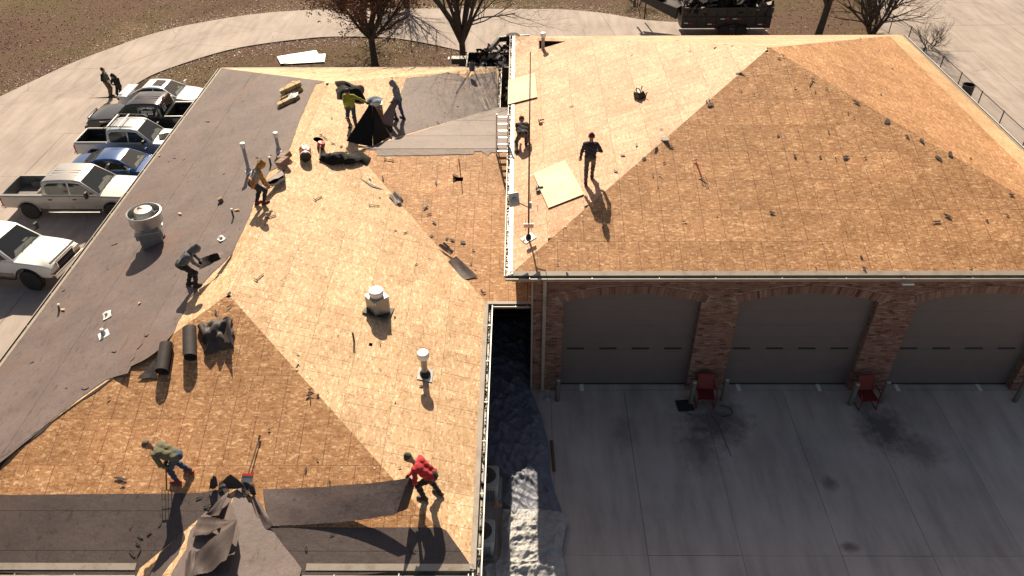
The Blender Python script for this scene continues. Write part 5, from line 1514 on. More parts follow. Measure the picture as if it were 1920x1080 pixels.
person('man in a pale grey hoodie pulling up a felt sheet beside the ridge', wR, (751, 224), rad(82), [(-.16, .12, -.1), (.13, -.10, .1)], (0, 0, .92), rad(14), [('px', 736, 189, .95), ('px', 739, 191, .9)], greyh, jeans, boots, hat=('hood', greyh), head_pitch=.3, gloves=glove)
person('crouching man in a black jacket at the left edge of the garage roof', gL, (982, 277), rad(4), [(-.27, -.24, -.3), (.09, .10, .2)], (-.03, .02, .58), rad(74), [(-.12, .50, .12), (.20, .46, .14)], blackc, greyp, boots, hat=('cap', blackc), belt=None, collar=None, hair=maroon)
person('man in a navy hoodie and maroon beanie walking on the garage roof', gL, (1104, 341), rad(-6), [(-.10, -.16, -.1), (.09, .20, .1)], (0, .02, .91), rad(5), [(-.31, .06, .80), (.20, .27, 1.0)], navy, greyp, boots, hat=('beanie', maroon))
person('bent man in ochre hood, grey vest and orange tool belt near the ridge', wL, (487, 384), rad(-58), [(-.13, -.05, -.1), (.15, .12, .2)], (0, -.06, .86), rad(38), [('px', 499, 352, .55), ('px', 505, 350, .5)], vest, darkjeans, redshoe, sleeves=tanh, hat=('hood', tanh), belt=leather, head_pitch=.2)
person('bent man in a slate hoodie peeling back the felt edge', wL, (361, 536), rad(-78), [(-.15, -.12, .1), (.16, .14, .1)], (0, -.12, .84), rad(52), [('px', 374, 487, .62), ('px', 373, 499, .52)], slate, blackc, boots, hat=('hood', slate), head_pitch=.2)
person('man in an olive jacket bent over a fork on the front slope', wF, (344, 897), rad(88), [(-.12, .10, -.1), (.14, -.14, .1)], (0, -.05, .86), rad(66), [('px', 314, 877, .62), ('px', 311, 868, .74)], olive, jeans, redshoe, hat=('cap', capm), head_pitch=-.15, gloves=glove)
person('man in a red shirt and green beanie lifting a felt strip at the lower corner', wR, (808, 931), rad(74), [(-.16, .10, -.2), (.16, -.16, .1)], (0, -.08, .84), rad(52), [('px', 777, 908, .58), ('px', 767, 890, .62)], redc, blackc, boots, hat=('beanie', greenk), head_pitch=.2, gloves=glove)

# ================================================================ FELT SHEETS, ROLLS AND HEAPS
def grid_mesh(name, fn, nu, nv, mats, parent=None, world=True, th=.006, smooth=60, mat2=None, kind=None, weld=True):
    """sheet fn(s,t)->point, real thickness, underside may have its own material"""
    mb = MB()
    P = [[V3(fn(i / nu, j / nv)) for j in range(nv + 1)] for i in range(nu + 1)]
    Nn = [[None] * (nv + 1) for _ in range(nu + 1)]
    for i in range(nu + 1):
        for j in range(nv + 1):
            a = P[min(i + 1, nu)][j] - P[max(i - 1, 0)][j]; b_ = P[i][min(j + 1, nv)] - P[i][max(j - 1, 0)]
            n_ = a.cross(b_); Nn[i][j] = n_.normalized() if n_.length > 1e-9 else V3((0, 0, 1))
    k = (nu + 1) * (nv + 1)
    mb.v = [tuple(P[i][j]) for i in range(nu + 1) for j in range(nv + 1)] + [tuple(P[i][j] - Nn[i][j] * th) for i in range(nu + 1) for j in range(nv + 1)]
    I = lambda i, j: i * (nv + 1) + j
    up_ = sum(Nn[i][j].z for i in range(nu + 1) for j in range(nv + 1)) >= 0 or mat2 is None
    for i in range(nu):
        for j in range(nv):
            mb.f.append((I(i, j), I(i + 1, j), I(i + 1, j + 1), I(i, j + 1))); mb.m.append(0 if up_ else 1)
            mb.f.append((k + I(i, j + 1), k + I(i + 1, j + 1), k + I(i + 1, j), k + I(i, j))); mb.m.append((1 if up_ else 0) if mat2 else 0)
    rim = [(i, 0) for i in range(nu)] + [(nu, j) for j in range(nv)] + [(i, nv) for i in range(nu, 0, -1)] + [(0, j) for j in range(nv, 0, -1)]
    for q in range(len(rim)):
        a, b_ = I(*rim[q]), I(*rim[(q + 1) % len(rim)])
        mb.f.append((b_, a, k + a, k + b_)); mb.m.append(0)
    return mb.build(name, [mats] + ([mat2] if mat2 else []), parent, smooth=smooth, world=world, kind=kind)
def noise3(seed):
    rn = random.Random(seed); w_ = [(rn.uniform(-1, 1), rn.uniform(-1, 1), rn.uniform(0, 6.28)) for _ in range(7)]
    def f(x, y, s=1.0): return sum(math.sin(s * (a * x + b_ * y) + c_) * (.5 + .5 * abs(a)) for a, b_, c_ in w_) / 4
    return f
def ridged(seed, n_=5):
    rn = random.Random(seed); w_ = [(rn.uniform(0, math.pi), rn.uniform(2.2, 5.5), rn.uniform(0, 6.28)) for _ in range(n_)]
    def f(x, y): return sum(abs(((x * math.cos(a) + y * math.sin(a)) * q + c_) % 2 - 1) for a, q, c_ in w_) / n_
    return f
def held(name, label, corners, F, nu=26, nv=12, seed=1, sag=.0, amp=.03, mat=None, mat2=None, cat='felt', power=1.0, group=None):
    """four corners (px, py, lift, face) -> s along first..second, t towards the others"""
    pt = [(c_[3] if len(c_) > 3 else F).hit(c_[0], c_[1], c_[2]) for c_ in corners]
    nz = noise3(seed); rgh = ridged(seed + 50); rn = random.Random(seed); je = [[rn.uniform(-.009, .009) for _ in range(60)] for _ in range(4)]
    def fn(s_, t):
        a = pt[0].lerp(pt[1], s_); b_ = pt[3].lerp(pt[2], s_); p = a.lerp(b_, t)
        lift = 0
        p = p + V3((0, 0, amp * nz(s_ * 5, t * 3, 2.0) + amp * .9 * (rgh(s_ * .8, t * .75) - .5) - sag * math.sin(math.pi * s_) * 1))
        zz = F.z(p.x, p.y) + .012
        if p.z < zz: p.z = zz + .004
        if t in (0, 1): p = p + (b_ - a).normalized() * je[int(t)][int(s_ * nu)]
        return p
    ctr = sum(pt, V3()) / 4; base = V3((ctr.x, ctr.y, F.z(ctr.x, ctr.y)))
    root = thing(name, label, cat, base, group)
    grid_mesh('sheet', fn, nu, nv, mat or M['felt_fresh'], root, mat2=mat2 or M['felt_black'])
    return root
def heap(name, label, F, px, size, ang, seed, hgt=.3, mat=None, cat='felt', nu=26, nv=22, group=None):
    """a crumpled sheet with sharp folds"""
    p = F.hit(*px); Mx = F.frame(p, ang); root = thing(name, label, cat, Mx, group)
    rg, nz = ridged(seed), noise3(seed + 1); rn = random.Random(seed); ed = [rn.uniform(.72, 1.1) for _ in range(16)]
    def fn(s_, t):
        x, y = (s_ - .5) * 2, (t - .5) * 2
        m_ = max(abs(x), abs(y)); L = math.hypot(x, y)
        if L > 1e-6:
            k = (1 - .35 * (1 - m_ / L) ) ; a = (math.atan2(y, x) / 6.2832 % 1) * 16; i = int(a); e_ = ed[i % 16] * (1 - a + i) + ed[(i + 1) % 16] * (a - i)
            x, y = x * k * e_, y * k * e_
        env = max(0, 1 - m_ ** 2.2)
        z = hgt * (env * .35 + (.25 + .75 * env) * (rg(x * .72, y * .72) - .3)) + .02
        dx = .16 * nz(x * 2, y * 2, 1.5); dy = .16 * nz(y * 2 + 3, x * 2, 1.5)
        return V3(((x + dx) * size[0] / 2, (y + dy) * size[1] / 2, max(.008, z)))
    grid_mesh('sheet', fn, nu, nv, mat or M['felt_fresh'], root, world=False, smooth=40)
    return root
# rolls on the front slope
def felt_roll(label, F, a, b_, r, seed):
    A, B = F.hit(*a, 0), F.hit(*b_, 0)
    A += F.N * r; B += F.N * r
    c_ = (A + B) / 2; ax = (B - A).normalized(); L = (B - A).length
    z = F.N; x = z.cross(ax).normalized(); z = ax.cross(x)
    Mx = Matrix((x, ax, z)).transposed().to_4x4(); Mx.translation = c_ - F.N * r
    root = thing('felt_roll', label, 'felt roll', Mx, 'felt rolls on the front slope')
    nz = noise3(seed); rn = random.Random(seed)
    turns = 2.6
    def fn(s_, t):
        th = s_ * turns * 2 * math.pi; rr_ = r * (.45 + .55 * s_) * (1 + .04 * nz(th, t * 3))
        y = (t - .5) * L * (1 + .05 * math.sin(th * .7 + seed)) 
        return V3((rr_ * math.cos(th + seed), y, r + rr_ * math.sin(th + seed) * .96))
    grid_mesh('roll', fn, 72, 8, M['felt_fresh'], root, world=False, th=.005)
    fl = MB()
    return root
felt_roll('left one of two smooth felt rolls, with a torn flap at its side', wF, (317, 650), (309, 703), .185, 2)
felt_roll('right one of two smooth felt rolls, beside the crumpled one', wF, (360, 622), (361, 676), .185, 5)
held('torn_felt_piece', 'triangular torn felt flap beside the left roll', [(291, 672, .10), (293, 676, .1), (296, 708, .03), (258, 711, .02)], wF, 8, 8, 3, cat='felt')
heap('felt_roll_crumpled', 'crumpled open felt roll right of the two smooth rolls', wF, (411, 631), (.92, 1.05), .25, 37, .5, nu=24, nv=24)
felt_roll('thin tight felt tube leaning against the crumpled felt on the front slope', wF, (377, 612), (399, 655), .085, 8)
held('felt_roll_crumpled', 'standing fold of felt behind the crumpled roll', [(411, 597, .04), (432, 594, .35), (434, 640, .38), (412, 645, .05)], wF, 12, 14, 9, amp=.06, cat='felt')
heap('felt_heap', 'crumpled heap of black felt behind the man in the lime shirt', wR, (657, 176), (1.75, 1.35), .2, 23, .5, mat=M['felt_black'], nu=16, nv=14)
def ribbon(name, label, F, path, w_, seed, hgt, mat=None, cat='felt'):
    """a long sheet folded on edge along a path of pixels"""
    pts = [F.hit(*p) for p in path]; nz = noise3(seed)
    root = thing(name, label, cat, pts[len(pts) // 2])
    rg = ridged(seed + 5)
    def along(s_):
        q = s_ * (len(pts) - 1); i = min(int(q), len(pts) - 2); return pts[i].lerp(pts[i + 1], q - i)
    def fn(s_, t):
        p = along(s_); d = (along(min(1, s_ + .02)) - along(max(0, s_ - .02))).normalized(); sd = d.cross(V3((0, 0, 1))).normalized()
        th = (t - .5) * math.pi * 1.5
        w2 = w_ * (.75 + .25 * math.sin(math.pi * s_)) 
        z = hgt * (.55 + .25 * nz(s_ * 7, 1.0) + .5 * (rg(s_ * 2.6, t * 1.3) - .5)) * math.cos(th) * (.35 + .65 * math.sin(math.pi * min(1, max(0, s_ * .96 + .02))))
        q = p + sd * (w2 * .5 * math.sin(th) * (1 if abs(th) < 1.57 else .8) + .06 * nz(s_ * 9, t * 5)) + V3((0, 0, max(0, z)))
        q.z = max(q.z, F.z(q.x, q.y) + .01 + .05 * abs(t - .5))
        return q
    grid_mesh('sheet', fn, 30, 12, mat or M['felt_fresh'], root, smooth=24)
    return root
ribbon('felt_bunch', 'long black bunched felt on the boards below the lime shirted man', wR, [(604, 296), (622, 303), (640, 300), (656, 301), (674, 297), (693, 305)], .75, 31, .52, M['felt_black'])
# felt hanging between the two men
pa, pb = wR.hit(693, 196, 1.22), wR.hit(738, 190, .92)
g1, g2, g3, g4, g5 = wR.hit(649, 264, .03), wR.hit(699, 276, .03), wR.hit(730, 256, .05), wR.hit(736, 238, .05), wR.hit(716, 232, .35)
root = thing('felt_curtain', 'large black felt sheet hanging in folds between two men near the ridge', 'felt', wR.hit(700, 262))
def tri_sheet(a, b_, c_, d_, n_, seed, amp=.05, bow=V3((0, 0, 0)), mat=None):
    nz = noise3(seed)
    def fn(s_, t):
        p = a.lerp(b_, s_).lerp(d_.lerp(c_, s_), t)
        p = p + V3((amp * nz(s_ * 4, t * 4, 2), amp * nz(t * 5, s_ * 3, 2), amp * .6 * nz(s_ * 5 + 2, t * 4, 2))) * min(1, 4 * s_ * (1 - s_) + .3) + bow * math.sin(math.pi * s_) * math.sin(math.pi * t)
        z = wR.z(p.x, p.y) + .015
        if p.z < z: p.z = z
        return p
    grid_mesh('felt_fold', fn, n_, n_, mat or M['felt_black'], root, mat2=mat or M['felt_black'])
tri_sheet(pa, pa + V3((.1, 0, -.02)), g2, g1, 16, 3)
tri_sheet(pa + V3((.1, 0, -.02)), pa + V3((.2, -.05, -.05)), g3, g2, 14, 4, bow=V3((0, -.12, 0)))
tri_sheet(pa + V3((.2, -.05, -.05)), g5, g3 + V3((.05, 0, .0)), g3, 12, 6)
tri_sheet(pb - V3((.05, 0, 0)), pb + V3((.12, 0, 0)), g4, wR.hit(703, 238, .25), 14, 5, mat=M['felt'])  # paler felt on this fold: its sunlight is put into the colour
tri_sheet(g5, g4, g3 + V3((.1, -.1, 0)), g3, 10, 8)
# strip lifted by the man in red
held('felt_strip', 'long felt strip lifted off the boards by the man in red', [(493, 917, .03, wF), (768, 895, .66, wF), (741, 965, .36, wF), (503, 986, .03, wF)], wF, 40, 12, 11, amp=.028, sag=.10, mat=M['felt'])
held('felt_strip_end', 'raised end of the long felt strip at the hands of the man in red', [(766, 893, .64, wR), (779, 905, .56, wR), (764, 953, .05, wR), (742, 963, .30, wR)], wR, 8, 12, 12, amp=.02, mat=M['felt_fresh'])
# curled edges pulled by the two bent men
held('felt_flap', 'felt edge curled back in the hands of the man in the slate hoodie', [(371, 486, .60), (408, 474, .48), (414, 486, .22), (374, 506, .50)], wL, 14, 10, 13, amp=.03, mat=M['felt_black'])
held('felt_flap', 'lifted wing of felt hanging over bare boards beside the slate hoodie', [(405, 473, .44), (437, 470, .04), (433, 481, .04), (414, 485, .30)], wL, 14, 8, 14, amp=.015, mat=M['felt'])
held('felt_flap', 'folded felt strip pulled by the man in the ochre hood', [(497, 345, .35), (533, 318, .05), (536, 338, .04), (500, 356, .30)], wL, 14, 10, 15, amp=.05, mat=M['felt_black'])
held('felt_flap', 'grey upper fold of felt between the ochre hood and the brown cartons', [(494, 342, .38), (528, 320, .16), (533, 328, .12), (506, 340, .36)], wL, 14, 8, 17, amp=.03, mat=M['felt'])
# porch heap
SH = [('torn felt fold standing up at the top of the porch roof', [(411, 905, .03, wF), (432, 888, .34, wF), (459, 912, .10, wF), (409, 922, .04, wF)], 41),
      ('round cornered felt flap right of the porch peak', [(452, 905, .06, wF), (476, 906, .12, wF), (480, 926, .05, wF), (456, 930, .06, wF)], 42),
      ('thin curled felt loop left of the porch peak', [(395, 896, .30, wF), (404, 890, .32, wF), (409, 912, .03, wF), (392, 920, .03, wF)], 43),
      ('crumpled felt sheet on the left of the porch ridge', [(388, 955, .20, pL), (430, 922, .16, pL), (410, 965, .30, pL), (387, 966, .05, pL)], 44),
      ('large folded felt sheet, upper layer across the porch ridge', [(371, 968, .10, pL), (446, 975, .42, pL), (414, 992, .38, pL), (362, 1010, .10, pL)], 45),
      ('largest loose felt sheet standing on the left porch slope', [(368, 1034, .22, pL), (445, 977, .46, pL), (425, 1053, .36, pL), (360, 1085, .10, pL)], 46),
      ('pale creased felt tongue hanging at the left porch eave', [(350, 1035, .12, pL), (369, 1032, .22, pL), (362, 1090, .12, pL), (345, 1090, .08, pL)], 47)]
for lab, cr_, sd_ in SH: held('loose_felt', lab, cr_, cr_[0][3], 28, 24, sd_, amp=.075, mat=M['felt_dark'] if sd_ > 43 else M['felt_fresh'], group='loose felt on the porch roof')
held('loose_felt', 'left over felt strip lying along the valley right of the porch', [(470, 930, .06, wF), (484, 935, .08, wF), (512, 985, .06, wF), (490, 1000, .05, wF)], wF, 14, 8, 48, amp=.05, mat=M['felt'], group='loose felt on the porch roof')
# felt bits at the connector valley
held('torn_felt_piece', 'torn grey felt wad on the valley between house and connector', [(728, 366, .03, wR), (744, 359, .12, wR), (757, 378, .14, wR), (742, 383, .03, wR)], wR, 10, 10, 51, amp=.08, mat=M['felt'], cat='felt')
held('torn_felt_piece', 'half rolled felt piece lying on the valley boards', [(822, 460, .06, cF), (833, 454, .18, cF), (852, 470, .16, cF), (845, 478, .05, cF)], cF, 12, 10, 52, amp=.05, mat=M['felt'])
held('torn_felt_piece', 'pointed dark felt tongue spread below the half rolled piece', [(838, 492, .02, cF), (855, 480, .16, cF), (896, 519, .02, cF), (862, 526, .02, cF)], cF, 14, 8, 53, amp=.02, mat=M['felt'])
held('torn_felt_piece', 'thin felt shred on the boards above the valley wad', [(675, 334, .015, wR), (694, 344, .02, wR), (720, 356, .015, wR), (697, 350, .015, wR)], wR, 10, 4, 54, amp=.012, mat=M['felt'])
held('torn_felt_piece', 'lifted felt corner with bare board at the far end of the connector', [(896, 181, .05, wR), (911, 183, .12, wR), (923, 205, .04, wR), (912, 208, .04, wR)], wR, 8, 8, 55, amp=.05, mat=M['felt'])

# ================================================================ THINGS ON THE ROOFS
def up_frame(F, px, yaw=0.0, lift=0.0): return at(F.hit(*px) + V3((0, 0, lift)), yaw)
# kitchen exhaust fan
fan = thing('exhaust_fan', 'big round metal exhaust fan on a square curb on the felted left slope', 'roof fan', up_frame(wL, (288, 452), rad(18)))
s_ = MB(); s_.box((0, 0, .12), (.68, .68, .80)); s_.build('curb', M['galv_dull'], fan, bevel=.01)
s_ = MB(); s_.box((0, 0, .54), (.86, .86, .05)); s_.build('curb_cap', M['galv'], fan, bevel=.01)
for sx in (1, -1):
    s_ = MB(); s_.box((.36 * sx, -.3, .42), (.12, .14, .2)); s_.build('bracket', M['galv'], fan)
s_ = MB(); s_.lathe([(.30, .56), (.30, .66), (.36, .70), (.50, .74), (.52, .80), (.525, 1.12), (.55, 1.13), (.55, 1.16), (.52, 1.17), (.495, 1.15), (.49, .84), (.3, .8), (.2, .8)], 40); s_.build('bowl', M['galv'], fan, smooth=35)
s_ = MB(); s_.lathe([(.30, .78), (.31, 1.10), (.30, 1.12), (.30, 1.18), (.27, 1.24), (0, 1.27)], 32); s_.build('motor_cover', M['galv'], fan, smooth=35)
for k_ in range(4):
    a = k_ * math.pi / 2 + .4; s_ = MB(); s_.tube([(.30 * math.cos(a), .3 * math.sin(a), 1.0), (.5 * math.cos(a), .5 * math.sin(a), 1.05)], .02, 5); s_.build('strut', M['galv'], fan)
def hammer(label, Mx, group=None, head=None, handle=None, L=.36):
    root = thing('hammer', label, 'hammer', Mx, group)
    s_ = MB(); s_.tube([(0, -L / 2, .02), (0, L / 2, .025)], [.016, .012], 6); s_.build('handle', handle or M['wood_dark'], root)
    s_ = MB(); s_.tube([(-.05, L / 2, .028), (.045, L / 2, .028)], [.018, .016], 7); s_.tube([(.045, L / 2, .028), (.10, L / 2 - .02, .03)], [.014, .005], 5); s_.build('head', head or M['steel'], root)
    return root
hammer('red headed hammer lying on top of the exhaust fan', fan.matrix_basis @ Matrix.Translation((0, .03, 1.245)) @ rotz(rad(60)), head=M['red'], handle=M['wood_dark'], L=.3)
gc = thing('fuel_can', 'red plastic fuel can beside the exhaust fan curb', 'fuel can', wL.frame(wL.hit(303, 448), rad(-30)))
s_ = MB(); s_.box((0, 0, .14), (.30, .20, .26), taper=.86); s_.build('can_body', M['red'], gc, bevel=.035)
s_ = MB(); s_.tube([(-.1, 0, .27), (-.08, 0, .33), (.06, 0, .33), (.09, 0, .27)], .022, 7); s_.build('handle', M['red'], gc)
s_ = MB(); s_.tube([(.1, .02, .26), (.16, .05, .36), (.18, .1, .45)], [.03, .02, .018], 7); s_.build('spout', M['black'], gc)
def vent_pipe(label, F, px, hgt, r, cap=None, plate=None, mat=None, tilt=0, group=None, cat='vent pipe'):
    root = thing('vent_pipe', label, cat, up_frame(F, px), group)
    R = Matrix.Rotation(tilt, 4, 'Y')
    s_ = MB(); s_.lathe([(r, -.15), (r, hgt)], 14, R); s_.build('pipe', mat or M['pvc'], root, smooth=40)
    if cap:
        s_ = MB(); s_.lathe([(r * 1.02, hgt - .05), (cap, hgt - .05), (cap * 1.04, hgt - .02), (cap * 1.04, hgt + .09), (cap * .93, hgt + .13), (0, hgt + .15)], 18, R); s_.build('cap', M['white_cap'], root, smooth=35)
    else:
        s_ = MB(); s_.lathe([(r * 1.2, hgt - .05), (r * 1.2, hgt + .005), (r * .6, hgt + .01), (r * .6, hgt - .1)], 14, R); s_.build('rim', M['white_cap'], root, smooth=35)
    if plate:
        f = F.frame(V3((0, 0, 0)), plate[2] if len(plate) > 2 else 0)
        s_ = MB(); s_.add([f @ V3((x * plate[0] / 2, y * plate[1] / 2, z)) for z in (.010, .022) for x, y in ((-1, -1), (1, -1), (1, 1), (-1, 1))], [(3, 2, 1, 0), (4, 5, 6, 7), (0, 1, 5, 4), (1, 2, 6, 5), (2, 3, 7, 6), (3, 0, 4, 7)])
        s_.build('flashing', M['white_cap'] if len(plate) > 3 else M['galv'], root)
        s_ = MB(); s_.lathe([(r * 1.9, .02), (r * 1.5, .12), (r * 1.05, .16)], 14); s_.build('boot', M['black_rubber'] if len(plate) <= 3 else M['pvc'], root, smooth=50)
    return root
vent_pipe('white capped vent pipe standing on a square flashing near the right eave', wR, (797, 703), .72, .085, .16, (.48, .42, 0), M['galv_dull'])
vent_pipe('tall thin grey pipe above the man in the ochre hood, base on white flashing', wL, (467, 322), 1.02, .06, .09, (.42, .22, .5, 1))
vent_pipe('thin grey pipe close to the brown cartons on the felt', wL, (523, 283), .62, .06, .09, (.4, .2, .4, 1))
vent_pipe('thin steel pipe stub standing in the felt right of the brown block', wL, (438, 408), .34, .03, None, None, M['steel'])
vent_pipe('thin bent steel pipe stub near the left eave', wL, (111, 584), .30, .03, None, None, M['steel'], .25)
vent_pipe('short pipe stub on crumpled white flashing, low on the felt', wL, (195, 628), .22, .04, None, (.4, .3, .6, 1))
vent_pipe('dark pipe stub standing at the felt edge above the cartons', wL, (508, 310), .34, .035, None, None, M['steel'])
vent_pipe('white capped pipe standing in the triangular opening of the garage roof', gL, (1018, 92), .62, .075, .12, None, M['galv_dull'])
def curb_vent(label, F, px, yaw, w_, hgt, towel=False):
    root = thing('curb_vent', label, 'roof vent', up_frame(F, px, yaw))
    s_ = MB(); s_.box((0, 0, hgt / 2 - .15), (w_, w_, hgt + .3)); s_.build('curb', M['brown_card'] if towel else M['galv_dull'], root)
    s_ = MB(); s_.box((0, 0, hgt + .02), (w_ * 1.04, w_ * 1.04, .04)); s_.build('curb_cap', M['galv_dull'], root)
    for k_ in range(4):
        s_ = MB(); a = k_ * math.pi / 2; s_.box((w_ * .58 * math.cos(a + .78), w_ * .58 * math.sin(a + .78), hgt - .02), (.09, .09, .08), Matrix.Rotation(a + .78, 3, 'Z')); s_.build('corner_tab', M['white_cap'], root)
    s_ = MB(); s_.lathe([(w_ * .36, hgt), (w_ * .36, hgt + .1), (w_ * .43, hgt + .11), (w_ * .44, hgt + .22), (w_ * .40, hgt + .25), (0, hgt + .28)], 24); s_.build('cap', M['white_cap'], root, smooth=35)
    f = F.frame(V3((0, 0, 0)), yaw)
    s_ = MB(); s_.add([f @ V3((x * w_ * .78, y * w_ * .78, z)) for z in (.008, .02) for x, y in ((-1, -1), (1, -1), (1, 1), (-1, 1))], [(3, 2, 1, 0), (4, 5, 6, 7), (0, 1, 5, 4), (1, 2, 6, 5), (2, 3, 7, 6), (3, 0, 4, 7)]); s_.build('flashing', M['black_metal'], root)
    return root
curb_vent('square curb vent with white round cap in the middle of the bare right slope', wR, (710, 582), rad(40), .5, .52)
curb_vent('square curb vent with a blue cloth on top, behind the hanging felt', wR, (706, 222), rad(8), .56, .55, True)
tw = thing('cloth', 'rumpled blue grey cloth draped on the vent behind the hanging felt', 'cloth', up_frame(wR, (706, 222), 0, .80))
nz = noise3(77)
grid_mesh('drape', lambda s_, t: V3(((s_ - .5) * .62, (t - .5) * .56, .08 + .05 * nz(s_ * 7, t * 7, 1.5) - .35 * max(0, math.hypot(s_ - .5, t - .5) - .32))), 16, 14, cloth_mat('blue_grey_cloth', (.13, .17, .22), .5), tw, world=False)
# bundles and cartons
def block(name, label, cat, F, px, dims, ang, mat, lift=0.0, group=None, strap=None, tilt=0):
    root = thing(name, label, cat, F.frame(F.hit(*px) + F.N * (lift + .012), ang) @ Matrix.Rotation(tilt, 4, 'X'), group)
    s_ = MB(); s_.box((0, 0, dims[2] / 2), dims); s_.build('wrapper' if strap else 'carton', mat, root, bevel=.012)
    if strap:
        for k_ in (-.25, .25):
            s_ = MB(); s_.box((dims[0] * k_, 0, dims[2] / 2), (.03, dims[1] + .012, dims[2] + .012)); s_.build('strap', strap, root)
    else:
        s_ = MB(); s_.box((0, 0, dims[2] + .002), (.05, dims[1] * .98, .004)); s_.build('tape', M['tan_trim'], root)
    return root
shing = simple('paper_wrapped_bundle', (.42, .29, .13), .6, .25, 7)
block('shingle_bundle', 'tan shingle bundle lying lowest on the felt, partly under clear plastic', 'bundle', wL, (543, 192), (.95, .36, .16), rad(-65), shing, 0, 'tan shingle bundles on the felt', M['wood_dark'])
block('shingle_bundle', 'tan shingle bundle in the middle of the small stack', 'bundle', wL, (549, 178), (.95, .34, .14), rad(-62), shing, 0, 'tan shingle bundles on the felt', M['wood_dark'])
block('shingle_bundle', 'tan shingle bundle tilted on top of the small stack', 'bundle', wL, (550, 174), (.95, .36, .16), rad(-70), shing, .16, 'tan shingle bundles on the felt', M['wood_dark'])
block('shingle_bundle', 'tan shingle bundle half hidden at the back of the small stack', 'bundle', wL, (547, 165), (.6, .36, .16), rad(-40), shing, 0, 'tan shingle bundles on the felt', M['wood_dark'])
pl_ = thing('plastic_wrap', 'crumpled clear plastic wrap on the lowest tan bundle', 'plastic wrap', wL.frame(wL.hit(552, 187) + wL.N * .17, 0))
rg_ = ridged(91); grid_mesh('film', lambda s_, t: V3(((s_ - .5) * .5, (t - .5) * .45, .12 * rg_(s_ * 4, t * 4) * math.sin(math.pi * s_) * math.sin(math.pi * t) + .01)), 14, 14, simple('milky_plastic', (.7, .7, .7), .15, .1, 9), pl_, world=False, smooth=20)
block('carton', 'brown open carton nearest to the ochre hooded man', 'carton', wL, (536, 313), (.42, .34, .18), rad(-35), M['brown_card'], .12)
block('carton', 'brown carton lying behind the other at the felt edge', 'carton', wL, (538, 302), (.42, .34, .2), rad(-30), M['brown_card'], .08)
block('brick_block', 'small brown block lying alone on the felt right of the exhaust fan', 'block', wL, (416, 378), (.2, .16, .14), rad(20), M['brown_card'])
# nailer hose drum and nail gun
nb = thing('nail_box', 'orange and black bucket of tools lying on the boards', 'tool bucket', wR.frame(wR.hit(571, 296), rad(15)))
s_ = MB(); s_.lathe([(.0, -.28), (.19, -.28), (.2, -.22), (.2, .22), (.17, .28), (.15, .28)], 20, Matrix.Translation((0, 0, .2)) @ Matrix.Rotation(math.pi / 2, 4, 'Y')); s_.build('drum', M['black'], nb, smooth=35)
for k_, mt in ((-.2, 'white_cap'), (-.12, 'red'), (-.03, 'orange'), (.2, 'orange')):
    s_ = MB(); s_.lathe([(.203, k_ - .03), (.206, k_ - .025), (.206, k_ + .025), (.203, k_ + .03)], 20, Matrix.Translation((0, 0, .2)) @ Matrix.Rotation(math.pi / 2, 4, 'Y')); s_.build('label_band', M[mt], nb, smooth=35)
rg_ = ridged(93); s_ = grid_mesh('white_bag', lambda s, t: V3(((s - .5) * .3 + .08, (t - .5) * .26 + .02, .36 + .10 * rg_(s * 4, t * 4))), 8, 8, M['white_cap'], nb, world=False, smooth=20)
mw = thing('tool_handle_tool', 'red cylinder tool with long dark handle next to the round hole', 'tool', wR.frame(wR.hit(601, 278), rad(5)))
s_ = MB(); s_.lathe([(.13, 0), (.14, .05), (.14, .2), (.11, .24), (0, .25)], 18); s_.build('drum', M['black'], mw, smooth=35)
s_ = MB(); s_.lathe([(.145, .12), (.147, .2), (.12, .26), (0, .27)], 18); s_.build('cover', M['red'], mw, smooth=35)
s_ = MB(); s_.tube([(-.1, .03, .2), (-.9, -.05, .1)], .02, 6); s_.tube([(-.1, .02, .22), (-.28, .0, .19)], .03, 6); s_.build('handle', M['wood_dark'], mw)
# forks, shovels
def fork(label, top, bot, grip=None, handle=None, fw=.22, cat='fork'):
    """top and tine end as world points"""
    d = (bot - top); L = d.length; d.normalize()
    root = thing('garden_fork', label, cat, bot)
    x = d.cross(V3((0, 1, 0))); x = x.normalized() if x.length > .3 else V3((1, 0, 0)); x = (x - d * x.dot(d)).normalized()
    tl = .34
    s_ = MB(); s_.tube([top, top + d * (L - tl)], .017, 7); s_.build('handle', handle or M['wood_dark'], root, world=True)
    s_ = MB(); s_.tube([top - x * .06, top + x * .06], .016, 6); s_.build('grip', M['black'], root, world=True)
    s_ = MB(); a = top + d * (L - tl)
    s_.tube([a - x * fw / 2, a + x * fw / 2], .012, 6)
    for k_ in range(4):
        o_ = x * fw * (k_ / 3 - .5); s_.tube([a + o_, a + o_ + d * tl], [.009, .005], 5)
    s_.tube([a + d * tl * .72 - x * fw / 2, a + d * tl * .72 + x * fw / 2], .006, 5); s_.tube([a - d * .12, a], [.02, .014], 6); s_.build('tines', M['black_metal'], root, world=True)
fork('fork with dark tines held upright by the man in the olive jacket', wF.hit(311, 868, .78), wF.hit(313, 944, .02))
fork('fork leaning in the hand of the man in the lime shirt', wR.hit(650, 221, .84), wR.hit(664, 243, .02), fw=.12)
fork('red handled fork lying on the dark front slope of the garage', gF.hit(1304, 299, .06), gF.hit(1322, 349, .03), handle=M['red'], fw=.22)
sv = thing('roofing_spade', 'roofing shovel with red and grey head lying on the front slope', 'shovel', wF.frame(wF.hit(473, 868), rad(-2)))
s_ = MB(); s_.tube([(.05, .62, .05), (0, -.30, .09)], .016, 7); s_.build('handle', M['steel'], sv)
s_ = MB(); s_.box((.05, .64, .06), (.05, .1, .04)); s_.build('grip', M['black'], sv)
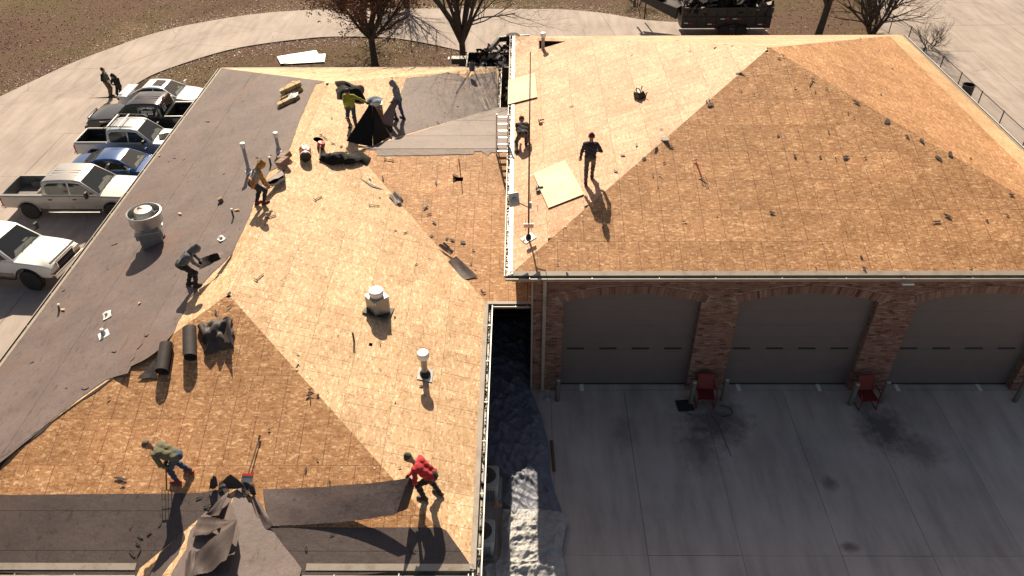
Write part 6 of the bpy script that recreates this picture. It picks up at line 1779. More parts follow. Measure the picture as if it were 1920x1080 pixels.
s_ = MB(); s_.box((0, -.34, .10), (.26, .06, .04)); s_.build('collar', M['red'], sv)
s_ = MB(); s_.box((0, -.46, .08), (.27, .22, .018), Matrix.Rotation(.25, 3, 'X')); s_.build('blade', M['galv'], sv)
for lab, F, px, a in (('dark hammer lying below the slate hooded man', wR, (487, 520), 70), ('hammer lying between the ochre hooded man and the square vent', wR, (597, 372), 62), ('hammer lying close to the ridge felt strip on the connector', cF, (730, 300), 75),
                      ('claw hammer near the grey felt wad on the bare slope', wR, (702, 386), 20), ('hammer standing off the boards at the hip below the white pipe', wF, (582, 742), 10), ('hammer lying by the round hole', wR, (607, 258), -35), ('hammer on the garage hip beside a torn felt scrap', gF, (1520, 155), -30), ('dark hammer near the shadow of the ochre hooded man', wR, (508, 407), 50)):
    hammer(lab, F.frame(F.hit(*px) + F.N * .012, rad(a)))
pb_ = thing('pry_bar', 'flat pry bar standing on end in the bare right slope', 'pry bar', up_frame(wR, (664, 640)))
s_ = MB(); s_.box((0, 0, .16), (.05, .02, .36)); s_.build('bar', M['steel'], pb_)
pt_ = thing('pry_bar', 'long wood handled tool standing at the square hole of the connector', 'tool', up_frame(cF, (864, 330)))
s_ = MB(); s_.tube([(0, 0, 0), (-.05, .15, .62)], .016, 6); s_.build('handle', M['wood_dark'], pt_); s_ = MB(); s_.box((-.2, -.05, .05), (.2, .16, .03), Matrix.Rotation(.4, 3, 'Y')); s_.build('blade', M['wood_dark'], pt_)
# loose boards on the garage roof
def loose_board(label, pts, F, lift):
    P = [F.hit(*p) + F.N * lift for p in pts]
    root = thing('plywood_sheet', label, 'board', sum(P, V3()) / len(P))
    s_ = MB(); s_.prism(P, F.N, .012); U = (P[1] - P[0]).normalized(); W_ = F.N.cross(U)
    s_.build('board', M['osb_pale'], root, world=True, uvs=[((V3(p) - P[0]).dot(W_), (V3(p) - P[0]).dot(U)) for p in s_.v])
M['osb_pale'] = osb('pale_smooth_board', (.62, .52, .36), (.70, .60, .43), (.78, .69, .53), lines=.3)
loose_board('pale square board lying below the crouching man on the garage roof', [(1000, 327), (1060, 302), (1096, 366), (1029, 392)], gL, .05)
loose_board('pale board overhanging the left eave of the garage roof', [(954, 152), (1004, 138), (1008, 184), (953, 198)], gL, .06)
# nail guns and small tools
def nail_gun(label, F, px, ang, sc=1.0):
    root = thing('nail_gun', label, 'nail gun', F.frame(F.hit(*px) + F.N * .012, ang) @ Matrix.Scale(sc, 4))
    s_ = MB(); s_.lathe([(.055, -.12), (.06, 0), (.05, .08), (.02, .12), (.015, .2)], 12, Matrix.Translation((0, 0, .07)) @ Matrix.Rotation(math.pi / 2, 4, 'X')); s_.build('barrel', M['black'], root, smooth=40)
    s_ = MB(); s_.tube([(0, .02, .07), (.1, .04, .07), (.19, .04, .06)], [.03, .025, .028], 7); s_.build('grip', M['black_rubber'], root)
    s_ = MB(); s_.lathe([(.06, -.03), (.065, 0), (.06, .03), (0, .03)], 12, Matrix.Translation((.06, -.12, .06))); s_.build('magazine', M['orange'] if sc < 1 else M['black_metal'], root, smooth=40)
nail_gun('black nail gun lying to the left of the pale square board', gL, (1009, 357), rad(80), 1.0)
nail_gun('small brown nail gun beside the crouching man', gL, (1013, 230), rad(90), .9)
bag = thing('tool_bag', 'black tool bag alone in the middle of the bright garage slope', 'bag', gL.frame(gL.hit(1200, 182), rad(30)))
nz2 = ridged(61); s_ = MB(); s_.box((0, 0, .12), (.44, .32, .24), taper=.8); s_.build('bag_body', M['black'], bag, bevel=.05)
s_ = MB(); s_.tube([(-.15, 0, .22), (-.08, 0, .36), (.08, 0, .36), (.15, 0, .22)], .018, 6); s_.tube([(.2, .1, .1), (.32, .15, .2), (.3, .05, .05)], .015, 6); s_.build('handle', M['black_rubber'], bag)
s_ = MB(); s_.tube([(.0, .12, .24), (.05, .18, .38)], .02, 6); s_.build('tool', M['steel'], bag)
bk = thing('bucket', 'blue grey bucket lying on the far eave of the house', 'bucket', wB.frame(wB.hit(885, 134) + wB.N * .02, 0))
s_ = MB(); s_.lathe([(0, 0), (.13, 0), (.15, .36), (.16, .36), (.16, .38), (.14, .38), (.12, .02)], 18); s_.build('pail', simple('blue_grey_plastic', (.11, .12, .15), .5, .1, 9), bk, smooth=35)
# ladder
la, lb = cF.hit(931, 289), cF.hit(951, 291); ud = V3((.02, .25, 1.0)).normalized(); LL = 1.45
ld = thing('ladder', 'short aluminium ladder standing between the connector roof and the garage eave', 'ladder', (la + lb) / 2)
wv_ = (lb - la); wv_.z = 0; wv_ = wv_.normalized() * .42; a0_ = V3((la.x, la.y, cF.z(la.x, la.y)))
for p in (a0_, a0_ + wv_):
    s_ = MB(); s_.tube([p, p + ud * LL], .03, 6); s_.build('rail', M['alu'], ld, world=True)
    s_ = MB(); s_.tube([p + V3((0, .55, -.05)), p + ud * (LL - .03)], .022, 6); s_.build('rear_leg', M['alu'], ld, world=True)
    s_ = MB(); s_.box(p + ud * (LL + .02), (.06, .06, .07)); s_.build('end_cap', M['white_cap'], ld, world=True)
for k_ in range(6):
    s_ = MB(); q = a0_ + ud * (.12 + k_ * .255); s_.box(q + wv_ / 2, (.42, .06, .035)); s_.build('rung', M['alu'], ld, world=True)
# antenna mast
am = thing('antenna_mast', 'very tall thin dark antenna mast with flat panels at the garage roof corner', 'antenna', up_frame(gL, (991, 447)))
s_ = MB(); s_.tube([(0, 0, -.1), (0, 0, 2.2), (0.01, 0, 5.9)], [.028, .024, .012], 8); s_.build('mast', M['black_metal'], am)
s_ = MB(); f = gL.frame(V3((0, 0, 0)), .5); s_.add([f @ V3((x * .2, y * .2, z)) for z in (.01, .02) for x, y in ((-1, -1), (1, -1), (1, 1), (-1, 1))], [(3, 2, 1, 0), (4, 5, 6, 7), (0, 1, 5, 4), (1, 2, 6, 5), (2, 3, 7, 6), (3, 0, 4, 7)]); s_.build('base_plate', M['galv_dull'], am)
s_ = MB(); s_.lathe([(.09, .02), (.07, .12), (.03, .16)], 12); s_.build('boot', M['black_rubber'], am, smooth=50)
s_ = MB(); s_.box((0, -.04, .50), (.30, .03, .16), Matrix.Rotation(.15, 3, 'X')); s_.build('flat_panel', M['galv'], am)
for xx in (-.09, .09):
    s_ = MB(); s_.tube([(xx, -.03, .30), (xx, -.03, .74)], .006, 5); s_.build('rod', M['steel'], am)
s_ = MB(); s_.tube([(0, 0, 1.12), (-.35, .05, 1.28)], .018, 6); s_.build('arm', M['galv_dull'], am)
s_ = MB(); s_.box((-.44, .06, 1.36), (.32, .05, .42), Matrix.Rotation(.35, 3, 'Z') @ Matrix.Rotation(-.3, 3, 'X')); s_.build('square_panel', M['galv'], am, bevel=.01)
s_ = MB(); s_.lathe([(.10, -.02), (.11, .02), (0, .05)], 12, Matrix.Translation((-.40, .0, 1.34)) @ Matrix.Rotation(1.3, 4, 'X')); s_.build('housing', M['pvc'], am)
s_ = MB(); s_.tube([(0, 0, 1.0), (.26, -.02, 1.02)], .012, 5); s_.tube([(.26, -.02, 1.0), (.26, -.02, 1.25)], .01, 5); s_.build('side_bracket', M['white_cap'], am)
s_ = MB(); s_.box((.05, 0, 1.2), (.07, .08, .2)); s_.build('clamp', M['galv_dull'], am)
s_ = MB(); s_.tube([(.045, 0, 1.3), (.05, 0, 1.6)], .01, 5); s_.build('coax', M['orange'], am)
# white flashing scraps on the felt
for lab, px, a, sz in (('bent white flashing plate lying low on the left felt slope', (202, 592), 30, (.42, .26)), ('crumpled white flashing scrap close to the slate hooded man', (416, 449), 40, (.36, .2))):
    r_ = thing('flashing_plate', lab, 'flashing', wL.frame(wL.hit(*px) + wL.N * .015, rad(a)))
    nz = noise3(len(lab)); grid_mesh('plate', lambda s_, t, sz=sz, nz=nz: V3(((s_ - .5) * sz[0], (t - .5) * sz[1], .03 + .04 * nz(s_ * 4, t * 4, 1.2))), 8, 6, M['white_cap'], r_, world=False, smooth=25)
    s_ = MB(); s_.lathe([(.06, .03), (.04, .09)], 10); s_.build('collar', M['pvc'], r_)
# wood splinters on the felt
for i, (px, a, L) in enumerate((((339, 402), 40, .34), ((446, 395), 60, .3), ((120, 582), 50, .3), ((300, 293), 20, .18), ((263, 570), 10, .12))):
    r_ = thing('wood_chip', ('pointed splinter of pale board near the exhaust fan', 'pale splinter beside the steel pipe stub near the felt edge', 'pale wood chip beside the bent pipe stub', 'pale wood chip at the left eave by the blue sedan', 'small wood chip at the edge of the felt')[i], 'wood chip', wL.frame(wL.hit(*px) + wL.N * .02, rad(a)))
    s_ = MB(); s_.prism([V3((-L / 2, -.02, .03)), V3((-L * .1, -.05, .03)), V3((L / 2, 0, .04)), V3((0, .05, .03)), V3((-L * .3, .03, .02))], (0, 0, 1), .012); s_.build('chip', M['osb'], r_, uvs=[(p[0], p[1]) for p in s_.v])
# scraps
def scrap(F, px, size, seed, lab, group, mat=None, lift=.016):
    rn = random.Random(seed * 7 + 1); k = rn.randrange(5, 9); cv = rn.uniform(-.3, .35); el = rn.uniform(.35, 1)
    r_ = thing('felt_scrap', lab, 'felt scrap', F.frame(F.hit(*px) + F.N * lift, rn.uniform(0, 6.28)), group)
    pts = []
    for i in range(k):
        a = 2 * math.pi * i / k + rn.uniform(-.3, .3); q = size * rn.uniform(.35, .6); x, y = q * math.cos(a) * rn.uniform(.8, 1.5), q * math.sin(a) * rn.uniform(.5, .9) * el
        pts.append(V3((x, y, max(0, .008 + cv * x * x / size + rn.uniform(0, .012)))))
    c_ = sum(pts, V3()) / k
    s_ = MB(); vs = [c_] + pts + [c_ - V3((0, 0, .006))] + [p - V3((0, 0, .006)) for p in pts]
    s_.add(vs, [(0, 1 + i, 1 + (i + 1) % k) for i in range(k)] + [(k + 1, k + 2 + (i + 1) % k, k + 2 + i) for i in range(k)] + [(1 + i, k + 2 + i, k + 2 + (i + 1) % k, 1 + (i + 1) % k) for i in range(k)])
    s_.build('scrap', mat or M['felt_fresh'], r_)
zone = {'gF': (gF, 'torn black felt scrap lying on the dark front slope of the garage', 'felt scraps on the garage front slope'), 'gR': (gR, 'torn black felt scrap lying on the right slope of the garage', 'felt scraps on the garage right slope'),
        'gL': (gL, 'torn grey felt scrap lying on the bright left slope of the garage', 'felt scraps on the garage left slope'), 'wR': (wR, 'torn felt scrap lying on the bare right slope of the house', 'felt scraps on the house right slope'),
        'cF': (cF, 'torn felt scrap lying on the connector boards', 'felt scraps on the connector'), 'wF': (wF, 'torn felt scrap lying on the front slope of the house', 'felt scraps on the house front slope'), 'wL': (wL, 'torn felt scrap lying on the felted left slope', 'felt scraps on the left slope'), 'wB': (wB, 'dark scrap lying on the far slope of the house', 'scraps on the far slope'), 'gB': (gB, 'dark scrap lying on the far slope of the garage', 'scraps on the garage far slope')}
SC = [('gF', 1331, 197, .5), ('gF', 1325, 190, .3), ('gF', 1459, 255, .3), ('gF', 1414, 178, .2), ('gF', 1390, 171, .18), ('gF', 1402, 148, .2), ('gF', 1460, 110, .35), ('gF', 1605, 192, .5), ('gF', 1590, 213, .2), ('gF', 1601, 221, .18), ('gF', 1553, 247, .25), ('gF', 1664, 228, .7), ('gF', 1700, 256, .35), ('gF', 1728, 264, .5), ('gF', 1782, 290, .6), ('gF', 1759, 297, .55), ('gF', 1490, 293, .4), ('gF', 1538, 295, .3), ('gF', 1567, 299, .25), ('gF', 1585, 296, .5), ('gF', 1622, 296, .3), ('gF', 1447, 399, .4), ('gF', 1776, 405, .5), ('gF', 1757, 416, .5), ('gF', 1283, 416, .3), ('gF', 1615, 483, .35), ('gF', 1850, 414, .3), ('gF', 1888, 404, .35), ('gF', 1402, 287, .15), ('gF', 1224, 329, .18), ('gF', 1237, 328, .25), ('gF', 1233, 350, .15), ('gF', 1208, 298, .35), ('gF', 1245, 306, .2), ('gF', 1260, 277, .3), ('gF', 1490, 165, .25), ('gF', 1528, 172, .3), ('gF', 1548, 166, .22), ('gF', 1648, 347, .15), ('gF', 1633, 361, .18), ('gF', 1794, 354, .15), ('gF', 1895, 365, .3), ('gF', 1620, 505, .4), ('gF', 1045, 496, .15), ('gF', 1820, 503, .3), ('gF', 1530, 504, .2), ('gF', 1345, 404, .12),
      ('gR', 1521, 106, .3), ('gR', 1570, 82, .3), ('gR', 1466, 102, .3), ('gR', 1745, 178, .25), ('gR', 1652, 178, .3), ('gR', 1672, 129, .3), ('gR', 1647, 96, .15), ('gR', 1819, 297, .3), ('gR', 1627, 99, .15), ('gR', 1612, 73, .25),
      ('gL', 1246, 262, .6), ('gL', 1230, 276, .4), ('gL', 1168, 292, .3), ('gL', 1194, 273, .35), ('gL', 1155, 322, .3), ('gL', 1057, 463, .2), ('gL', 983, 452, .18), ('gL', 976, 216, .12), ('gL', 1072, 200, .25), ('gL', 1385, 137, .5), ('gL', 1330, 187, .3), ('gL', 1240, 243, .25), ('gL', 1132, 303, .12), ('gL', 1294, 96, .2),
      ('wR', 712, 371, .2), ('wR', 742, 433, .25), ('wR', 760, 437, .4), ('wR', 694, 337, .35), ('wR', 780, 496, .3), ('wR', 805, 486, .2), ('wR', 741, 755, .2), ('wR', 697, 694, .12), ('wR', 712, 693, .12), ('wR', 634, 630, .15), ('wR', 740, 595, .25), ('wR', 713, 647, .15), ('wR', 625, 270, .45), ('wR', 640, 275, .5), ('wR', 650, 285, .3), ('wR', 622, 222, .4), ('wR', 790, 725, .25), ('wR', 749, 877, .2), ('wR', 670, 148, .25), ('wR', 840, 137, .3), ('wR', 858, 200, .25), ('wR', 820, 230, .45), ('wR', 834, 212, .15), ('wR', 905, 225, .3),
      ('cF', 718, 335, .4), ('cF', 818, 344, .5), ('cF', 857, 312, .2), ('cF', 852, 332, .4), ('cF', 798, 390, .4), ('cF', 806, 402, .4), ('cF', 814, 418, .4), ('cF', 809, 443, .25), ('cF', 888, 469, .25), ('cF', 883, 494, .2), ('cF', 892, 504, .18), ('cF', 862, 310, .15), ('cF', 868, 455, .4), ('cF', 848, 451, .4), ('cF', 838, 448, .3), ('cF', 908, 550, .4), ('cF', 903, 545, .25), ('cF', 947, 434, .15),
      ('wF', 226, 898, .5), ('wF', 233, 908, .3), ('wF', 405, 586, .3), ('wF', 430, 551, .3), ('wF', 714, 912, .35), ('wF', 580, 741, .3), ('wF', 558, 688, .25), ('wF', 596, 742, .15), ('wF', 560, 668, .15), ('wF', 205, 747, .2), ('wF', 430, 575, .25), ('wF', 574, 880, .2), ('wF', 505, 806, .15), ('wF', 596, 862, .12), ('wF', 619, 907, .25), ('wF', 259, 1020, .25), ('wF', 265, 1005, .3), ('wF', 250, 1040, .3), ('wF', 262, 1035, .3), ('wF', 245, 990, .2), ('wF', 280, 1000, .2), ('wF', 623, 1005, .25), ('wF', 575, 1030, .2), ('wF', 300, 985, .2), ('wF', 390, 950, .3), ('wF', 372, 935, .3),
      ('wL', 275, 628, .45), ('wL', 262, 650, .5), ('wL', 162, 728, .4), ('wL', 215, 660, .35), ('wL', 61, 680, .3), ('wL', 125, 728, .15), ('wL', 216, 458, .5), ('wL', 390, 228, .5), ('wL', 328, 297, .3), ('wL', 317, 303, .25), ('wL', 345, 300, .25), ('wL', 420, 327, .25), ('wL', 345, 328, .2), ('wL', 487, 300, .5), ('wL', 483, 296, .35), ('wL', 505, 293, .4), ('wL', 249, 673, .3), ('wL', 305, 385, .15), ('wL', 450, 430, .12), ('wL', 203, 505, .15), ('wL', 120, 545, .2), ('wL', 500, 262, .12), ('wL', 455, 190, .2), ('wL', 520, 200, .15),
      ('wB', 653, 133, .5), ('wB', 590, 137, .4), ('wB', 705, 138, .3), ('wB', 740, 138, .3), ('gB', 1360, 84, .4), ('gB', 1373, 86, .25), ('gB', 1268, 77, .3), ('gB', 1180, 80, .25), ('gB', 1340, 85, .25)]
LMK = {'gF': [('red handled fork', 1310, 322), ('hammer on the garage hip', 1520, 155), ('garage roof peak', 1444, 90), ('walking man', 1104, 300), ('garage gutter', 1600, 512), ('right picture edge', 1915, 390)],
       'gR': [('garage roof peak', 1444, 90), ('black open topped bin', 1817, 165), ('far garage corner', 1690, 63)], 'gL': [('black tool bag', 1200, 182), ('walking man', 1104, 300), ('antenna mast foot', 991, 445), ('garage roof peak', 1444, 90), ('crouching man', 978, 255)],
       'wR': [('white capped curb vent', 710, 565), ('white capped pipe', 797, 690), ('grey felt wad', 742, 372), ('black felt bunch', 645, 300), ('blue grey cloth', 706, 190), ('man in red', 800, 890), ('blue grey bucket', 885, 140), ('ladder', 941, 265)],
       'cF': [('grey felt wad', 742, 372), ('half rolled felt piece', 838, 466), ('square hole', 861, 336), ('alcove gutter', 940, 572)], 'wF': [('roofing shovel', 473, 865), ('left roll', 312, 675), ('hip peak', 430, 553), ('man in olive', 330, 870), ('long felt strip', 640, 940), ('porch peak', 430, 900)],
       'wL': [('exhaust fan', 275, 420), ('white flashing plate', 202, 592), ('ochre hooded man', 485, 350), ('blue sedan', 290, 300), ('tan bundles', 548, 178), ('lower left corner', 40, 820)], 'wB': [('bare tree', 868, 118), ('rusty oak', 703, 118)], 'gB': [('white capped pipe', 1016, 75), ('garage roof peak', 1444, 90)]}
ORD = ['nearest', 'second nearest', 'third nearest', 'fourth nearest', 'fifth nearest', 'sixth nearest', 'seventh nearest', 'eighth nearest', 'ninth nearest', 'tenth nearest'] + ['%dth nearest' % k for k in range(11, 40)]
PLACE = {'gF': 'on the front slope', 'gR': 'on the right slope', 'gL': 'on the bright slope', 'wR': 'on bare boards', 'cF': 'on the connector', 'wF': 'on the front slope', 'wL': 'on the felted slope', 'wB': 'on the far slope', 'gB': 'on the far slope'}
near = {}
for i, (zn, x, y, sz) in enumerate(SC):
    nm, lx, ly = min(LMK[zn], key=lambda q: math.hypot(q[1] - x, q[2] - y))
    near.setdefault((zn, nm), []).append((math.hypot(lx - x, ly - y), i, (x - lx, y - ly)))
lab_of = {}
for (zn, nm), ls in near.items():
    for k, (dist_, i, (dx, dy)) in enumerate(sorted(ls)):
        side_ = ('right of' if dx > 0 else 'left of') if abs(dx) > abs(dy) else ('below' if dy > 0 else 'above')
        col_ = 'grey' if zn in ('gL', 'wL') else 'black'
        lab_of[i] = '%s scrap %s, %s to %s, %s' % (col_, PLACE[zn], ORD[k], nm, side_.replace(' of', ' side'))
for i, (zn, x, y, sz) in enumerate(SC):
    F, lab, grp = zone[zn]
    scrap(F, (x, y), sz * (.46 if zn in ('gF', 'gR', 'cF', 'wR') else .58), i, lab_of[i], grp, M['felt'] if zn in ('gL', 'wL') else M['felt_fresh'])

# ================================================================ IN FRONT OF THE GARAGE
def chair(p, yaw, lab):
    root = thing('patio_chair', lab, 'chair', at(p, yaw), 'red metal chairs by the brick piers')
    s_ = MB()
    s_.box((0, 0, .42), (.54, .50, .02)); s_.tube([(-.27, -.25, .42), (.27, -.25, .42)], .022, 7); s_.build('seat', M['chair_red'], root)
    R = Matrix.Rotation(-.28, 3, 'X')
    s_ = MB(); s_.box((0, .31, .72), (.52, .018, .56), R); s_.tube([(-.26, .38, .99), (.26, .38, .99)], .022, 7); s_.build('backrest', M['chair_red'], root)
    for sx in (-1, 1):
        s_ = MB(); s_.tube([(sx * .29, .26, .46), (sx * .31, .2, .66), (sx * .32, -.05, .66), (sx * .31, -.22, .62), (sx * .29, -.26, .42)], .018, 7); s_.build('armrest', M['chair_red'], root, smooth=50)
        s_ = MB(); s_.tube([(sx * .28, -.26, .42), (sx * .29, -.27, 0)], .018, 7); s_.build('leg', M['chair_red'], root)
        s_ = MB(); s_.tube([(sx * .27, .40, 1.0), (sx * .28, .26, .42), (sx * .29, .34, 0)], .018, 7); s_.build('leg', M['chair_red'], root)
        s_ = MB(); s_.tube([(sx * .29, -.27, .02), (sx * .29, .34, .02)], .015, 6); s_.build('runner', M['chair_red'], root)
chair((6.16, 18.28, 0), rad(-3), 'red metal chair at the left brick pier of the garage')
chair((11.45, 18.22, 0), rad(4), 'red metal chair between two bollards at the right brick pier')
BL = ['short grey bollard at the left corner of the first garage door', 'grey bollard left of the first red chair', 'grey bollard right of the first red chair', 'grey bollard left of the second red chair', 'grey bollard right of the second red chair', 'grey bollard at the right edge of the third garage door']
bm_ = simple('weathered_bollard', (.13, .12, .11), .8, .25, 9)
for (x, y), lab in zip(((1.27, 18.38), (5.72, 18.3), (6.80, 18.4), (10.98, 18.2), (12.02, 18.3), (16.5, 18.35)), BL):
    r_ = thing('bollard', lab, 'bollard', (x, y, 0), 'bollards at the garage piers')
    s_ = MB(); s_.lathe([(.085, 0), (.085, .95), (.07, 1.0), (0, 1.02)], 14); s_.build('post', bm_, r_, smooth=40)
    s_ = MB(); s_.lathe([(.16, 0), (.16, .012), (.085, .02)], 14); s_.build('collar', M['apron'], r_, smooth=40)
    s_ = MB(); s_.lathe([(.087, .98), (.06, 1.02), (0, 1.035)], 14); s_.build('cap', M['galv_dull'], r_, smooth=40)
mat_ = thing('rubber_mat', 'dark square mat on the ground left of the first chair', 'mat', (5.5, 18.15, .012)); s_ = MB(); s_.box((0, 0, .008), (.55, .5, .014), Matrix.Rotation(.1, 3, 'Z')); s_.build('pad', M['black_rubber'], mat_)
hs = thing('hose', 'thin dark hose looped on the ground beside the first chair', 'hose', (6.3, 17.9, .02))
s_ = MB(); s_.tube([(.3 + .42 * math.cos(a), .25 * math.sin(a), .012) for a in [k_ * .3 for k_ in range(-5, 6)]], .012, 5); s_.tube([(.0, -.2, .012), (.15, -.6, .012), (.2, -1.2, .012), (.28, -1.9, .012)], .008, 5); s_.tube([(-.55 - .25 * math.cos(a), .2 * math.sin(a), .012) for a in [k_ * .3 for k_ in range(-4, 5)]], .008, 5); s_.build('line', M['black_rubber'], hs, smooth=60)
for i, x in enumerate((1090, 1382, 1532, 1678, 1831)):
    p = GND.hit(x, 720); r_ = thing('floor_mark', 'white tape strip on the threshold, ' + ('under the left part of the first door', 'under the left part of the second door', 'under the right part of the second door', 'under the left part of the third door', 'under the right part of the third door')[i], 'tape mark', (p.x, 19.0, .010), 'white tape strips at the garage doors')
    s_ = MB(); s_.box((0, 0, .003), (.13, .34, .004)); s_.build('strip', M['white_cap'], r_)
valve = thing('drain_cap', 'pale round cap on a thin rod beside the downspout', 'cap', GND.hit(1026, 748)); s_ = MB(); s_.lathe([(.11, 0), (.12, .03), (.09, .06), (0, .07)], 12); s_.build('cap', M['pvc'], valve, smooth=40); s_ = MB(); s_.tube([(0, .02, .05), (0, .04, .4)], .012, 5); s_.build('rod', M['pvc'], valve)
# air conditioning units
def ac(p, yaw, lab):
    root = thing('air_conditioner', lab, 'air conditioner', at(p, yaw), 'air conditioners beside the house')
    w_, hh = .74, .82; k = MB()
    def rr_(w2, z): 
        c_ = .10; pts = []
        for cx_, cy_, a0 in ((w2 - c_, w2 - c_, 0), (-w2 + c_, w2 - c_, 90), (-w2 + c_, -w2 + c_, 180), (w2 - c_, -w2 + c_, 270)):
            for q in range(5): a = rad(a0 + q * 22.5); pts.append((cx_ + c_ * math.cos(a), cy_ + c_ * math.sin(a), z))
        return pts
    lev = [rr_(w_ / 2 - .01, .06), rr_(w_ / 2 - .01, hh - .08), rr_(w_ / 2 + .012, hh - .08), rr_(w_ / 2 + .012, hh - .02), rr_(w_ / 2 - .02, hh)]
    n_ = 20
    for r_ in lev: k.v += r_
    for i in range(len(lev) - 1):
        for j in range(n_): k.f.append((i * n_ + j, i * n_ + (j + 1) % n_, (i + 1) * n_ + (j + 1) % n_, (i + 1) * n_ + j)); k.m.append(0)
    k.f.append(tuple(range((len(lev) - 1) * n_, len(lev) * n_))); k.m.append(0)
    k.build('cabinet', M['ac_paint'], root, smooth=35)
    k = MB(); k.lathe([(.28, hh - .005), (.30, hh + .012), (.285, hh + .02)], 28)
    for q in range(5): rq = .06 + .05 * q; k.lathe([(rq, hh + .012), (rq + .012, hh + .02), (rq + .02, hh + .012)], 24)
    for q in range(12): a = q * math.pi / 6; k.tube([(.05 * math.cos(a), .05 * math.sin(a), hh + .016), (.29 * math.cos(a), .29 * math.sin(a), hh + .016)], .006, 4)
    k.build('fan_grille', M['black_metal'], root)
    k = MB(); k.lathe([(.0, hh + .003), (.28, hh + .003), (.28, hh + .006), (0, hh + .006)], 24); k.build('fan_well', M['dark_int'], root)
    k = MB(); k.lathe([(.06, hh + .02), (.055, hh + .035), (0, hh + .04)], 14); k.build('fan_hub', M['galv_dull'], root)
    for sx, sy in ((0, -1), (1, 0), (-1, 0), (0, 1)):
        for q in range(7):
            o_ = (q - 3) * .078; k = MB()
            k.box((sx * (w_ / 2) + (o_ if sx == 0 else 0), sy * (w_ / 2) + (o_ if sy == 0 else 0), .36), (.04 if sx == 0 else .02, .04 if sy == 0 else .02, .46)); k.build('louvre', M['ac_dark'], root)
    k = MB(); k.box((0, 0, .03), (.86, .86, .06)); k.build('pad', M['apron'], root)
M['ac_paint'] = simple('grey_ac_paint', (.36, .37, .36), .5, .1, 5); M['ac_dark'] = simple('ac_louvre', (.17, .17, .17), .6, .1, 5)
ac((-.98, 14.62, 0), 0, 'grey air conditioner beside the house wall, the farther of two')
ac((-1.05, 12.75, 0), 0, 'grey air conditioner beside the house wall, the nearer of two')
# tarps
def tarp(name, lab, outline_l, outline_r, y0, y1, z0, mat, seed, amp, nu=90, nv=230):
    nz = noise3(seed); rg_ = ridged(seed + 3, 7); rn_ = random.Random(seed + 31); cw = [(rn_.uniform(0, math.pi), rn_.uniform(.7, 2.4), rn_.uniform(0, 6), rn_.uniform(.5, 1), noise3(seed + 60 + q)) for q in range(12)]
    def crease(x, y):
        z = 0
        for a, q, c_, am_, nf in cw:
            w2 = .30 * nf(x * 1.7, y * 1.7, 1.5) + .10 * nf(y * 4, x * 4, 1.6)
            z += am_ * abs((((x + w2) * math.cos(a) + (y - w2) * math.sin(a)) * q + c_) % 2 - 1) ** 7
        return z / 3
    root = thing(name, lab, 'tarpaulin', (0.2, (y0 + y1) / 2, 0), 'tarps on the ground beside the house')
    def edge(tab, y):
        for i in range(len(tab) - 1):
            if tab[i][0] <= y <= tab[i + 1][0]:
                q = (y - tab[i][0]) / (tab[i + 1][0] - tab[i][0]); return tab[i][1] + (tab[i + 1][1] - tab[i][1]) * q
        return tab[-1][1] if y > tab[-1][0] else tab[0][1]
    def fn(s_, t):
        y = y0 + (y1 - y0) * t; xl, xr = edge(outline_l, y), edge(outline_r, y); x = xl + (xr - xl) * s_
        e_ = min(1, 6 * min(s_, 1 - s_) + .25, 10 * min(t, 1 - t) + .3)
        wx, wy = .18 * nz(x * 2.0, y * 2.0, 1.6), .18 * nz(y * 2.2 + 4, x * 2.1, 1.7)
        z = z0 + amp * e_ * (1.25 * crease(x, y) + .55 * crease(y * 2.3 + 3, x * 2.3) + .3 * rg_(x * .5, y * .5) + .35 * (nz(x * 2, y * 2) + 1))
        return V3((x + .03 * nz(y * 7, s_ * 3), y + .03 * nz(x * 5, y * 2), z))
    grid_mesh('sheet', fn, nu, nv, mat, root, th=.003, smooth=70)
M['tarp_blue'] = simple('blue_silver_tarp', (.16, .17, .215), .5, .3, 5, spec=.35, dirt=(.07, .08, .12), dirt_scale=2.5)
M['tarp_silver'] = simple('silver_tarp', (.34, .34, .345), .5, .25, 6, spec=.4, dirt=(.16, .17, .20), dirt_scale=3)
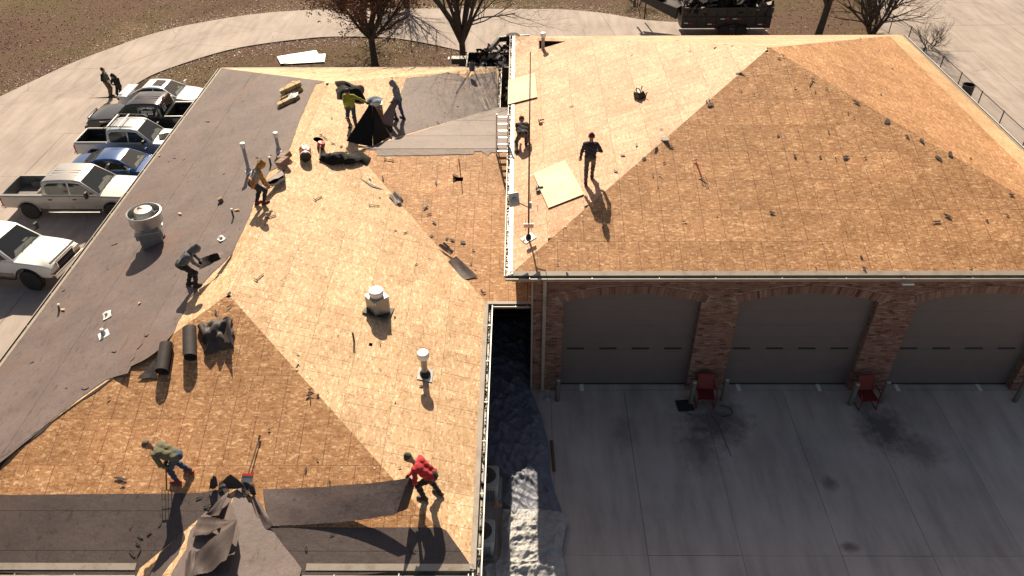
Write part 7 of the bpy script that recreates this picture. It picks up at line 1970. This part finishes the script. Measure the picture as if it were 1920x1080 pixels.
tarp('tarpaulin', 'crumpled dark blue tarp spread on the ground from the alcove to the first air conditioner', [(13.0, -.5), (13.6, -.5), (15.2, -.5), (15.7, -1.3), (22.7, -1.3)], [(13.0, 1.12), (13.9, 1.22), (14.6, 1.05), (15.3, .93), (16.6, .90), (17.6, .72), (18.4, .52), (18.8, .36), (22.7, .36)], 13.0, 22.7, .03, M['tarp_blue'], 5, .13)
tarp('tarpaulin', 'crumpled silver tarp on the ground, nearest the camera beside the air conditioners', [(8.5, -1.3), (11.9, -1.3), (12.3, -.55), (13.9, -.5)], [(8.5, 1.25), (11.5, 1.26), (12.6, 1.18), (13.2, 1.28), (13.6, 1.42), (13.9, 1.02)], 8.5, 13.9, .14, M['tarp_silver'], 12, .17)
block('carton', 'small tan block lying between the two air conditioners', 'block', GND, (933, 968), (.25, .16, .14), .2, M['brown_card'], .5)
wd_ = MB(); wd_.tube([(1.02, 16.6, .05), (1.06, 15.4, .05)], .05, 6); r_ = thing('wood_strip', 'dark narrow timber lying along the tarp edge', 'timber', (1.04, 16.0, 0)); wd_.build('strip', M['wood_dark'], r_, world=True)
# load on vehicles
r_ = thing('jacket', 'dark jacket dropped on the bonnet of the compact silver pickup', 'jacket', at((-17.55, 35.35, 1.12), .4)); rg_ = ridged(71)
grid_mesh('fabric', lambda s_, t: V3(((s_ - .5) * .75, (t - .5) * .6, .02 + .16 * rg_(s_ * 3, t * 3) * math.sin(math.pi * s_) * math.sin(math.pi * t))), 14, 12, blackc, r_, world=False, smooth=25)
r_ = thing('sack', 'cream sack slumped in the bed of the dusty silver pickup', 'sack', at((-21.35, 30.35, .74), .3)); nz = noise3(81)
s_ = MB(); s_.lathe([(0, 0), (.3, 0), (.36, .12), (.30, .28), (.16, .36), (.1, .42), (0, .42)], 14); o = s_.build('bag', simple('cream_sack', (.55, .47, .36), .8, .15, 9), r_, smooth=60)
for v in o.data.vertices: v.co *= 1 + .12 * nz(v.co.x * 9, v.co.y * 9 + v.co.z * 8)
